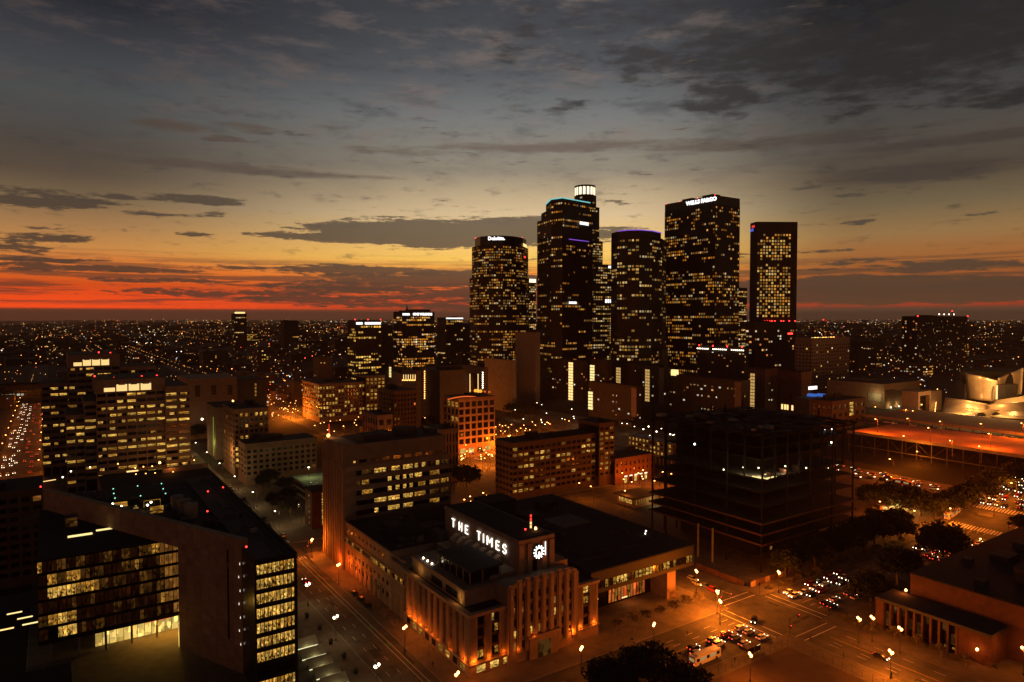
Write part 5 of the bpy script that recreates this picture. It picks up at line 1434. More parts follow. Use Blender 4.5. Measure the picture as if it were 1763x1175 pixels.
    m = MB(); m.tube((X0 + 40, Y0 + 12, Z), (X0 + 40, Y0 + 12, Z + 22), .35, .1); m.build('mast', 'steel_black', t); beacon(t, X0 + 40, Y0 + 12, Z + 22, .6)
far_towers()

# ------------------------------------------------------------------ apartments and blocks below the towers
def hill_blocks():
    L = [ # label, xc, ytop, D, xl, xr, wall, p, lit column px (or None), seed
        ('apartment slab with one full-height column of lit stair windows, left end of the row', 1004, 624, 700, 950, 1008, 'tower_brown', .07, (983, 624, 695), 61),
        ('apartment slab with the brightest yellow stair column in the row', 1046, 622, 690, 1010, 1050, 'tower_brown', .05, (1020, 624, 667), 62),
        ('lower apartment slab with a pale end wall and yellow stair column', 1096, 668, 590, 1013, 1100, 'tower_brown', .10, (1017, 671, 706), 63),
        ('apartment slab with a short dim yellow stair column', 1100, 629, 700, 1052, 1104, 'tower_brown', .05, (1065, 631, 661), 64),
        ('apartment slab with a long thin yellow stair column, right of centre', 1143, 634, 650, 1105, 1152, 'concrete_dark', .08, (1115, 636, 692), 65),
        ('long low apartment slab with scattered lit rooms above the steel frame', 1276, 658, 560, 1152, 1292, 'tower_brown', .16, None, 66),
        ('wide beige block behind the apartment slabs', 1140, 603, 800, 1052, 1150, 'concrete_dark', .02, None, 67),
        ('rounded dark hotel with a string of roof lamps', 1282, 600, 740, 1200, 1288, 'tower_brown', .10, None, 68),
        ('brown block with a stair of small lit windows beside the brick block', 1318, 638, 600, 1288, 1342, 'brick_brown', .08, (1296, 640, 704), 69),
        ('dark red brick block with a few lit ground-floor windows', 1380, 644, 590, 1338, 1398, 'brick_red', .015, None, 70),
    ]
    for (lb, xc, yt, D, xl, xr, wl, p, lc, sd) in L:
        X0, Y0, Z, X1, Y1 = bspec(xc, yt, D, xl, xr)
        t = tower('apartment_block', lb, 'building', X0, max(X1, X0 + 6), Y0, Y1, Z, wall=wl, p=p, pX=p, pal='home', floor=2.9, bay=4.0, run=1.15, seed=sd, units=2, core=wl, pier=.4, spand=.5, bright=.8)
        if lc:
            a = onX(lc[0] - 4, lc[1], X0).y; b = onX(lc[0] + 4, lc[1], X0).y
            z1 = onX(lc[0], lc[1], X0).z; z0 = onX(lc[0], lc[2], X0).z
            n = int((z1 - z0) / 2.9)
            for j in range(n):
                for (u0, u1) in ((.04, .47), (.53, .96)):
                    m = MB(); m.box(X0 - .35, a + (b - a) * u0, z0 + 2.9 * j + .35, X0 - .2, a + (b - a) * u1, z0 + 2.9 * j + 2.65); m.build('stair_window', 'strip_pale' if sd in (62, 63) else 'strip_warm' if sd == 61 else 'stair_dim', t)
        if sd in (63, 65, 66):
            m = MB(); m.box(X0 - .5, Y0 - .3, HILL - 3, X0 - .36, Y0 + 6, Z - .2); m.build('end_wall', 'stone_beige', t)
        if sd == 68:
            for k in range(26):
                if k in (7, 8, 17, 18): continue
                y = Y0 + (Y1 - Y0) * (k + .5) / 26; b = MB(); b.ball((X0 - .8, y, Z - 2.4), .55); b.build('roof_lamp', 'lamp_white', t)
            for k in range(4): beacon(t, X0, Y0 + (Y1 - Y0) * (k * .3 + .05), Z + 3, .9)
        if sd == 70:
            for k, f in enumerate((.15, .3, .5, .6, .72)):
                y = Y0 + (Y1 - Y0) * f; m = MB(); m.box(X0 - .5, y, HILL + 2, X0 - .4, y + 1.8, HILL + 6.5); m.build('entrance_window', 'strip_warm', t)
        if sd == 66:
            m = MB(); z_ = Z + 1; y = onX(1160, 642, X0).y; m.box(X0 - .4, y - 3, onX(1160, 647, X0).z, X0 + 3, y + 3, onX(1160, 637, X0).z); m.build('lit_roof_room', 'strip_pale', t)
emat('stair_dim', (1.0, .6, .18), .55)
hill_blocks()

# ------------------------------------------------------------------ mid-distance buildings with windows one can pick out
def gridblock(name, label, X0, X1, Y0, Y1, Z, wall, cols, colsX, rows, zbot, zgap, lit, litX=0.1, ww=.6, wh=.6, mats=('room_warm', 'room_bright'), dark='glass_dark', base=0.0, seed=1, roof='roof_dark', units=3, cornice=.5, cat='building', top=2.0, pat=None):
    rng = random.Random(seed)
    t = thing(name, label, cat, ((X0 + X1) / 2, (Y0 + Y1) / 2, base))
    m = MB(); m.box(X0 + .5, Y0 + .5, base - 1, X1 - .2, Y1 - .2, Z - .5); m.build('core_wall', dark, t)
    fr = MB(); zt = Z - top; zl = base + zbot
    for face, plane, a0, a1, n in (('Y', Y0 + .5, X0, X1, cols), ('X', X0 + .5, Y0 + .02, Y1, colsX)):
        if not n: continue
        P = facepoint(face, plane); w = (a1 - a0) / n; h = (zt - zl) / rows
        for i in range(n + 1):
            c = a0 + w * i; q = MB(); fbox(q, P, max(a0, c - w * (1 - ww) / 2), min(a1, c + w * (1 - ww) / 2), 0, .5, zl, zt); q.build('pier', wall, t)
        for j in range(rows + 1):
            c = zl + h * j; q = MB(); fbox(q, P, a0 + .03, a1 - .03, 0, .44, max(zl, c - h * (1 - wh) / 2), min(zt, c + h * (1 - wh) / 2)); q.build('spandrel', wall, t)
        gm = litmap(rng, n, rows, lit if face == 'Y' else litX, 1.6, .8)
        for j in range(rows):
            for i in range(n):
                if pat and face == 'Y': on = pat[rows - 1 - j][i] == '1'
                else: on = gm[j][i]
                if not on: continue
                c = P(a0 + w * (i + .5), .04, zl + h * (j + (1 - wh) / 2))
                piece('window', unit_pane('window', w * ww, h * wh, face), t, c, mat=rng.choice(mats))
    m = MB(); m.box(X0 - .06, Y0 - .06, base - 1, X1, Y1, zl - .02); m.build('base_wall', wall, t)
    m = MB(); m.box(X0 - .05, Y0 - .05, zt + .02, X1 - .01, Y1 - .01, Z - .2); m.build('top_wall', wall, t)
    m = MB(); m.box(X0 - cornice, Y0 - cornice, Z - .2, X1, Y1, Z + .3); m.build('cornice', wall, t)
    m = MB(); m.box(X0 + .3, Y0 + .3, Z + .3, X1 - .3, Y1 - .3, Z + .42); m.build('roof', roof, t)
    for k in range(units):
        a, b = rng.uniform(.1, .25) * (X1 - X0), rng.uniform(.1, .25) * (Y1 - Y0)
        x, y = rng.uniform(X0 + a, X1 - a), rng.uniform(Y0 + b, Y1 - b)
        m = MB(); m.box(x - a/2, y - b/2, Z + .4, x + a/2, y + b/2, Z + rng.uniform(1.5, 4)); m.build('rooftop_unit', roof, t)
    return t

FOOT = []                      # footprints kept clear of the filler buildings
def fp(X0, X1, Y0, Y1): FOOT.append((X0 - 3, X1 + 3, Y0 - 3, Y1 + 3)); return X0, X1, Y0, Y1

def state_office():
    """big stepped office, far left: rear and front masses with ribbon windows"""
    t = thing('state_office', 'huge stepped brown office complex with bands of lit windows and bright crown openings, far left', 'building', (20, 520, 0))
    W_ = 'stone_beige'
    rng = random.Random(77)
    def mass(xl, xr, yt, Yp, depth, rows, nb, p, crown=None, zfloor=4.1, zlow=3.0, part='wall', topgap=None):
        a, b = onY(xl, yt, Yp), onY(xr, yt, Yp); Z = a.z
        X0, X1 = a.x, b.x
        fp(X0, X1, Yp, Yp + depth)
        m = MB(); m.box(X0 + .6, Yp + .6, 0, X1 - .3, Yp + depth, Z - .2); m.build('core_wall', 'glass_dark', t)
        tg = topgap if topgap is not None else (8.5 if crown else 2.6)
        m = MB(); m.box(X0, Yp, Z - tg, X1, Yp + depth - .1, Z); m.build('top_wall', W_, t)
        m = MB(); m.box(X0 + .3, Yp + .4, Z, X1 - .3, Yp + depth - .5, Z + .15); m.build('roof', 'roof_grey', t)
        zt = Z - tg
        w = (X1 - X0) / nb
        r = 0; z = zt
        while z - zfloor > zlow:
            z -= zfloor; r += 1
            m = MB(); m.box(X0 + .02, Yp + .05, z, X1 - .02, Yp + .55, z + zfloor * .52); m.build('spandrel', W_, t)
            lev = rng.random(); cur = rng.random() < p
            for i in range(nb):
                if rng.random() < .7: cur = rng.random() < p * (1.25 if lev > .4 else .75)
                if not cur: continue
                f = 1.0 if rng.random() < .6 else rng.uniform(.35, .7)
                c = X0 + w * (i + .5) + (rng.uniform(-.5, .5) * w * (1 - f))
                piece('window', unit_pane('window', round(w * .84 * f, 1), zfloor * .36, 'Y'), t, (c, Yp + .57, z + zfloor * .56), mat='room_bright' if rng.random() < .7 else 'room_warm')
        for i in range(nb + 1):
            c = X0 + w * i
            m = MB(); m.box(max(X0, c - w * .06), Yp - .02, 0, min(X1, c + w * .06), Yp + .56, zt - .02); m.build('pier', W_, t)
        if crown:
            n = crown
            for i in range(n):
                ww = (X1 - X0) * .62 / n; c = X0 + (X1 - X0) * (.10 + .70 * (i + .5) / n)
                hh = 4.2 if i else 2.4
                piece('crown_opening', unit_pane('crown_opening', ww, hh, 'Y'), t, (c, Yp - .015, Z - 7.4), mat='crown_glow')
                if i:
                    ar = MB(); ar.prism([(c + 1.8 * math.cos(q), 1.8 * math.sin(q)) for q in [math.pi * k / 6 for k in range(7)]], 0, .3)
                    ar.v = [(x, Yp - .05 - z_, Z - 3.6 + y) for x, y, z_ in ar.v]; ar.build('arch', 'stone_lime', t)
        return X0, X1, Z
    emat('crown_glow', (1.0, .66, .24), 1.1)
    mass(70, 116, 661, 545, 40, 0, 3, .45)                          # rear, left wing
    mass(116, 206, 612, 540, 45, 0, 6, .33, crown=4)                # rear tower
    mass(206, 268, 632, 542, 40, 0, 4, .25)                         # rear, right
    mass(113, 146, 716, 486, 40, 0, 2, .6)                          # front lower step
    mass(144, 166, 692, 484, 42, 0, 1, .5)
    mass(165, 284, 655, 480, 50, 0, 7, .5, crown=4)                 # front tower
    mass(284, 327, 666, 478, 46, 0, 2, .75, topgap=4)               # front right wing
    for px, py in ((163, 648), (196, 651), (223, 652), (244, 648), (270, 647), (272, 651), (170, 607), (190, 608)):
        q = onY(px, py, 495 if py > 640 else 555); b = MB(); b.ball(q, .5); b.build('beacon', 'beacon_red', t)
    q = onY(275, 797, 470); b = MB(); b.ball(q, .7); b.build('wall_lamp', 'lamp_sodium', t); point_light('wall_light', (q.x, q.y - 1, q.z), 2600, (1, .4, .07), t, .4)
    q = onY(310, 799, 470); m = MB(); m.box(q.x - 8, q.y, 1.0, q.x + 8, q.y + .3, 2.6); m.build('entrance_light', 'strip_warm', t)
state_office()

def midblocks():
    # blank-walled pale building and its darker neighbour on the far side of the long street
    Yp = 640; a, b = onY(322, 655, Yp), onY(408, 655, Yp)
    t = thing('warehouse', 'blank beige loft wall with three groups of louvres, lit from the street below', 'building', (a.x + 10, Yp, 0)); fp(a.x, b.x, Yp, Yp + 50)
    m = MB(); m.box(a.x, Yp, 0, b.x, Yp + 50, a.z); m.build('wall', 'stone_beige', t)
    m = MB(); m.box(a.x - .4, Yp - .4, a.z, b.x + .2, Yp + 50, a.z + .8); m.build('parapet', 'stone_beige', t)
    m = MB(); m.box(a.x, Yp - .25, a.z * .6, b.x, Yp - .01, a.z * .6 + .5); m.build('string_course', 'stone_lime', t)
    for px, n in ((340, 6), (368, 5), (396, 5)):
        q = onY(px, 664, Yp)
        for k in range(n):
            m = MB(); m.box(q.x - 2, Yp - .15, q.z - k * 1.7 - 1.1, q.x + 2, Yp - .02, q.z - k * 1.7); m.build('louvre', 'steel_black', t)
    q = onY(348, 722, Yp - 12); b_ = MB(); b_.ball((q.x, q.y, q.z), .9); b_.build('wall_lamp', 'lamp_white', t); point_light('wall_light', (q.x, q.y, q.z), 26000, (1, .50, .12), t, .5)
    a2, b2 = onY(408.5, 656, Yp + 4), onY(459, 656, Yp + 4); fp(a2.x, b2.x, Yp, Yp + 50)
    t = thing('loft_building', 'plain brown loft beside the beige louvred wall, with one column of lit windows', 'building', (a2.x + 10, Yp, 0))
    m = MB(); m.box(a2.x, Yp + 4, 0, b2.x, Yp + 52, a2.z); m.build('wall', 'concrete_dark', t)
    m = MB(); m.box(a2.x + .3, Yp + 4.4, a2.z, b2.x, Yp + 52, a2.z + .4); m.build('roof', 'roof_dark', t)
    for k in range(4):
        q = onY(440, 661 + k * 6, Yp + 3.98); piece('window', unit_pane('window', 1.5, 2.2, 'Y'), t, (q.x, q.y, q.z - 2), mat='room_warm')
    # slab wall with a green wash
    X0 = 99.0
    ya, yb = onX(371, 700, X0).y, onX(356, 700, X0).y; Z = onX(371, 702, X0).z
    t = thing('modern_block', 'grey modern block with a green-yellow wash of light up its side', 'building', (X0 + 15, ya, 0)); fp(X0, 140, ya, yb)
    m = MB(); m.box(X0, ya, 0, X0 + 22, yb, Z); m.build('wall', 'concrete', t)
    m = MB(); m.box(X0 - .2, ya - .2, Z, X0 + 22, yb, Z + .5); m.build('roof', 'roof_dark', t)
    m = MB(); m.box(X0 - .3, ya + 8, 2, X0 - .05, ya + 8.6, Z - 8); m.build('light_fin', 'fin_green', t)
    point_light('wall_light', (X0 - 2.5, ya + 8, 12), 1500, (.75, .85, .15), t, .5)
    # stone office with punched windows
    Y0 = onX(403, 706, X0).y; Y1 = onX(384, 700, X0).y; Z = onX(403, 706, X0).z; X1 = onY(462, 700, Y0).x
    fp(X0, X1, Y0, Y1)
    t = gridblock('office_block', 'twelve-storey stone office on the corner with rows of pale lit windows', X0, X1, Y0, Y1, Z, 'stone_beige', 7, 5, 10, 5, 0, .35, .08, .55, .55, seed=81, cornice=1.2,
        pat=['0110111', '0000000', '0010010', '0000000', '0110011', '0110111', '1000000', '1100000', '1000000', '1000000'])
    point_light('wall_light', (X0 - 4, Y0 + 8, 16), 3200, (1, .42, .08), t, .5)
    q = onX(401, 683, X0 + 8); b_ = MB(); b_.ball((q.x, q.y, Z + 1.2), .7); b_.build('roof_lamp', 'lamp_sodium_far', t)
    # low wide block in front of it
    Y0 = onX(423, 766, X0).y; Y1 = onX(410, 751, X0).y; Z = onX(423, 766, X0).z; X1 = onY(545, 757, Y0).x
    fp(X0, X1, Y0, Y1)
    t = gridblock('office_block', 'low flat-roofed office block with mostly dark windows and one orange one', X0, X1, Y0, Y1, Z, 'stone_beige', 12, 3, 5, 6, 0, .06, .05, .6, .5, ('room_amber', 'room_warm'), seed=82, top=3, roof='roof_grey')
    m = MB(); m.box(X0 + 3, Y0 - 2.5, 3.6, X0 + 18, Y0 - .1, 4.2); m.build('awning', 'roof_pale', t)
    # brick stair tower and parking deck
    t = thing('parking_structure', 'small parking deck with greenish lit roof beside the dark trees', 'parking structure', (128, 375, 0)); fp(104, 152, 330, 410)
    for z in (3.6, 7.2, 10.8):
        m = MB(); m.box(116, 338, z - .4, 152, 408, z); m.build('deck', 'concrete', t)
        m = MB(); m.box(115.8, 337.8, z, 152.2, 338.2, z + 1.0); m.box(115.8, 338.2, z, 116.2, 408, z + 1.0); m.build('deck_wall', 'concrete', t)
    for x in (118, 128, 138, 149):
        for y in (341, 373, 405):
            m = MB(); m.box(x, y, 0, x + .8, y + .8, 10.4); m.build('column', 'concrete', t)
    for x, y in ((124, 398), (140, 390), (133, 360)):
        m = MB(); m.tube((x, y, 10.8), (x, y, 17), .1); m.build('lamp_pole', 'pole_metal', t); m = MB(); m.box(x - .5, y - .3, 17, x + .5, y + .3, 17.25); m.build('deck_lamp', 'lamp_white', t); point_light('deck_light', (x, y, 16.6), 2600, (.8, 1.0, .35), t, .3)
    t = thing('brick_tower', 'small brick stair tower with a column of yellow windows', 'building', (112, 337, 0))
    m = MB(); m.box(105.5, 334, 0, 115.5, 345, 18.5); m.build('wall', 'brick_red', t)
    m = MB(); m.box(105.2, 333.7, 18.5, 115.8, 345.3, 19.1); m.build('roof', 'roof_dark', t)
    for k in range(6):
        piece('window', unit_pane('window', 2.0, 2.1, 'Y'), t, (111.5, 333.98, 1.4 + k * 2.8), mat='room_bright')
        piece('window', unit_pane('window', .8, 1.4, 'X'), t, (105.48, 338.5, 1.6 + k * 2.8), mat='room_amber')
    for k in range(3): piece('window', unit_pane('window', 2.2, .7, 'Y'), t, (114.0, 333.97, 2.2 + k * 5.6), mat='room_warm' if k != 1 else 'glass_dark')
    # beige office with golden windows beyond
    X0, Y0, Z, X1, Y1 = bspec(550, 662, 680, 521, 628); fp(X0, X1, Y0, Y1)
    gridblock('office_block', 'cornice-topped beige office with golden windows lit on several floors', X0, X1, Y0, Y1, Z, 'stone_beige', 15, 9, 8, 5, 0, .42, .3, .62, .6, ('room_bright', 'room_warm', 'room_bright'), seed=83, cornice=1.5)
    X0, Y0, Z, X1, Y1 = bspec(630, 648, 700, 626, 663); fp(X0, X1, Y0, Y0 + 30)
    gridblock('office_block', 'taller beige office wing with golden windows next to the cornice-topped one', X0, X1, Y0, Y0 + 30, Z, 'stone_beige', 5, 0, 10, 5, 0, .6, .3, .62, .6, ('room_bright', 'room_warm'), seed=84)
    # dark brick tower block and low orange-lit neighbour
    X0, Y0, Z, X1, Y1 = bspec(678, 674, 540, 651, 717); fp(X0, X1, Y0, Y1)
    gridblock('brick_block', 'dark brick block with a few reddish windows, in front of the lit avenue', X0, X1, Y0, Y1, Z, 'brick_brown', 7, 6, 11, 4, 0, .05, .03, .5, .5, ('room_amber', 'room_orange'), seed=85)
    X0, Y0, Z, X1, Y1 = bspec(650, 716, 500, 624, 652); fp(X0, X0 + 12, Y0, Y1)
    t = gridblock('brick_block', 'low block with orange-washed piers beside the dark brick block', X0, X0 + 12, Y0, Y1, Z, 'stone_beige', 2, 6, 4, 4, 0, .0, .02, .6, .6, seed=86, units=1)
    point_light('street_light', (X0 - 8, (Y0 + Y1) / 2, 9), 4200, (1, .12, .007), t, .5)
    # white end block
    X0, Y0, Z, X1, Y1 = bspec(757, 741, 430, 752, 789); fp(X0, X1, Y0, Y0 + 22)
    gridblock('white_block', 'small pale stone block with tall dark windows right behind the ribbed office', X0, X1, Y0, Y0 + 22, Z, 'stone_lime', 6, 0, 4, 3, 0, .03, .0, .45, .7, seed=87, units=1, cornice=1.0)
    # orange-lit grid building
    X0, Y0, Z, X1, Y1 = bspec(789, 687, 520, 763, 852); fp(X0, X1, Y0, Y1)
    t = gridblock('grid_building', 'orange-lit building with a grid of large square windows above a glowing street', X0, X1, Y0, Y1, Z, 'stone_times', 6, 4, 6, 7, 0, .02, .35, .74, .72, ('room_amber', 'room_warm'), seed=88, cornice=1.5)
    for k in range(7):
        x = X0 + (X1 - X0) * (k + .5) / 7; point_light('street_light', (x, Y0 - 7, 5), 2300, (1, .15, .008), t, .5)
    for k in range(4): piece('shop_window', unit_pane('shop_window', 4.5, 3.6, 'Y'), t, (X0 + 4 + k * 7.5, Y0 - .08, .8), mat='room_lobby' if k != 2 else 'room_amber')
    for k in range(8):
        x0_, x1_ = X0 - 8 + k * 4.4, X0 - 8 + (k + 1) * 4.4
        m = MB(); m.tube((x0_, Y0 + 2, Z + 1.2 - .15 * (k - 3) ** 2), (x1_, Y0 + 2, Z + 1.2 - .15 * (k - 2) ** 2), .45); m.build('roof_light_tube', 'tube_orange', t)
    for k in range(4):
        m = MB(); m.ball((X0 + 21 + 4.2 * k, Y0 + 9, Z + 4.2 - k * .6), 1.9 if k < 2 else 1.0, sz=.7); m.build('roof_dome', 'dome_glow' if k < 2 else 'tube_orange', t)
    # plain tower-blocks behind
    for (lb, xc, yt, D, xl, xr, wl, sd) in (
        ('beige block with a single column of white lamps on its corner', 757, 640, 640, 724, 802, 'concrete_dark', 90), ('dark block with upright light bars under a flat roof', 833, 634, 660, 796, 836, 'concrete_dark', 91),
        ('blank beige block left of the tall plain slab', 882, 622, 700, 834, 886, 'concrete', 92), ('tall blank beige slab standing in front of the skyscrapers', 922, 574, 720, 887, 930, 'concrete', 93),
        ('small block with a lit colonnade under its roof', 716, 640, 620, 692, 724, 'concrete_dark', 94), ('low beige block with white lit windows, left of the colonnaded one', 690, 645, 690, 664, 693, 'concrete', 95)):
        X0, Y0, Z, X1, Y1 = bspec(xc, yt, D, xl, xr); X1 = max(X1, X0 + 5); fp(X0, X1, Y0, Y1)
        t = thing('plain_block', lb, 'building', ((X0 + X1) / 2, (Y0 + Y1) / 2, 0))
        m = MB(); m.box(X0, Y0, 0, X1, Y1, Z); m.build('wall', wl, t)
        m = MB(); m.box(X0 - .3, Y0 - .3, Z, X1, Y1, Z + .7); m.build('parapet', wl, t)
        m = MB(); m.box(X0 + 3, Y0 + 4, Z + .7, X1 - 1.5, Y0 + 12, Z + 4); m.build('rooftop_unit', 'roof_dark', t)
        def lampcol(px, y0, y1, n, mat='lamp_white', r=.6):
            for k in range(n):
                q = onX(px, y0 + (y1 - y0) * k / (n - 1), X0 - .5); b = MB(); b.ball(q, r); b.build('facade_lamp', mat, t)
        if sd == 90: lampcol(731, 640, 686, 13, 'lamp_sodium_far')
        if sd == 91:
            lampcol(831, 642, 668, 8); lampcol(799, 644, 680, 8)
            for px in (809, 823):
                q0, q1 = onX(px, 644, X0 - .3), onX(px, 678, X0 - .3); m = MB(); m.box(X0 - .4, q0.y - .4, q1.z, X0 - .1, q0.y + .4, q0.z); m.build('light_bar', 'strip_warm', t)
            q0, q1 = onX(822, 645, X0 - .2), onX(810, 680, X0 - .2); m = MB(); m.box(X0 - .2, q0.y, q1.z, X0 - .05, q1.y, q0.z); m.build('glazing', 'glass_dark', t)
        if sd == 94:
            for k in range(6):
                q = onX(695 + 4 * k, 649, X0 - .1); m = MB(); m.box(X0 - .3, q.y - .5, q.z - 3, X0 - .05, q.y + .5, q.z + 2); m.build('colonnade_light', 'strip_warm', t)
            for k in range(8):
                q = onX(693 + 3 * k, 655, X0 - .4); m = MB(); m.ball(q, .5); m.build('facade_lamp', 'lamp_sodium_far', t)
        if sd == 95:
            for k in range(7):
                q = onX(672, 634 + 2.6 * k, X0); m = MB(); m.box(X0 - .3, q.y - 2.5, q.z, X0 - .05, q.y + 2.5, q.z + 1.0); m.build('window', 'strip_pale', t)
    # dark office in the middle with scattered lit windows
    X0, Y0, Z, X1, Y1 = bspec(882, 764, 390, 853, 1026); fp(X0, X1, Y0, Y1)
    gridblock('dark_office', 'dark office block with scattered yellow windows between newspaper roof and lit avenue', X0, X1, Y0, Y1, Z, 'brick_brown', 16, 5, 8, 3, 0, .34, .06, .78, .5, ('room_warm', 'room_bright', 'room_amber'), seed=96)
    X0b = X1 + .1; Zb = onY(1030, 730, Y0 - 3).z; X1b = onY(1058, 730, Y0 - 3).x; fp(X0b, X1b, Y0, Y1)
    gridblock('dark_office', 'narrow taller dark office tower with lit windows, joined to the scattered-window office', X0b, X1b, Y0 - 3, Y1, Zb, 'brick_brown', 3, 0, 10, 6, 0, .5, .06, .7, .5, ('room_warm', 'room_bright', 'room_amber'), seed=97, units=1)
    # brick shops
    X0, Y0, Z, X1, Y1 = bspec(1059, 791, 425, 1055, 1126); fp(X0, X1, Y0, Y0 + 18)
    t = gridblock('brick_shops', 'two-storey orange-lit brick block with bright shop openings', X0, X1, Y0, Y0 + 18, Z, 'brick_red', 9, 0, 2, 6.5, 0, .04, .0, .35, .5, seed=98, units=1, roof='roof_grey')
    for k in range(5):
        x = X0 + 9 + k * 4.4; piece('shop_window', unit_pane('shop_window', 2.2, 3.6, 'Y'), t, (x, Y0 - .08, .6), mat='room_lobby' if k % 2 == 0 else 'glass_dark')
        m = MB(); m.box(x - 1.1, Y0 - .5, 4.4, x + 1.1, Y0 - .1, 5.0); m.build('awning_light', 'crown_light', t)
    for x in (X0 + 3, X0 + 12, X0 + 22): point_light('street_light', (x, Y0 - 5, 7), 2600, (1, .13, .007), t, .4)
    # open parking deck with lit floors
    X0, Y0, Z, X1, Y1 = bspec(1155, 765, 470, 1080, 1175); fp(X0, X1, Y0, Y1)
    bz = hz(X0)
    t = thing('parking_structure', 'open parking deck with three rows of yellow lit bays', 'parking structure', (X0, Y0, bz))
    m = MB(); m.box(X0 + 1.5, Y0, bz - 1, X1, Y1, Z - .8); m.build('core_wall', 'concrete_dark', t)
    m = MB(); m.box(X0, Y0 - .2, Z - .8, X1, Y1, Z); m.build('roof_deck', 'concrete', t)
    n = 12; w = (Y1 - Y0) / n; rows = 3; fl = 3.3
    for j in range(rows):
        z = Z - .8 - fl * (j + 1)
        m = MB(); m.box(X0, Y0, z - .2, X0 + 1.4, Y1, z + 1.2); m.build('deck_wall', 'concrete', t)
        for i in range(n):
            if random.random() < .82: piece('lit_bay', unit_pane('lit_bay', w * .78, 2.0, 'X'), t, (X0 + 1.45, Y0 + w * (i + .5), z + 1.22), mat='room_bright')
    for i in range(n + 1):
        m = MB(); m.box(X0 + .1, Y0 + w * i - .35, bz, X0 + 1.35, Y0 + w * i + .35, Z - .81); m.build('column', 'concrete', t)
    for i in range(6):
        x, y = X0 + 8 + (i % 2) * 12, Y0 + 8 + i * (Y1 - Y0) / 6.5; m = MB(); m.tube((x, y, Z), (x, y, Z + 5), .1); m.build('lamp_pole', 'pole_metal', t); m = MB(); m.ball((x, y, Z + 5), .5); m.build('deck_lamp', 'lamp_white', t)
    # pavilion with glowing slots
    X0, Y0, Z, X1, Y1 = bspec(1091, 858, 372, 1058, 1142); fp(X0, X1, Y0, Y1)
    t = thing('pavilion', 'low flat-roofed pavilion with a row of small glowing slots', 'building', (X0 + 8, Y0 + 8, 0))
    m = MB(); m.box(X0 + 1, Y0 + 1, 0, X1 - 1, Y1 - 1, Z - .6); m.build('wall', 'stone_times', t)
    m = MB(); m.box(X0 - 1, Y0 - 1, Z - .6, X1, Y1, Z); m.build('roof', 'roof_grey', t)
    for i in range(9):
        piece('slot_window', unit_pane('slot_window', .8, 2.2, 'X'), t, (X0 + .97, Y0 + 3 + i * (Y1 - Y0 - 5) / 9, 2.0), mat='room_bright')
        piece('slot_window', unit_pane('slot_window', .8, 2.6, 'Y'), t, (X0 + 3 + i * (X1 - X0 - 5) / 9, Y0 + .97, 1.6), mat='room_warm')
    point_light('canopy_light', (X0 + 14, Y0 - 2.5, 3.2), 500, (1, .75, .3), t, .3)
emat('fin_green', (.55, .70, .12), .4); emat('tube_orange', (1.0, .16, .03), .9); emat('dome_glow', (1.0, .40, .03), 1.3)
midblocks()

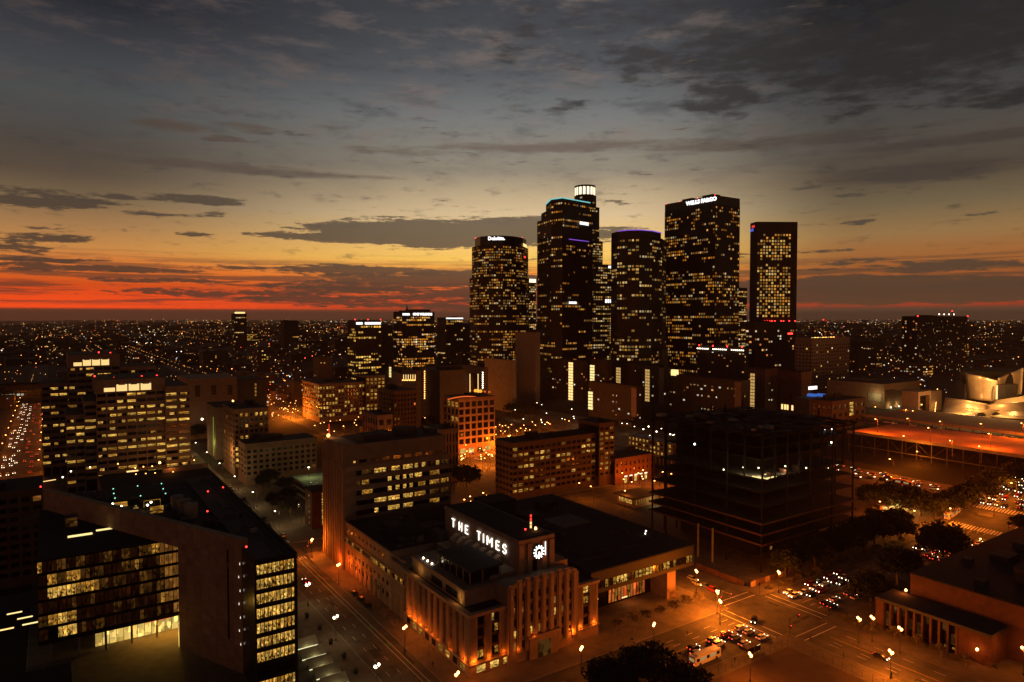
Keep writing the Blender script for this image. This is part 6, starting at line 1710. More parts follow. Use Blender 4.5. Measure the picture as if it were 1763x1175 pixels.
# ------------------------------------------------------------------ right middle: museum, portal block, brown block, concert hall, decks
def right_side():
    X0, Y0, Z, X1, Y1 = bspec(1523, 662, 620, 1424, 1584); fp(X0, X1, Y0, Y1)
    t = thing('museum_building', 'long pale windowless museum building with a floodlit panel', 'building', (X0 + 20, Y0 + 20, HILL))
    m = MB(); m.box(X0, Y0, HILL - 1, X1, Y1, Z); m.build('wall', 'stone_lime', t)
    for k in range(6):
        z = HILL + (Z - HILL) * (k + 1) / 7; m = MB(); m.box(X0 - .12, Y0 - .12, z, X1, Y1, z + .25); m.build('string_course', 'stone_beige', t)
    m = MB(); m.box(X0 + 1, Y0 + 1, Z, X1 - 1, Y1 - 1, Z + .3); m.build('roof', 'roof_grey', t)
    m = MB(); m.box(X0 + 14, Y0 + 25, Z + .3, X0 + 30, Y0 + 45, Z + 1.6); m.build('skylight', 'roof_pale', t)
    y = Y0 + 6; point_light('flood_light', (X0 - 6, y, HILL + 12), 2600, (1, .78, .3), t, .5)
    m = MB(); m.box(X0 - .5, Y0 + 2, HILL + 6, X0 - .15, Y0 + 15, HILL + 14); m.build('light_panel', 'concrete', t)
    for k in range(3):
        x = X0 + 8 + k * 14; m = MB(); m.ball((x, Y0 - 2, HILL + 1.2), .5); m.build('ground_lamp', 'lamp_white', t); point_light('flood_light', (x, Y0 - 3, HILL + 2.5), 900, (1, .72, .25), t, .4)
    # blue-lit arched roofs
    t = thing('arched_entrance', 'small building with glowing blue arched rooflights', 'building', (*pxy(1408, 560), HILL))
    for px, mt in ((1401, 'sign_white'), (1404, 'arc_blue'), (1420, 'arc_blue')):
        c = dep(px, 668 if mt == 'sign_white' else 680, 560); m = MB(); r = 3.0 if mt == 'arc_blue' else 1.2
        if mt == 'arc_blue': m.prism([(c.x + r * math.cos(q), r * .75 * math.sin(q)) for q in [math.pi * k / 8 for k in range(9)]], 0, 6); m.v = [(x, c.y + z_, c.z + y_ - 1.5) for x, y_, z_ in m.v]
        else: m.box(c.x - 6, c.y, c.z - 1.4, c.x + 5, c.y + 1, c.z + 1.2)
        m.build('rooflight', mt, t)
    c = dep(1410, 690, 562); m = MB(); m.box(c.x - 14, c.y, HILL - 1, c.x + 12, c.y + 14, c.z + 2.4); m.build('wall', 'concrete_dark', t)
    # brown block with lit stair hall
    X0, Y0, Z, X1, Y1 = bspec(1432, 692, 500, 1396, 1490); fp(X0, X1, Y0, Y1)
    t = gridblock('brown_block', 'brown block with a lit glass stair hall in front of the museum', X0, X1, Y0, Y1, Z, 'brick_brown', 6, 4, 3, 3, 0, .05, .05, .5, .5, seed=101, base=hz(X0), units=2)
    for k in range(4):
        q = onY(1466, 694 + 6 * k, Y0 - .1); piece('hall_window', unit_pane('hall_window', 5.0, 2.0, 'Y'), t, (q.x, Y0 - .12, q.z - 1.5), mat='room_bright')
    # portal
    q = dep(1602, 690, 600)
    t = thing('portal_building', 'pale square portal with a dark opening beside the concert hall', 'building', (q.x, q.y, HILL)); fp(q.x - 14, q.x + 14, q.y, q.y + 20)
    z1 = dep(1602, 673, 600).z; x0_, x1_ = onY(1581, 690, q.y).x, onY(1603, 690, q.y).x
    for a, b, c_, d_ in ((x0_, x0_ + 3, HILL - 1, z1), (x1_ - 3, x1_, HILL - 1, z1)):
        m = MB(); m.box(a, q.y, c_, b, q.y + 14, d_); m.build('portal_pier', 'stone_lime', t)
    m = MB(); m.box(x0_ + 3, q.y, z1 - 3.5, x1_ - 3, q.y + 14, z1 - .02); m.build('portal_lintel', 'stone_lime', t)
    m = MB(); m.box(x0_ + 3, q.y + 3, HILL, x1_ - 3, q.y + 13, z1 - 3.5); m.build('dark_glazing', 'glass_dark', t)
    m = MB(); m.box(x1_ + .05, q.y + 1, HILL - 1, x1_ + 22, q.y + 12, z1 - 1); m.build('side_wing', 'stone_beige', t)
    for k in range(16):
        f = k / 15; m = MB(); m.ball((x1_ + 1 + 26 * f, q.y - 3 + 10 * f, HILL + 1 + (z1 - HILL - 2) * f), .42); m.build('string_lamp', 'lamp_sodium_far', t)
    point_light('street_light', (x1_ + 6, q.y - 4, HILL + 5), 1500, (1, .5, .12), t, .4)
    # concert hall of curved metal shells
    D = 600
    t = thing('concert_hall', 'concert hall of curved shining metal shells at the right edge', 'concert hall', (*pxy(1710, D), HILL)); q = pxy(1710, D); fp(q[0] - 50, q[0] + 70, q[1] - 40, q[1] + 60)
    def shell(rows, name='metal_shell', thick=1.2):
        """rows: list of polylines of (px, py, D) from bottom to top"""
        m = MB(); g_ = [[dep(*p) for p in r] for r in rows]; n = len(g_[0])
        for r in g_: m.v += [tuple(p) for p in r]
        for i in range(len(g_) - 1):
            for j in range(n - 1): m.f.append((i*n+j, i*n+j+1, (i+1)*n+j+1, (i+1)*n+j)); m.c.append(None)
        o = m.build(name, 'titanium', t, smooth=True)
        so = o.modifiers.new('thickness', 'SOLIDIFY'); so.thickness = thick; so.offset = -1
        return o
    def bow(p0, p1, n, b):
        out = []
        for k in range(n + 1):
            f = k / n; out.append((p0[0] + (p1[0]-p0[0])*f, p0[1] + (p1[1]-p0[1])*f, p0[2] + (p1[2]-p0[2])*f - b * 4 * f * (1 - f)))
        return out
    def lerp(a, b, f): return [tuple(p[i] + (q[i] - p[i]) * f for i in range(3)) for p, q in zip(a, b)]
    def shell2(b0, b1, t0, t1, bb, bt, bul=0.0, n=12):
        B = bow(b0, b1, n, bb); T = bow(t0, t1, n, bt); rows = []
        for k in range(9):
            f = k / 8; rows.append([(p[0], p[1], p[2] + bul * 4 * f * (1 - f)) for p in lerp(B, T, f)])
        return shell(rows)
    shell2((1667, 687, 600), (1714, 692, 590), (1661, 643, 596), (1718, 656, 588), 10, 14, 3)
    shell2((1720, 688, 606), (1757, 679, 600), (1720, 652, 600), (1760, 634, 596), -8, -14, 2)
    shell2((1722, 690, 612), (1712, 692, 640), (1718, 656, 606), (1706, 640, 640), 0, 0, 0)
    shell2((1621, 711, 570), (1700, 716, 560), (1628, 684, 585), (1702, 696, 575), 12, 14, 4)
    shell2((1700, 716, 556), (1800, 722, 540), (1700, 698, 570), (1800, 690, 560), 16, 12, 5)
    shell2((1703, 697, 584), (1800, 690, 570), (1712, 690, 590), (1790, 678, 580), 14, 6, 3)
    shell2((1640, 716, 566), (1720, 722, 552), (1640, 703, 568), (1720, 706, 556), 5, 5, 1)
    c0, c1 = Vector(pxy(1655, 622)), Vector(pxy(1790, 622))
    m = MB(); m.prism([pxy(1664, 604), pxy(1718, 598), pxy(1757, 606), pxy(1790, 640), pxy(1650, 650)], HILL, dep(1700, 662, 604).z); m.build('core_wall', 'concrete_dark', t)
    m = MB(); m.prism([pxy(1655, 612), pxy(1758, 612), pxy(1765, 660), pxy(1660, 665)], dep(1700, 662, 604).z, dep(1700, 640, 612).z); m.build('inner_roof', 'roof_dark', t)
    a, b = dep(1716.5, 664, 584), dep(1718.5, 688, 584); m = MB(); m.box(a.x - .8, a.y, b.z, b.x + .8, a.y + .5, a.z); m.build('glass_slot', 'strip_warm', t)
    for k in range(5):
        q = dep(1652 + 6.4 * k, 716, 552); m = MB(); m.box(q.x - 1.1, q.y, HILL + .5, q.x + 1.1, q.y + .3, HILL + 3.8); m.build('entrance_window', 'crown_light' if k != 1 else 'lamp_white', t)
    for (px, py, D_, pw) in ((1690, 672, 562, 38000), (1668, 712, 545, 18000), (1740, 716, 515, 36000), (1742, 658, 574, 40000), (1640, 705, 550, 14000), (1710, 706, 535, 16000)):
        q = dep(px, py, D_); point_light('flood_light', (q.x, q.y, q.z), pw, (1, .50, .14), t, 1.0)
    # two-level open parking deck, orange lamps
    t = thing('parking_structure', 'two wide orange-lit open parking decks on steel trusses at the right', 'parking structure', (470, 200, 0)); fp(430, 560, 60, 330)
    def deck(X0, X1, Y0, Y1, z, nm):
        m = MB(); m.box(X0, Y0, z - .5, X1, Y1, z); m.build(nm, 'deck_concrete', t)
        m = MB(); m.box(X0 - .25, Y0, z - .9, X0 - .01, Y1, z + .9); m.build('deck_rail', 'concrete', t)
    deck(438, 500, 112, 250, 29.5, 'lower_deck'); deck(515, 582, 120, 282, 30.5, 'upper_deck')
    m = MB(); m.box(500.5, 112, 27.5, 514.5, 280, 27.8); m.build('access_lane', 'concrete_dark', t)
    for i in range(16):
        y = 120 + i * 8.6
        m = MB(); m.box(438.4, y, hz(438) - 1, 438.9, y + .5, 28.5); m.build('column', 'tower_brown', t)
        if i < 15:
            m = MB(); m.tube((438.6, y + .3, hz(438) + 4), (438.6, y + 8.9, 28.4), .1) if i % 2 else m.tube((438.6, y + 8.9, hz(438) + 4), (438.6, y + .3, 28.4), .1); m.build('truss_brace', 'tower_brown', t)
        m = MB(); m.box(515.4, y, hz(500) - 1, 515.9, y + .5, 29.5); m.build('column', 'tower_brown', t)
    m = MB(); m.box(438.3, 118, hz(438) + 4.2, 438.8, 250, hz(438) + 4.6); m.build('truss_beam', 'concrete_dark', t)
right_side()

# ------------------------------------------------------------------ remaining left-hand blocks
def left_blocks():
    gridblock('old_block', 'old brown block with mostly dark paired windows at the left edge', -34, -4.2, 327, 352, 37.5, 'brick_brown', 8, 0, 9, 3, 0, .03, .0, .7, .55, ('room_amber',), seed=111, units=3)
    t = thing('low_hall', 'low dark roofs with strings of small lamps behind the headquarters', 'building', (30, 400, 0)); fp(-8, 76, 318, 470)
    m = MB(); m.box(-4, 326, 0, 74, 372, 13); m.build('wall', 'concrete_dark', t)
    m = MB(); m.box(-4.3, 325.7, 13, 74.3, 372.3, 13.5); m.build('roof', 'roof_dark', t)
    m = MB(); m.box(20, 384, 0, 74, 440, 17); m.build('rear_wall', 'brick_brown', t)
    m = MB(); m.box(19.7, 383.7, 17, 74.3, 440, 17.5); m.build('rear_roof', 'roof_dark', t)
    for k in range(3): m = MB(); m.box(4 + 22 * k, 340, 13.5, 13 + 22 * k, 352, 16); m.build('rooftop_unit', 'roof_grey', t)
    for px, py in ((42, 827), (108, 822), (122, 812), (155, 805), (233, 806), (247, 804), (262, 803), (234, 817), (251, 816), (267, 815), (283, 814), (298, 813), (203, 799)):
        q = at(px, py, 17.5); b = MB(); b.ball((q.x, q.y, 17.5), .38); b.build('roof_lamp', 'lamp_sodium_far' if px > 200 else 'lamp_white', t)
    q = at(228, 811, 15); m = MB(); m.box(q.x - 3, q.y, 14.4, q.x + 3, q.y + .3, 15.2); m.build('lit_sill', 'strip_warm', t)
    q = at(320, 806, 19); m = MB(); m.box(q.x - 12, q.y, 17.5, q.x + 12, q.y + 3, 20); m.build('lit_parapet', 'stone_times', t); point_light('roof_light', (q.x - 8, q.y - 2, 20.5), 420, (1, .35, .08), t, .3)
    for a, b in (((53, 830), (72, 833)), ((72, 830), (96, 826))):
        A, B = at(*a, 18), at(*b, 18); m = MB(); m.tube(A, B, .22); m.build('string_light', 'strip_warm', t)
    # dark block at the bottom left with lit slots
    t = thing('dark_annex', 'black low block with slanting lit slots in the bottom left corner', 'building', (-9, 205, 0))
    m = MB(); m.box(-40, 196, 0, 2.5, 222, 9.5); m.build('wall', 'steel_black', t)
    m = MB(); m.box(-40.2, 195.8, 9.5, 2.7, 222.2, 10); m.build('roof', 'roof_dark', t)
    for px, py in ((25, 1055), (43, 1063), (52, 1073), (10, 1083)):
        q = at(px, py, 10.3); m = MB(); m.box(q.x - 2.0, q.y - .25, 10.02, q.x + 2.0, q.y + .25, 10.3); m.build('light_slot', 'strip_pale' if px > 12 else 'strip_warm', t)
    for k in range(8):
        m = MB(); m.box(2.55, 197 + k * 2.6, 4, 2.62, 198.8 + k * 2.6, 4.5); m.build('side_slot', 'stair_dim', t)
left_blocks()

# ------------------------------------------------------------------ city filling the plain
def filler():
    rng = random.Random(2024); n = 0; tries = 0
    tower('office_tower', 'brown block closing the view at the end of the far left street', 'building', -62, 2, 1050, 1085, 20, wall='tower_dark', p=.12, pal='home', floor=3.6, bay=4, seed=140, base=0); fp(-62, 2, 1050, 1085)
    tower('office_tower', 'dark low block beside the far left street', 'building', -78, -38, 560, 620, 14, wall='tower_dark', core='tower_dark', p=.08, pal='home', floor=3.6, bay=4, seed=141, base=0, faces='Y>'); fp(-78, -38, 560, 620)
    walls = ('tower_brown', 'concrete_dark', 'brick_brown', 'tower_brown', 'tower_dark')
    while n < 230 and tries < 6000:
        tries += 1
        D = 560 * math.exp(rng.random() ** .9 * math.log(5.2)); px = rng.uniform(-60, 1820)
        q = pxy(px, D); w, d = rng.uniform(16, 46) * (D / 1000) ** .35, rng.uniform(18, 44) * (D / 1000) ** .35
        X0, X1, Y0, Y1 = q[0], q[0] + w, q[1], q[1] + d
        if any(a - 2 < X1 and X0 < b + 2 for a, b in (MAIN, SPRING, BWAY)): continue
        if Y0 < 505 and X0 < 330: continue
        if 330 < X0 and Y0 < 420: continue
        if X1 > 250 and 470 < Y0 < 1150 and D < 1250 and 470 < X0 < 1250 and 800 < px < 1400: continue
        if any(a < X1 and X0 < b and c < Y1 and Y0 < e for a, b, c, e in FOOT): continue
        h = rng.choice((7, 10, 12, 16, 20, 26, 34)) * rng.uniform(.8, 1.2) * (1.25 if D > 900 else 1)
        if px < 60 or 900 < px: h *= .75
        b = hz(X0); Z = b + h
        if HYP + (EYE - Z) / D * FPX < 570: continue
        FOOT.append((X0 - 2, X1 + 2, Y0 - 2, Y1 + 2)); n += 1
        pr = rng.choice((.02, .05, .08, .15, .4, .03)); wl = rng.choice(walls)
        zone = ('at the far left' if px < 300 else 'left of the signed towers' if px < 600 else 'below the curved skyscraper' if px < 900 else 'behind the hill apartments' if px < 1380 else 'right of the skyscrapers') + (', near' if D < 900 else ', midway' if D < 1600 else ', far')
        lbl = {'tower_brown': 'brown', 'concrete_dark': 'grey', 'brick_brown': 'brick', 'tower_dark': 'black'}[wl] + (' tall' if h > 24 else ' low') + ' city block with ' + ('many' if pr > .12 else 'few') + ' lit windows ' + zone
        t = thing('city_building', lbl, 'building', ((X0 + X1) / 2, (Y0 + Y1) / 2, b), 'low city buildings filling the plain')
        m = MB(); m.box(X0, Y0, b - 1, X1, Y1, Z); m.box(X0 + w * .3, Y0 + d * .3, Z, X0 + w * .6, Y0 + d * .7, Z + rng.uniform(1.5, 4)); m.build('wall', wl, t)
        lt = MB(); rows = max(1, int(h / 3.8))
        facade(None, lt, 'Y', Y0, X0 + 1, X1 - 1, b + 2, Z - 1.5, max(2, int(w / 4)), rows, pr * 1.5, rng.choice(('office', 'amber', 'home', 'gold')), rng, .4, .5, run=1.6, bright=1.1)
        facade(None, lt, 'X', X0, Y0 + 1, Y1 - 1, b + 2, Z - 1.5, max(2, int(d / 4)), rows, pr * .7, 'home', rng, .4, .5, run=1.6, bright=.8)
        if lt.f: lt.build('window_lighting', 'window_light', t, 'stuff')
    # lamps, signs and traffic of the far city: nobody could count them
    lt = MB(); cols = [((1, .34, .06), 6), ((1, .48, .13), 5), ((1, .68, .30), 3.4), ((1, .88, .68), 1.3), ((1, .10, .05), 1.6), ((.8, .9, 1), .4), ((.9, 1, .7), .3)]
    pool = [c for c, k in cols for _ in range(int(k * 10))]
    def dot(x, y, z, D, c, s, b):
        r = s * D / FPX
        n0 = len(lt.v); cc = (c[0]*b, c[1]*b, c[2]*b)
        lt.v += [(x-r, y, z), (x+r, y, z), (x, y-r, z), (x, y+r, z), (x, y, z-r), (x, y, z+r)]
        for f in ((0,2,5),(2,1,5),(1,3,5),(3,0,5),(2,0,4),(1,2,4),(3,1,4),(0,3,4)):
            lt.f.append(tuple(n0 + i for i in f)); lt.c.append(cc)
    cl = [(rng.uniform(-40, 1803), rng.random() ** .85, rng.choice(pool)) for _ in range(230)]
    for k in range(4400):
        if k % 3: a_, f_, c_ = rng.choice(cl); px = a_ + rng.gauss(0, 16); D = 620 * math.exp(min(1, max(0.02, f_ + rng.gauss(0, .02))) * math.log(30)); cch = c_ if rng.random() < .7 else rng.choice(pool)
        else: D = 620 * math.exp(rng.random() ** .85 * math.log(30)); px = rng.uniform(-40, 1803); cch = rng.choice(pool)
        q = pxy(px, D)
        if any(a < q[0] < b and c < q[1] < e for a, b, c, e in FOOT): continue
        if q[1] < 480 and q[0] < 330: continue
        if D < 900 and 880 < px < 1420: continue
        z = hz(q[0]) + rng.choice((5, 6, 8, 9, 14, 22)) * (1 if D < 2500 else 2.2) * rng.uniform(.7, 1.2)
        far = sm(600, 5000, D)
        dot(q[0], q[1], z, D, cch, rng.uniform(.35, 1.1) * (1 - .25 * far), (.6 + 4.5 * rng.random() ** 2.5) * (1 - .45 * far))
    for k in range(70):                                   # rows of lamps along far streets
        D = 900 * math.exp(rng.random() * math.log(9)); px = rng.uniform(0, 1763); c = rng.choice(pool[:90]); q = pxy(px, D)
        hor = rng.random() < .6
        for i in range(rng.randint(5, 14)):
            x, y = (q[0] + i * D * .012, q[1]) if hor else (q[0], q[1] + i * D * .03)
            if any(a < x < b and cc < y < e for a, b, cc, e in FOOT): continue
            dot(x, y, hz(x) + 9, D, c, rng.uniform(.4, .8), rng.uniform(.7, 1.8))
    # lit street grid of the plain
    def street_dot(x, y):
        D = sT * x + cT * y
        if D < 640 or D > 5200: return
        r_ = cT * x - sT * y; px = CXP + FPX * r_ / D
        if not -30 < px < 1793 or (D < 1250 and 800 < px < 1420): return
        if any(a < x < b and c < y < e for a, b, c, e in FOOT): return
        dot(x, y, hz(x) + 8.5, D, rng.choice(pool[:60]) if rng.random() < .2 else (1, .36, .07), rng.uniform(.38, .62), rng.uniform(.8, 2.6) * (1 - .5 * sm(800, 5200, D)))
    for X_ in (-760, -640, -520, -400, -280, -150, 76, 93, 200, 221, 335, 460, 600, 760, 930, 1100, 1300, 1550):
        y = 620
        while y < 5000: street_dot(X_ + rng.uniform(-1, 1), y + rng.uniform(-4, 4)); y += 42 * (1 + (y - 620) / 3000)
    Y_ = 660
    while Y_ < 4200:
        x = -1400
        while x < 3200: street_dot(x + rng.uniform(-4, 4), Y_ + rng.uniform(-1, 1)); x += 42 * (1 + Y_ / 5000)
        Y_ += rng.uniform(130, 190) * (1 + Y_ / 4000)
    o = lt.build('city_lights', 'window_light'); tag(o, 'carpet of tiny street lamps and signs across the far city plain', 'city lights', kind='stuff')
    # rows of roofs beyond
    bl = MB()
    for k in range(1500):
        D = 1500 * math.exp(rng.random() * math.log(7)); px = rng.uniform(-60, 1820); q = pxy(px, D)
        if any(a < q[0] < b for a, b in (MAIN, SPRING, BWAY)): continue
        s = D / 1000
        w, d, h = rng.uniform(12, 30) * s ** .6, rng.uniform(12, 40) * s ** .6, rng.uniform(5, 15) * s ** .35
        if rng.random() < .04: h *= 2.2
        bl.box(q[0], q[1], hz(q[0]) - 1, q[0] + w, q[1] + d, hz(q[0]) + h)
    o = bl.build('far_rooftops', 'ground_far'); tag(o, 'mass of far low roofs running to the horizon', 'rooftops', kind='stuff')
filler()

# ------------------------------------------------------------------ street lamps
def lamp_proto(kind):
    t = thing('street_lamp', 'proto', 'street lamp', (0, 0, 0))
    m = MB(); m.tube((0, 0, 0), (0, 0, .9), .26, .2, 8); m.tube((0, 0, .9), (0, 0, 7.4), .11, .075, 8); m.build('pole', 'pole_metal', t)
    if kind == 'twin':
        a = MB(); a.tube((-.75, 0, 7.3), (.75, 0, 7.3), .06); a.tube((-.7, 0, 7.3), (-.7, 0, 7.55), .05); a.tube((.7, 0, 7.3), (.7, 0, 7.55), .05); a.build('crossarm', 'pole_metal', t)
        for s in (-.7, .7):
            g = MB(); g.ball((s, 0, 8.0), .38, 10, 6, 1.15); g.build('globe', None, t).data.materials.append(M['lamp_sodium'])
    else:
        a = MB(); a.tube((0, 0, 7.4), (.1, 0, 8.6), .075, .06); a.tube((.1, 0, 8.6), (1.9, 0, 9.0), .06, .05); a.build('crossarm', 'pole_metal', t)
        g = MB(); g.ball((2.2, 0, 8.92), .42, 8, 5, .5); g.build('globe', None, t).data.materials.append(M['lamp_sodium'])
    return t
TWIN, COBRA = lamp_proto('twin'), lamp_proto('cobra')
SOD, WHT = (1.0, .215, .012), (1.0, .68, .28)
_used = set()
def lamp(proto, x, y, power, white=False, label='', group='', rz=0.0):
    first = proto.name not in _used; _used.add(proto.name)
    t = proto if first else copy_tree(proto)
    t.location = (x, y, hz(x) + .1); t.rotation_euler = (0, 0, rz); ORG[t.name] = (x, y, hz(x) + .1)
    tag(t, label, 'street lamp', group)
    for c in t.children:
        if c.name.startswith('globe'):
            c.material_slots[0].link = 'OBJECT'; c.material_slots[0].material = M['lamp_white' if white else 'lamp_sodium']
    if power:
        l = bpy.data.lights.new('lamp_light', 'POINT'); l.energy = power * (.62 if not white else .8); l.color = WHT if white else SOD; l.shadow_soft_size = .3
        o = bpy.data.objects.new('lamp_light', l); col.objects.link(o); o.parent = t; o.location = (0, 0, 7.6) if proto is TWIN else (2.2, 0, 8.3)
    return t
def head(px, py, h=8.0):
    d = ray(px, py); t = -EYE / d[2]
    for _ in range(40): t += .5 * ((hz(d[0] * t) + h - EYE) / d[2] - t)
    return d[0] * t, d[1] * t
G1, G2, G3, G4, G5 = 'lamps along the newspaper block', 'lamps on the plaza beside the headquarters', 'lamps around the lower right intersection', 'lamps around the upper crossing and lots', 'lamps along the back streets'
for (px, py, pw, lb) in ((583, 973, 5200, 'twin orange street lamp before the ribbed office'), (697, 1081, 4600, 'twin orange street lamp before the fluted piers of the newspaper building'), (787, 1161, 4200, 'twin orange street lamp at the near corner of the newspaper building'),
                     (1001, 1117, 4600, 'twin orange street lamp before the newspaper entrance'), (1126, 1076, 4600, 'twin orange street lamp among bare trees before the annex')):
    x, y = head(px, py); lamp(TWIN, x, y, pw * .7, False, lb, G1, .6)
for (px, py, lb) in ((530, 1007, 'twin white lamp, farthest along the headquarters plaza'), (578, 1063, 'twin white lamp midway along the headquarters plaza'), (649, 1147, 'twin white lamp nearest the bottom edge of the plaza')):
    x, y = head(px, py); lamp(TWIN, x, y, 2000, True, lb, G2, .4)
for (px, py, lb) in ((519, 874, 'tall white lamp left of the brick stair tower'), (538, 872, 'tall white lamp right of the brick stair tower')):
    x, y = head(px, py); lamp(COBRA, x, y, 900, True, lb, G5, 2.0)
for (px, py, pw, lb) in ((537, 930, 5200, 'twin orange lamp at the corner below the stair tower'), (1235, 1020, 6500, 'twin orange lamp at the far corner of the intersection'), (1240, 1036, 5200, 'twin orange lamp in front of the far corner of the intersection'),
                     (1534, 1123, 6500, 'twin orange lamp beside the dark sedan'), (1550, 1083, 4200, 'twin orange lamp before the library colonnade'), (1502, 1064, 3600, 'oval orange lamp by the library corner, right of two'), (1479, 1066, 3600, 'oval orange lamp by the library corner, left of two'),
                     (1292, 1128, 5200, 'orange lamp over the bus shelter'), (1341, 986, 5200, 'orange lamp at the corner below the steel frame'), (1199, 984, 7000, 'orange lamp on the sidewalk behind the annex corner'), (1763, 1118, 4000, 'orange lamp at the right edge by the library')):
    x, y = head(px, py); lamp(TWIN, x, y, pw * (7.5 if 1200 < px < 1260 else 6.0 if px in (1341, 1534) else 1.3 if px in (1550, 1502, 1479, 1763) else 3.6), False, lb, G3, 1.0)
for (px, py, pw, lb) in ((1698, 933, 5200, 'bright lamp at the near corner of the upper crossing'), (1539, 794, 5200, 'orange lamp in the earth lot, left of two'), (1586, 781, 6000, 'tall orange lamp in the earth lot, right of two'), (1583, 884, 5200, 'lamp over the lit plaza'), (1645, 880, 5200, 'lamp by the upper zebra crossing'),
                     (1712, 862, 5000, 'lamp added to light the traffic jam, nearer'), (1750, 836, 5000, 'lamp added to light the traffic jam, farther'), (1565, 708, 4000, 'orange lamp by the museum corner'), (1523, 868, 3600, 'orange lamp on the lane by the frame')):  # the jam lamps are added to put light on the road
    x, y = head(px, py); lamp(COBRA, x, y, pw * (4.5 if px > 1600 else 4.0), False, lb, G4, 2.2)
for (px, py) in ((1511, 723), (1602, 738), (1706, 748), (1762, 730), (1640, 760), (1560, 752), (1690, 770), (1622, 727), (1692, 731), (1566, 722)):   # on the decks; extra ones added to brighten the upper deck
    z = 30.5 + 8 if py < 735 or px > 1750 else 29.5 + 8
    q = at(px, py, z); t = lamp(COBRA, q.x, q.y, 52000 if (px, py) in ((1511, 723), (1706, 748), (1640, 760), (1762, 730)) else 9000, False, 'orange mast lamp standing on the open parking decks', 'lamps on the open parking decks', 3.0)
    t.location.z = z - 8.4
    for c in t.children:
        if c.type == 'LIGHT': c.data.color = (1.0, .15, .006)
for (px, py) in ((992, 834), (1022, 842), (1066, 818), (1107, 826), (838, 853), (798, 862), (843, 742), (852, 757), (889, 744), (863, 735), (874, 752), (800, 768), (826, 776), (1075, 850), (870, 772)):
    x, y = head(px, py); lamp(COBRA, x, y, 3600, False, 'orange lamp in the streets around the dark middle offices', G5, px * .1)
for y in range(345, 900, 45):
    lamp(COBRA, 92.6, y, 2600, True, 'pale lamp along the right kerb of the long street', 'lamps along the long street', math.pi)
    if y > 400: lamp(COBRA, 76.0, y + 20, 3600, False, 'orange lamp along the left kerb of the long street', 'lamps along the long street', 0)
for y in range(560, 1030, 45):
    for x in (-35.2, -6.8): lamp(COBRA, x, y, 6500, False, 'orange lamp along the traffic-filled street at the far left', 'lamps along the far left street', 0 if x < -20 else math.pi)
for y in range(700, 1000, 40): lamp(COBRA, 200, y, 16000, False, 'orange lamp on the glowing avenue behind the offices', 'lamps on the glowing avenue', 0)

lr = random.Random(41)
for (cx_, cy_, sx_, sy_, n_, pw_) in ((515, 702, 34, 10, 30, 42000), (745, 708, 28, 16, 20, 30000), (875, 750, 36, 18, 28, 22000), (818, 786, 34, 10, 18, 14000), (440, 700, 40, 20, 10, 12000), (590, 735, 60, 12, 12, 14000), (950, 735, 40, 14, 10, 7000), (940, 715, 60, 22, 16, 900), (1120, 745, 70, 16, 10, 900), (1110, 826, 46, 16, 14, 9000), (840, 862, 34, 12, 12, 9000), (1500, 715, 70, 12, 12, 5000), (60, 880, 30, 30, 4, 900), (640, 720, 60, 16, 8, 1800)):
    for k_ in range(n_):
        x, y = head(cx_ + lr.uniform(-1, 1) * sx_, cy_ + lr.uniform(-1, 1) * sy_)
        if any(a < x < b and c < y < e for a, b, c, e in FOOT): continue
        lamp(COBRA, x, y, pw_ if k_ % 3 == 0 else 0, pw_ < 1000, 'small lamp in the glowing streets between the middle blocks', 'lamps in the glowing middle streets', lr.uniform(0, 6))

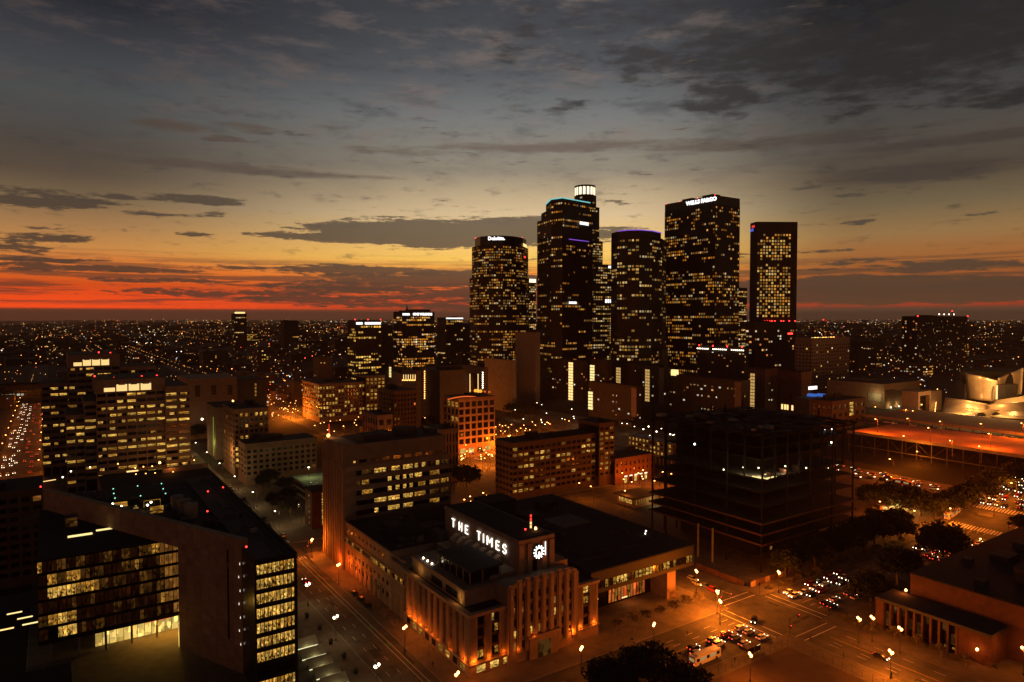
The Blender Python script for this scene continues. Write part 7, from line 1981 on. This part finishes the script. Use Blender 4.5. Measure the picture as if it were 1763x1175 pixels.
# ------------------------------------------------------------------ vehicles
def hull(mb, secs):
    """secs: (x, half width, z low, z high) cross sections"""
    n0 = len(mb.v)
    for x, w, a, b in secs: mb.v += [(x, -w, a), (x, w, a), (x, w * .97, b), (x, -w * .97, b)]
    for i in range(len(secs) - 1):
        o = n0 + 4 * i
        for k in range(4): mb.f.append((o + k, o + (k + 1) % 4, o + 4 + (k + 1) % 4, o + 4 + k)); mb.c.append(None)
    mb.f.append((n0 + 3, n0 + 2, n0 + 1, n0)); mb.c.append(None); e = n0 + 4 * (len(secs) - 1); mb.f.append((e, e + 1, e + 2, e + 3)); mb.c.append(None)
def wheel_mesh(r, w):
    m = MB(); m.tube((0, -w / 2, 0), (0, w / 2, 0), r, k=10); return m
def car_proto(suv=False):
    t = thing('car', 'proto', 'car', (0, 0, 0))
    h = .25 if suv else 0
    m = MB(); hull(m, [(-2.25, .78, .42, .80 + h), (-2.05, .88, .30, .95 + h), (-1.0, .91, .25, .98 + h), (.7, .91, .25, .96 + h), (1.7, .88, .28, .82 + h), (2.2, .76, .40, .66 + h)])
    roof = [(-1.5 if not suv else -1.95, .62, 1.40 + h, 1.44 + h), (.2, .62, 1.40 + h, 1.46 + h)]
    hull(m, [(roof[0][0], .66, 1.36 + h, 1.42 + h), (-.6, .68, 1.38 + h, 1.47 + h), (.15, .66, 1.36 + h, 1.42 + h)])
    body = m.build('body', None, t); body.data.materials.append(M['car_grey'])
    c = MB(); rx = -1.5 if not suv else -1.95
    lo = [(rx - .55, .80, .93 + h), (rx + .3, .84, .93 + h), (.5, .84, .93 + h), (1.15, .78, .9 + h)]; hi = [(rx, .63, 1.38 + h), (rx + .4, .66, 1.40 + h), (.0, .66, 1.40 + h), (.15, .63, 1.38 + h)]
    n0 = 0
    for (x, w, z), (x2, w2, z2) in zip(lo, hi): c.v += [(x, -w, z), (x, w, z), (x2, w2, z2), (x2, -w2, z2)]
    for i in range(3):
        o = 4 * i
        for k in range(4): c.f.append((o + k, o + (k + 1) % 4, o + 4 + (k + 1) % 4, o + 4 + k)); c.c.append(None)
    c.f += [(3, 2, 1, 0), (12, 13, 14, 15)]; c.c += [None, None]
    c.build('cabin_glass', 'glass_dark', t)
    wm = wheel_mesh(.33, .24).mesh('wheel'); wm.materials.append(M['rubber'])
    for x in (-1.35, 1.4):
        for y in (-.84, .84): piece('wheel', wm, t, (x, y, .33))
    for y in (-.62, .62):
        b = MB(); b.ball((2.14, y, .62 + h), .18, 6, 4); b.build('headlight', 'headlight', t)
        b = MB(); b.ball((-2.22, y, .74 + h), .15, 6, 4); b.build('tail_light', 'tail_light', t)
    return t
CARS = [car_proto(), car_proto(True)]
_ci = 0; crng = random.Random(9)
COLS = [('white', 'car_white'), ('black', 'car_black'), ('grey', 'car_grey'), ('silver', 'car_silver'), ('dark red', 'car_red'), ('dark blue', 'car_blue')]
def car(x, y, rz, label, group=None, colr=None, suv=None, parked=False):
    suv = crng.random() < .35 if suv is None else suv
    p = CARS[1 if suv else 0]; first = p.name not in _used; _used.add(p.name)
    t = p if first else copy_tree(p)
    slope = math.atan((hz(x + 2) - hz(x - 2)) / 4.0)
    t.location = (x, y, hz(x) + .05); t.rotation_euler = (0, -slope * math.cos(rz), rz)
    cn, cm = colr or crng.choice(COLS[:5] if crng.random() < .9 else COLS)
    tag(t, label.replace('{c}', cn), 'car')
    if group: t['group'] = group
    elif 'group' in t.keys(): del t['group']
    for c in t.children:
        if c.name.startswith('body'): c.material_slots[0].link = 'OBJECT'; c.material_slots[0].material = M[cm]
        elif c.name.startswith(('headlight', 'tail_light')):
            c.material_slots[0].link = 'OBJECT'; c.material_slots[0].material = M['glass_dark' if parked else 'headlight' if c.name.startswith('head') else 'tail_light']
    return t
C = dict(COLS)
def cc(n): return (n, C[n])
FWD, BACK, UP, DOWN = 0.0, math.pi, math.pi / 2, -math.pi / 2
def gp(px, py): q = at(px, py); return q.x, q.y
x, y = gp(1298, 1072); car(x, y, BACK + .5, 'black sport utility car alone in the middle of the intersection', None, cc('black'), True)
x, y = gp(1517, 1134); car(x, y, DOWN, 'black sedan driving on the orange avenue beside the lamp', None, cc('black'), False)
x, y = gp(1470, 1168); car(206, 74, DOWN, 'dark red car at the bottom edge of the avenue', None, cc('dark red'), False)
# queue on the near side of the intersection, seen from behind
for (xx, yy, cn, lb) in ((191, 136.8, 'white', 'white car first at the stop line, nearest the sidewalk'), (190.5, 141.6, 'silver', 'silver car first at the stop line, middle lane'), (190.6, 144.6, 'white', 'white car first at the stop line, lane nearest the centre'), (183.5, 141.6, 'grey', 'grey car second in the middle lane of the queue'),
                     (183, 144.6, 'dark red', 'dark red car second in the inner lane of the queue'), (182.5, 137.2, 'white', 'white car second in the kerb lane before the bus'), (176, 144.6, 'silver', 'silver car third in the inner lane of the queue'), (175.5, 141.6, 'white', 'white car beside the front of the bus'), (167, 144.6, 'black', 'black car fourth in the inner lane of the queue'), (165, 141.6, 'silver', 'silver car beside the rear of the bus')):
    car(xx, yy, FWD, lb, None, cc(cn))
# queue facing the intersection from the right
k = 0
for lane in (147.8, 150.8, 154.0):
    for i in range(6):
        if crng.random() < .12: continue
        car(229.5 + i * 6.6 + crng.uniform(-.6, .6) + (2 if lane > 153 else 0), lane, BACK, '{c} car with headlights on waiting at the far side of the intersection', 'cars waiting at the far side of the intersection')
for lane in (137.2, 140.6, 143.6):
    for i in range(6):
        if crng.random() < .35: continue
        car(233 + i * 7.5 + crng.uniform(-1, 1), lane, FWD, '{c} car driving away up the cross street past the library', 'cars driving away past the library')
for i in range(7):
    for lane in (137.5, 141.0, 144.2, 148.6, 152.0):
        if crng.random() < .45: continue
        car(318 + i * 7 + crng.uniform(-1.5, 1.5), lane, FWD if lane < 146 else BACK, '{c} car under the spreading trees below the upper crossing', 'cars below the upper crossing')
# the jam beyond the upper crossing
for lane in (136.4, 139.4, 142.4, 145.2, 148.4, 151.4, 154.6):
    xx = 400 + crng.uniform(0, 3)
    while xx < 452:
        if crng.random() < (.85 if lane > 143 else .55): car(xx, lane + crng.uniform(-.3, .3), BACK if lane > 144 else FWD, '{c} car in the dense traffic jam climbing the hill', 'cars in the traffic jam')
        xx += crng.uniform(5.4, 8.6)
# behind the annex
for (px, py) in ((1184, 1003), (1192, 1011), (1207, 1015), (1219, 1022)): 
    x, y = gp(px, py); car(x + 3, y, DOWN, '{c} car waiting beside the annex corner', 'cars beside the annex corner')
# long street
for (xx, yy) in ((82, 312), (78.7, 298), (78.6, 288), (81.8, 268), (85.4, 355), (82, 380), (85.5, 402), (78.8, 420), (82, 455), (85.3, 470), (78.8, 486), (82, 520), (85.4, 560), (82, 600), (78.9, 640), (85.5, 690), (82, 720), (85, 760), (79, 800), (82, 850)):
    car(xx, yy, UP, '{c} car with red tail lights heading up the long street', 'cars on the long street')
for yy in (331, 352, 366, 391, 412, 438, 448): car(90.2, yy, UP, '{c} car parked along the right kerb of the long street', 'cars parked along the long street', parked=True)
for yy in (233, 239, 246): car(93.5, yy, UP, 'black car parked tight against the low annex', 'cars parked against the low annex', cc('black'), parked=True)
# far left street
for lane in (-30.5, -26.3, -22.5):
    yy = 560 + crng.uniform(0, 8)
    while yy < 1030:
        if crng.random() < .5: car(lane + crng.uniform(-.9, .9), yy, DOWN, '{c} car with headlights on in the far left street', 'cars in the far left street')
        yy += crng.uniform(8, 15) * (1 + (yy - 560) / 700)
for lane in (-18, -14.5, -11):
    yy = 565
    while yy < 1030:
        if crng.random() < .6: car(lane + crng.uniform(-.9, .9), yy, UP, '{c} car with tail lights on in the far left street', 'cars in the far left street')
        yy += crng.uniform(14, 26)
# road under the decks and the lanes between
for lane, dr in ((400.5, DOWN), (404, DOWN), (408, UP), (411.5, UP)):
    yy = 172
    while yy < 330:
        if crng.random() < .5: car(lane, yy, dr, '{c} car on the road below the parking decks', 'cars below the parking decks')
        yy += crng.uniform(6, 12)
for i in range(22):
    t = car(507 + crng.uniform(-1.5, 2), 130 + i * 6.2, UP if i % 2 else DOWN, '{c} car parked in the lane between the two open decks', 'cars between the open decks', parked=True); t.location.z = 27.85
for i in range(8):
    t = car(121 + (i % 4) * 7.5, 352 + (i // 4) * 26 + crng.uniform(-2, 2), UP if i % 2 else FWD, '{c} car parked on the greenish lit deck', 'cars on the small parking deck', parked=True); t.location.z = 10.85
for (px, py) in ((805, 790), (815, 783), (828, 779), (840, 785), (812, 775), (845, 776), (822, 792), (795, 781)):
    x, y = gp(px, py); car(x, y, crng.choice((FWD, UP)), '{c} car on the glowing orange street below the grid building', 'cars on the glowing orange street')

def bus(x, y, rz, label, body='bus_white', z=None):
    t = thing('bus', label, 'bus', (0, 0, 0))
    m = MB(); hull(m, [(-6.0, 1.2, .45, 2.9), (-5.85, 1.28, .35, 3.0), (5.7, 1.28, .35, 3.0), (6.0, 1.18, .5, 2.8)]); m.build('body', body, t)
    m = MB(); hull(m, [(-4.5, .9, 3.0, 3.2), (-4.3, .95, 3.0, 3.3), (2.5, .95, 3.0, 3.3), (2.7, .9, 3.0, 3.2)]); m.build('roof_unit', body, t)
    for s in (-1, 1):
        for i in range(7):
            w = MB(); xa = -5.2 + i * 1.5; w.box(xa, s * 1.285, 1.5, xa + 1.3, s * 1.30, 2.45); w.build('window', 'bus_glow' if i % 3 else 'glass_dark', t)
        for xx in (-3.6, 3.8):
            w = wheel_mesh(.5, .3); w.v = [(a + xx, b + s * 1.15, c + .5) for a, b, c in w.v]; w.build('wheel', 'rubber', t)
        b = MB(); b.ball((6.02, s * .9, .85), .2); b.build('headlight', 'headlight', t)
        b = MB(); b.ball((-6.02, s * .95, .95), .2); b.build('tail_light', 'tail_light', t)
    w = MB(); w.box(6.0, -1.0, 1.3, 6.06, 1.0, 2.6); w.build('windscreen', 'glass_dark', t)
    w = MB(); w.box(-6.06, -.9, 1.6, -6.0, .9, 2.5); w.build('rear_window', 'bus_glow', t)
    slope = math.atan((hz(x + 3) - hz(x - 3)) / 6)
    t.location = (x, y, (hz(x) if z is None else z) + .05); t.rotation_euler = (0, -slope * math.cos(rz), rz)
    return t
emat('bus_glow', (1.0, .62, .25), .35)
bus(164, 137.4, FWD, 'pale city bus pulled up behind the bus shelter')
bus(377, 159.5, FWD, 'white bus turning across the upper crossing')
bus(408, 155.9, BACK, 'pale bus waiting first at the upper crossing')
bus(424, 155.9, BACK, 'bus second in line in the jam behind the pale bus')
bus(402, 196, DOWN, 'orange bus on the road below the decks', 'bus_orange')

# ------------------------------------------------------------------ trees and shrubs
def crown_mesh(seed, clumps, leaves, size, flat=.62):
    rng = random.Random(seed); m = MB()
    for k in range(clumps):
        a = rng.uniform(0, 2 * math.pi); u = rng.uniform(-.55, 1); rr = (.55 + .45 * rng.random()) * (1 - .18 * rng.random())
        s = math.sqrt(max(0, 1 - u * u)); c = Vector((rr * s * math.cos(a), rr * s * math.sin(a), rr * u * flat))
        c *= 1 + .16 * math.sin(3 * a + seed) + .08 * math.sin(7 * a)
        cr = rng.uniform(.12, .26)
        for _ in range(leaves):
            p = c + Vector((rng.gauss(0, .5), rng.gauss(0, .5), rng.gauss(0, .38))) * cr
            d = Vector((rng.uniform(-1, 1), rng.uniform(-1, 1), rng.uniform(-1, 1))).normalized(); e = d.orthogonal().normalized() * size * rng.uniform(.6, 1.3); f = d.cross(e) * .7
            m.quad(p - e - f, p + e - f, p + e * .6 + f, p - e * .6 + f)
    return m.mesh('crown')
CROWN = [crown_mesh(s, 210, 30, .047) for s in (1, 2, 3)]
SMALL = [crown_mesh(s, 34, 16, .075, .8) for s in (5, 6)]
for me in CROWN: me.materials.append(M['leaf'])
for me in SMALL: me.materials.append(M['leaf_dry'])
def trunk_mesh(seed, limbs=5):
    rng = random.Random(seed); m = MB()
    m.tube((0, 0, 0), (.02, .03, .42), .055, .042, 8)
    for k in range(limbs):
        a = 2 * math.pi * k / limbs + rng.uniform(-.3, .3); r = rng.uniform(.35, .6)
        p = Vector((.02, .03, .40)); q = Vector((r * .5 * math.cos(a), r * .5 * math.sin(a), .66)); w = Vector((r * math.cos(a), r * math.sin(a), .92))
        m.tube(p, q, .035, .024, 6); m.tube(q, w, .024, .01, 6); m.tube(q, q + Vector((r * .3 * math.cos(a + .9), r * .3 * math.sin(a + .9), .25)), .016, .006, 5)
    me = m.mesh('trunk'); return me
TRUNK = [trunk_mesh(s) for s in (1, 2)]
for me in TRUNK: me.materials.append(M['bark'])
tr = random.Random(31); _tn = 0
def tree(x, y, r, h, label, group=None, name='tree', leaf=None, pale=False):
    """r crown radius, h height of the crown centre"""
    global _tn; _tn += 1
    z = hz(x) + .15
    t = thing(name, label, 'tree', (x, y, z), group)
    tk = piece('trunk', TRUNK[_tn % 2], t, (x, y, z), tr.uniform(0, 6), 'bark_pale' if pale else 'bark'); tk.scale = (r * .9, r * .9, h / .78)
    cw = piece('crown', CROWN[_tn % 3], t, (x, y, z + h), tr.uniform(0, 6), leaf or 'leaf'); cw.scale = (r, r * tr.uniform(.85, 1.1), r * tr.uniform(.85, 1.05))
    return t
GT = 'dark street trees along the cross street below the frame'
for i, (x, y, r) in enumerate(((243, 163.5, 6.5), (254, 166, 7.0), (266, 165, 7.6), (279, 166.5, 7.4), (291, 165, 8.0), (303, 167, 8.2), (315, 166, 8.6), (327, 168, 8.6), (338, 167, 7.6))):
    tree(x, y, r, 7.5, 'dark rounded street tree in the row below the steel frame', GT)
for (px, py, r, h, lb) in ((1624, 930, 11.5, 8.0, 'broad flat-topped dark tree standing in the cross street by the upper crossing'), (1742, 926, 6.2, 6.0, 'small round dark tree by the library roof'), (1764, 884, 6, 6.0, 'dark tree at the right edge beside the jam'),
                       (1500, 1012, 8.0, 7.0, 'dark bushy tree beside the queue on the library side'), (1118, 1146, 8.8, 7.6, 'big black tree at the bottom centre, right of the pair'), (1048, 1166, 7.4, 6.6, 'big black tree at the bottom centre, left of the pair'), (1180, 1168, 6.0, 5.5, 'low black tree behind the big pair at the bottom'),
                       (803, 818, 9, 8, 'round dark tree right of the ribbed office'), (1551, 905, 7, 6, 'dark tree at the end of the street row near the zebra crossing'), (1503, 876, 4, 4.5, 'small dark tree on the lit plaza'), (1546, 968, 9, 9, 'spreading tree with a lamp-lit pale trunk before the library')):
    q = at(px, py, hz(at(px, py).x) + h); tree(q.x, q.y, r, h, lb, pale='pale trunk' in lb)
for i, (px, py) in enumerate(((1500, 836), (1528, 832), (1556, 842), (1586, 848), (1612, 848), (1636, 840), (1660, 830), (1688, 816), (1720, 802), (1752, 794), (1570, 834))):
    q = at(px, py, hz(at(px, py).x) + 7); tree(q.x, q.y, tr.uniform(7.5, 9.5), 6.5, 'dark tree in the grove between the earth lot and the jam', 'trees of the dark grove')
for i, (px, py) in enumerate(((455, 808), (463, 822), (472, 800), (452, 830), (497, 852), (489, 835), (500, 872), (480, 868), (470, 862))):
    q = at(px, py, 8); tree(q.x, q.y, tr.uniform(4.5, 6.5), 9, 'dark tree in the clump beside the small parking deck', 'trees by the small parking deck')
for i, (px, py) in enumerate(((690, 735), (720, 728), (745, 722), (735, 740), (880, 690), (900, 688), (915, 695), (890, 705), (140, 800), (165, 797), (190, 803), (210, 795), (330, 735), (338, 742))):
    q = at(px, py, hz(at(px, py).x) + 8); tree(q.x, q.y, tr.uniform(6, 9), 8, 'dark tree among the back-street buildings', 'trees among the back streets')
for i, (px, py) in enumerate(((1641, 706), (1655, 709), (1715, 716), (1690, 716))):
    q = at(px, py, HILL + 4); tree(q.x, q.y, 3.0, 4.5, 'small dark tree before the metal shells of the concert hall', 'trees before the concert hall')

def bare_mesh(seed):
    rng = random.Random(seed); m = MB()
    def grow(p, d, L_, r, n):
        q = p + d * L_; m.tube(p, q, r, r * .62, 5 if n > 2 else 3)
        if n == 0: return
        for k in range(3 if n > 1 else 4):
            dd = (d + Vector((rng.uniform(-1, 1), rng.uniform(-1, 1), rng.uniform(-.25, .7))) * .75).normalized()
            grow(q, dd, L_ * rng.uniform(.6, .8), r * .58, n - 1)
    grow(Vector((0, 0, 0)), Vector((0, 0, 1)), 2.3, .11, 4)
    return m.mesh('trunk')
BARE = [bare_mesh(4), bare_mesh(8)]
for me in BARE: me.materials.append(M['bark_pale'])
def bare(x, y, s, label, group, leafy=False):
    t = thing('bare_tree', label, 'tree', (x, y, .15), group)
    k = piece('trunk', BARE[int(x + y) % 2], t, (x, y, .15), tr.uniform(0, 6)); k.scale = (s, s, s)
    if leafy:
        c = piece('crown', SMALL[int(x) % 2], t, (x, y, .15 + 5.0 * s), tr.uniform(0, 6), 'leaf_dry'); c.scale = (2.3 * s, 2.3 * s, 2.0 * s)
for i in range(11): bare(93.2, 174 + i * 8.6, tr.uniform(.75, 1.0), 'leafless winter tree on the sidewalk along the newspaper block', 'leafless trees along the newspaper block')
for i in range(7): bare(152 + i * 6.6, 163.5, tr.uniform(.8, 1.05), 'thin-leaved tree glowing orange on the sidewalk before the annex', 'thin-leaved trees before the annex', True)
for i in range(5): bare(158 + i * 8, 169.2, tr.uniform(.6, .8), 'leafless tree in the forecourt of the annex', 'leafless trees in the annex forecourt')
for i in range(8): bare(66.5, 196 + i * 11, tr.uniform(.6, .8), 'small leafless tree on the headquarters plaza', 'leafless trees on the headquarters plaza')
for i in range(6): bare(226, 84 + i * 7, tr.uniform(.5, .7), 'small tree in the planting before the library colonnade', 'small trees before the library', True)

def shrub(x, y, r, label, group):
    t = thing('shrub', label, 'shrub', (x, y, hz(x) + .15), group)
    c = piece('crown', SMALL[int(x * 3) % 2], t, (x, y, hz(x) + .1 + r * .6), tr.uniform(0, 6), 'leaf_dry'); c.scale = (r, r, r * .8)
for i in range(17): shrub(229 + i * 6.2, 160.6 + tr.uniform(-.3, .5), tr.uniform(1.3, 2.1), 'rusty orange-lit shrub along the kerb below the steel frame', 'shrubs along the kerb below the steel frame')
for i in range(10): shrub(228.5 + tr.uniform(-.8, .8), 92 + i * 2.9, tr.uniform(1.0, 1.8), 'dark low shrub in the bed before the library piers', 'shrubs before the library')
for (x, y) in ((224.5, 124), (226, 128), (223.8, 119)): shrub(x, y, 2.2, 'leafy shrub at the library street corner', 'shrubs at the library corner')

# ------------------------------------------------------------------ street furniture
def signal_proto():
    t = thing('traffic_signal', 'proto', 'traffic signal', (0, 0, 0))
    m = MB(); m.tube((0, 0, 0), (0, 0, 6.4), .12, .09, 8); m.build('pole', 'pole_metal', t)
    m = MB(); m.tube((0, 0, 6.0), (4.6, 0, 6.5), .07, .05, 6); m.build('arm', 'pole_metal', t)
    for (x, z) in ((0, 3.6), (4.4, 6.2)):
        h = MB(); h.box(x - .22, -.42, z - .6, x + .22, -.12, z + .6); hd = h.build('signal_head', 'steel_black', t)
        for k in range(3):
            b = MB(); b.ball((x, -.44, z + .38 - .38 * k), .15, 6, 4); b.build('lens', 'signal_red' if k == 0 else 'steel_black', hd)
    return t
SIG = signal_proto()
for i, (x, y, rz, lb) in enumerate(((199.3, 132.2, 0, 'traffic signal at the near left corner of the intersection by the fence'), (221.7, 132.3, 1.57, 'traffic signal at the library corner of the intersection'), (199.4, 159.6, -1.57, 'traffic signal at the annex corner of the intersection'), (221.6, 159.8, 3.14, 'traffic signal at the frame corner of the intersection'),
                                 (370.5, 132.6, 0, 'traffic signal at the near left corner of the upper crossing'), (393.4, 132.4, 1.57, 'traffic signal at the near right corner of the upper crossing'), (370.6, 159.6, -1.57, 'traffic signal at the far left corner of the upper crossing'), (393.5, 159.8, 3.14, 'traffic signal at the far right corner of the upper crossing'), (92.6, 298.6, -1.57, 'traffic signal beside the ribbed office'), (76.0, 319.2, 1.57, 'traffic signal at the back corner of the headquarters block'))):
    t = SIG if i == 0 else copy_tree(SIG)
    t.location = (x, y, hz(x) + .15); t.rotation_euler = (0, 0, rz); tag(t, lb, 'traffic signal')
# fence around the earth lot
t = thing('lot_fence', 'thin wire fence with posts around the bare earth lot at the bottom', 'fence', (194, 129.5, .15))
pm = MB(); pm.tube((0, 0, 0), (0, 0, 2.2), .05, k=6); pm = pm.mesh('post'); pm.materials.append(M['pole_metal'])
for i in range(26): piece('post', pm, t, (118 + i * 3.05, 129.6, .15))
for i in range(26): piece('post', pm, t, (194.3, 129.6 - 3.05 * (i + 1) + 3.05, .15)) if i else None
for z in (.6, 1.4, 2.3):
    m = MB(); m.tube((118, 129.6, z), (194.3, 129.6, z), .025, k=4); m.build('rail', 'pole_metal', t)
    m = MB(); m.tube((194.3, 129.55, z), (194.3, 53, z), .025, k=4); m.build('rail', 'pole_metal', t)
# bus shelter
t = thing('bus_shelter', 'small bus shelter glowing orange beside the waiting bus', 'bus shelter', (180, 132.4, .15))
m = MB(); m.box(176.5, 131.5, 2.6, 183.5, 133.3, 2.8); m.build('roof', 'shelter', t)
for x in (176.7, 180, 183.2): m = MB(); m.box(x, 131.6, .15, x + .14, 131.74, 2.6); m.build('post', 'shelter', t)
m = MB(); m.box(176.9, 131.63, .6, 183.1, 131.68, 2.3); m.build('glass_panel', 'glass_dark', t)
m = MB(); m.box(183.3, 131.8, .5, 183.42, 133.0, 2.4); m.build('poster_panel', 'strip_warm', t)
m = MB(); m.box(177.6, 131.9, .55, 182, 132.3, .65); m.build('bench', 'shelter', t)
emat('edge_glow', (.95, .9, .5), 1.1)
# slanting glass canopies on the plaza beside the headquarters
for i, y in enumerate((186, 192.5, 199, 206, 213.5)):
    t = thing('plaza_canopy', ('first', 'second', 'third', 'fourth', 'fifth')[i] + ' of the slanting lit slabs on the plaza, counted from the bottom of the picture', 'canopy', (66, y, .15), 'slanting slabs on the plaza')
    m = MB(); p = [(61.5, y, .5), (69, y, .5), (69, y + 3.2, 2.1), (61.5, y + 3.2, 2.1)]; m.poly(p); m.poly([(a, b, c + .25) for a, b, c in p][::-1])
    for k in range(4): a, b = p[k], p[(k + 1) % 4]; m.quad(b, a, (a[0], a[1], a[2] + .25), (b[0], b[1], b[2] + .25))
    m.build('slab', 'concrete', t)
    for xx in (61.8, 68.5): m = MB(); m.box(xx, y + 2.9, .15, xx + .25, y + 3.15, 2.1); m.build('support', 'concrete', t)
    m = MB(); m.box(61.6, y - .12, .3, 68.9, y - .04, .55); m.build('light_edge', 'edge_glow', t)
    point_light('canopy_light', (65.5, y - 1.2, 1.3), 190, (.95, .85, .35), t, .3)
for i, (x, y) in enumerate(((72.5, 190), (73, 201), (72.6, 212), (73, 224), (72.4, 236))):
    t = thing('planter', 'dark round planter bin on the headquarters plaza near the white lamps', 'planter', (x, y, .15), 'planters on the plaza')
    m = MB(); m.tube((x, y, .15), (x, y, 1.0), .55, .7, 10); m.build('pot', 'steel_black', t)
    c = piece('shrub_top', SMALL[i % 2], t, (x, y, 1.3), i, 'leaf'); c.scale = (.9, .9, .7)
# lit plaza by the upper crossing
q = at(1545, 878); t = thing('plaza_pavilion', 'brightly lit yellow plaza pavilion left of the upper crossing', 'pavilion', (q.x, q.y, hz(q.x)))
zb = hz(q.x)
m = MB(); m.box(q.x - 10, q.y + 3, zb - .5, q.x + 10, q.y + 4, zb + 3.2); m.build('back_wall', 'stone_lime', t)
m = MB(); m.box(q.x - 11, q.y - 1, zb + 3.2, q.x + 11, q.y + 5, zb + 3.6); m.build('canopy_roof', 'roof_grey', t)
for k in range(5): m = MB(); m.box(q.x - 10 + 5 * k, q.y - .8, zb - .5, q.x - 9.6 + 5 * k, q.y - .4, zb + 3.2); m.build('post', 'concrete', t)
for k in range(3): m = MB(); m.box(q.x - 8 + 6 * k, q.y + 2.9, zb + .8, q.x - 4.5 + 6 * k, q.y + 2.98, zb + 2.6); m.build('lit_panel', 'strip_pale', t)
for k in range(4): point_light('plaza_light', (q.x - 9 + 6 * k, q.y - 2.5, zb + 3.0), 2600, (1, .58, .12), t, .4)
# signboards of the construction site
t = thing('site_fence', 'low site fence with lit posters at the corner under the steel frame', 'fence', (232, 166, .15))
for k in range(9): m = MB(); m.box(224 + 3 * k, 165.6, .15, 226.9 + 3 * k, 165.75, 2.3); m.build('fence_panel', 'brick_red' if k % 3 else 'stone_lime', t)
for k in range(8): m = MB(); m.box(222.6, 168 + 3 * k, .15, 222.75, 170.9 + 3 * k, 2.3); m.build('fence_panel', 'brick_red' if k % 2 else 'steel_reddish', t)

# ------------------------------------------------------------------ people
def person_mesh(stride):
    me = bpy.data.meshes.new('body')
    J = {'pel': (0, 0, .95), 'chest': (0, 0, 1.32), 'neck': (0, .01, 1.48), 'head': (0, .02, 1.66), 'lh': (-.1, 0, .9), 'rh': (.1, 0, .9), 'lk': (-.1, stride * .6, .5), 'rk': (.1, -stride * .3, .5), 'la': (-.1, stride, .08), 'ra': (.1, -stride, .1), 'lt': (-.1, stride + .16, .04), 'rt': (.1, -stride + .15, .04),
         'ls': (-.2, 0, 1.4), 'rs': (.2, 0, 1.4), 'le': (-.26, -stride * .5, 1.12), 're': (.26, stride * .5, 1.12), 'lw': (-.25, -stride * .3, .87), 'rw': (.25, stride * .9, .88)}
    rad = {'pel': .15, 'chest': .16, 'neck': .06, 'head': .10, 'lh': .09, 'rh': .09, 'lk': .065, 'rk': .065, 'la': .045, 'ra': .045, 'lt': .04, 'rt': .04, 'ls': .07, 'rs': .07, 'le': .05, 're': .05, 'lw': .04, 'rw': .04}
    K = list(J); E_ = [('pel', 'chest'), ('chest', 'neck'), ('neck', 'head'), ('pel', 'lh'), ('lh', 'lk'), ('lk', 'la'), ('la', 'lt'), ('pel', 'rh'), ('rh', 'rk'), ('rk', 'ra'), ('ra', 'rt'), ('chest', 'ls'), ('ls', 'le'), ('le', 'lw'), ('chest', 'rs'), ('rs', 're'), ('re', 'rw')]
    me.from_pydata([J[k] for k in K], [(K.index(a), K.index(b)) for a, b in E_], [])
    ob = bpy.data.objects.new('body_skin', me); col.objects.link(ob)
    ob.modifiers.new('skin', 'SKIN'); sub = ob.modifiers.new('sub', 'SUBSURF'); sub.levels = 1; sub.render_levels = 1
    lay = me.skin_vertices[0] if me.skin_vertices else None
    if lay:
        for i, k in enumerate(K): lay.data[i].radius = (rad[k], rad[k]); lay.data[i].use_root = (k == 'pel')
    out = bpy.data.meshes.new_from_object(ob.evaluated_get(bpy.context.evaluated_depsgraph_get()))
    bpy.data.objects.remove(ob); out.materials.clear(); out.materials.append(M['cloth_dark'])
    return out
PM = [person_mesh(.16), person_mesh(.05)]
hm = MB(); hm.ball((0, 0, 1.72), .115, 8, 5, .9); HAIR = hm.mesh('hair'); HAIR.materials.append(M['steel_black'])
for i, (px, py, lb) in enumerate(((1452, 1134, 'person in dark clothes walking along the fence by the orange avenue'), (1265, 1142, 'person standing beside the bus shelter'), (1395, 1106, 'person waiting by the signal at the fence corner'), (1408, 1072, 'person crossing behind the waiting cars'), (1183, 1096, 'person walking among the trees before the annex'), (745, 1150, 'person walking on the sidewalk beside the newspaper piers'),
                              (1672, 938, 'person crossing on the zebra stripes by the library roof'), (1535, 1168, 'person at the bottom edge near the avenue lamp'), (1700, 870, 'person at the kerb beside the jam'))):
    q = at(px, py); t = thing('person', lb, 'person', (q.x, q.y, hz(q.x) + .16), None, i * 1.3)
    b = bpy.data.objects.new('body', PM[i % 2]); col.objects.link(b); b.parent = t
    h = bpy.data.objects.new('hair', HAIR); col.objects.link(h); h.parent = t

# ------------------------------------------------------------------ evening haze over the city
vm = bpy.data.materials.new('haze_air'); vm.use_nodes = True
nt = vm.node_tree; nt.nodes.clear()
pv = nt.nodes.new('ShaderNodeVolumePrincipled'); vo_ = nt.nodes.new('ShaderNodeOutputMaterial')
pv.inputs['Color'].default_value = (0.95, 0.66, 0.50, 1); pv.inputs['Density'].default_value = 4e-5; pv.inputs['Anisotropy'].default_value = 0.5
nt.links.new(pv.outputs[0], vo_.inputs['Volume'])
M['haze_air'] = vm
hb = MB(); hb.box(-31000, -900, -1.5, 31000, 33000, 345)
ho = hb.build('haze', 'haze_air'); ho['kind'] = 'stuff'; ho['label'] = 'thin brown evening haze over the whole city'; ho['category'] = 'haze'
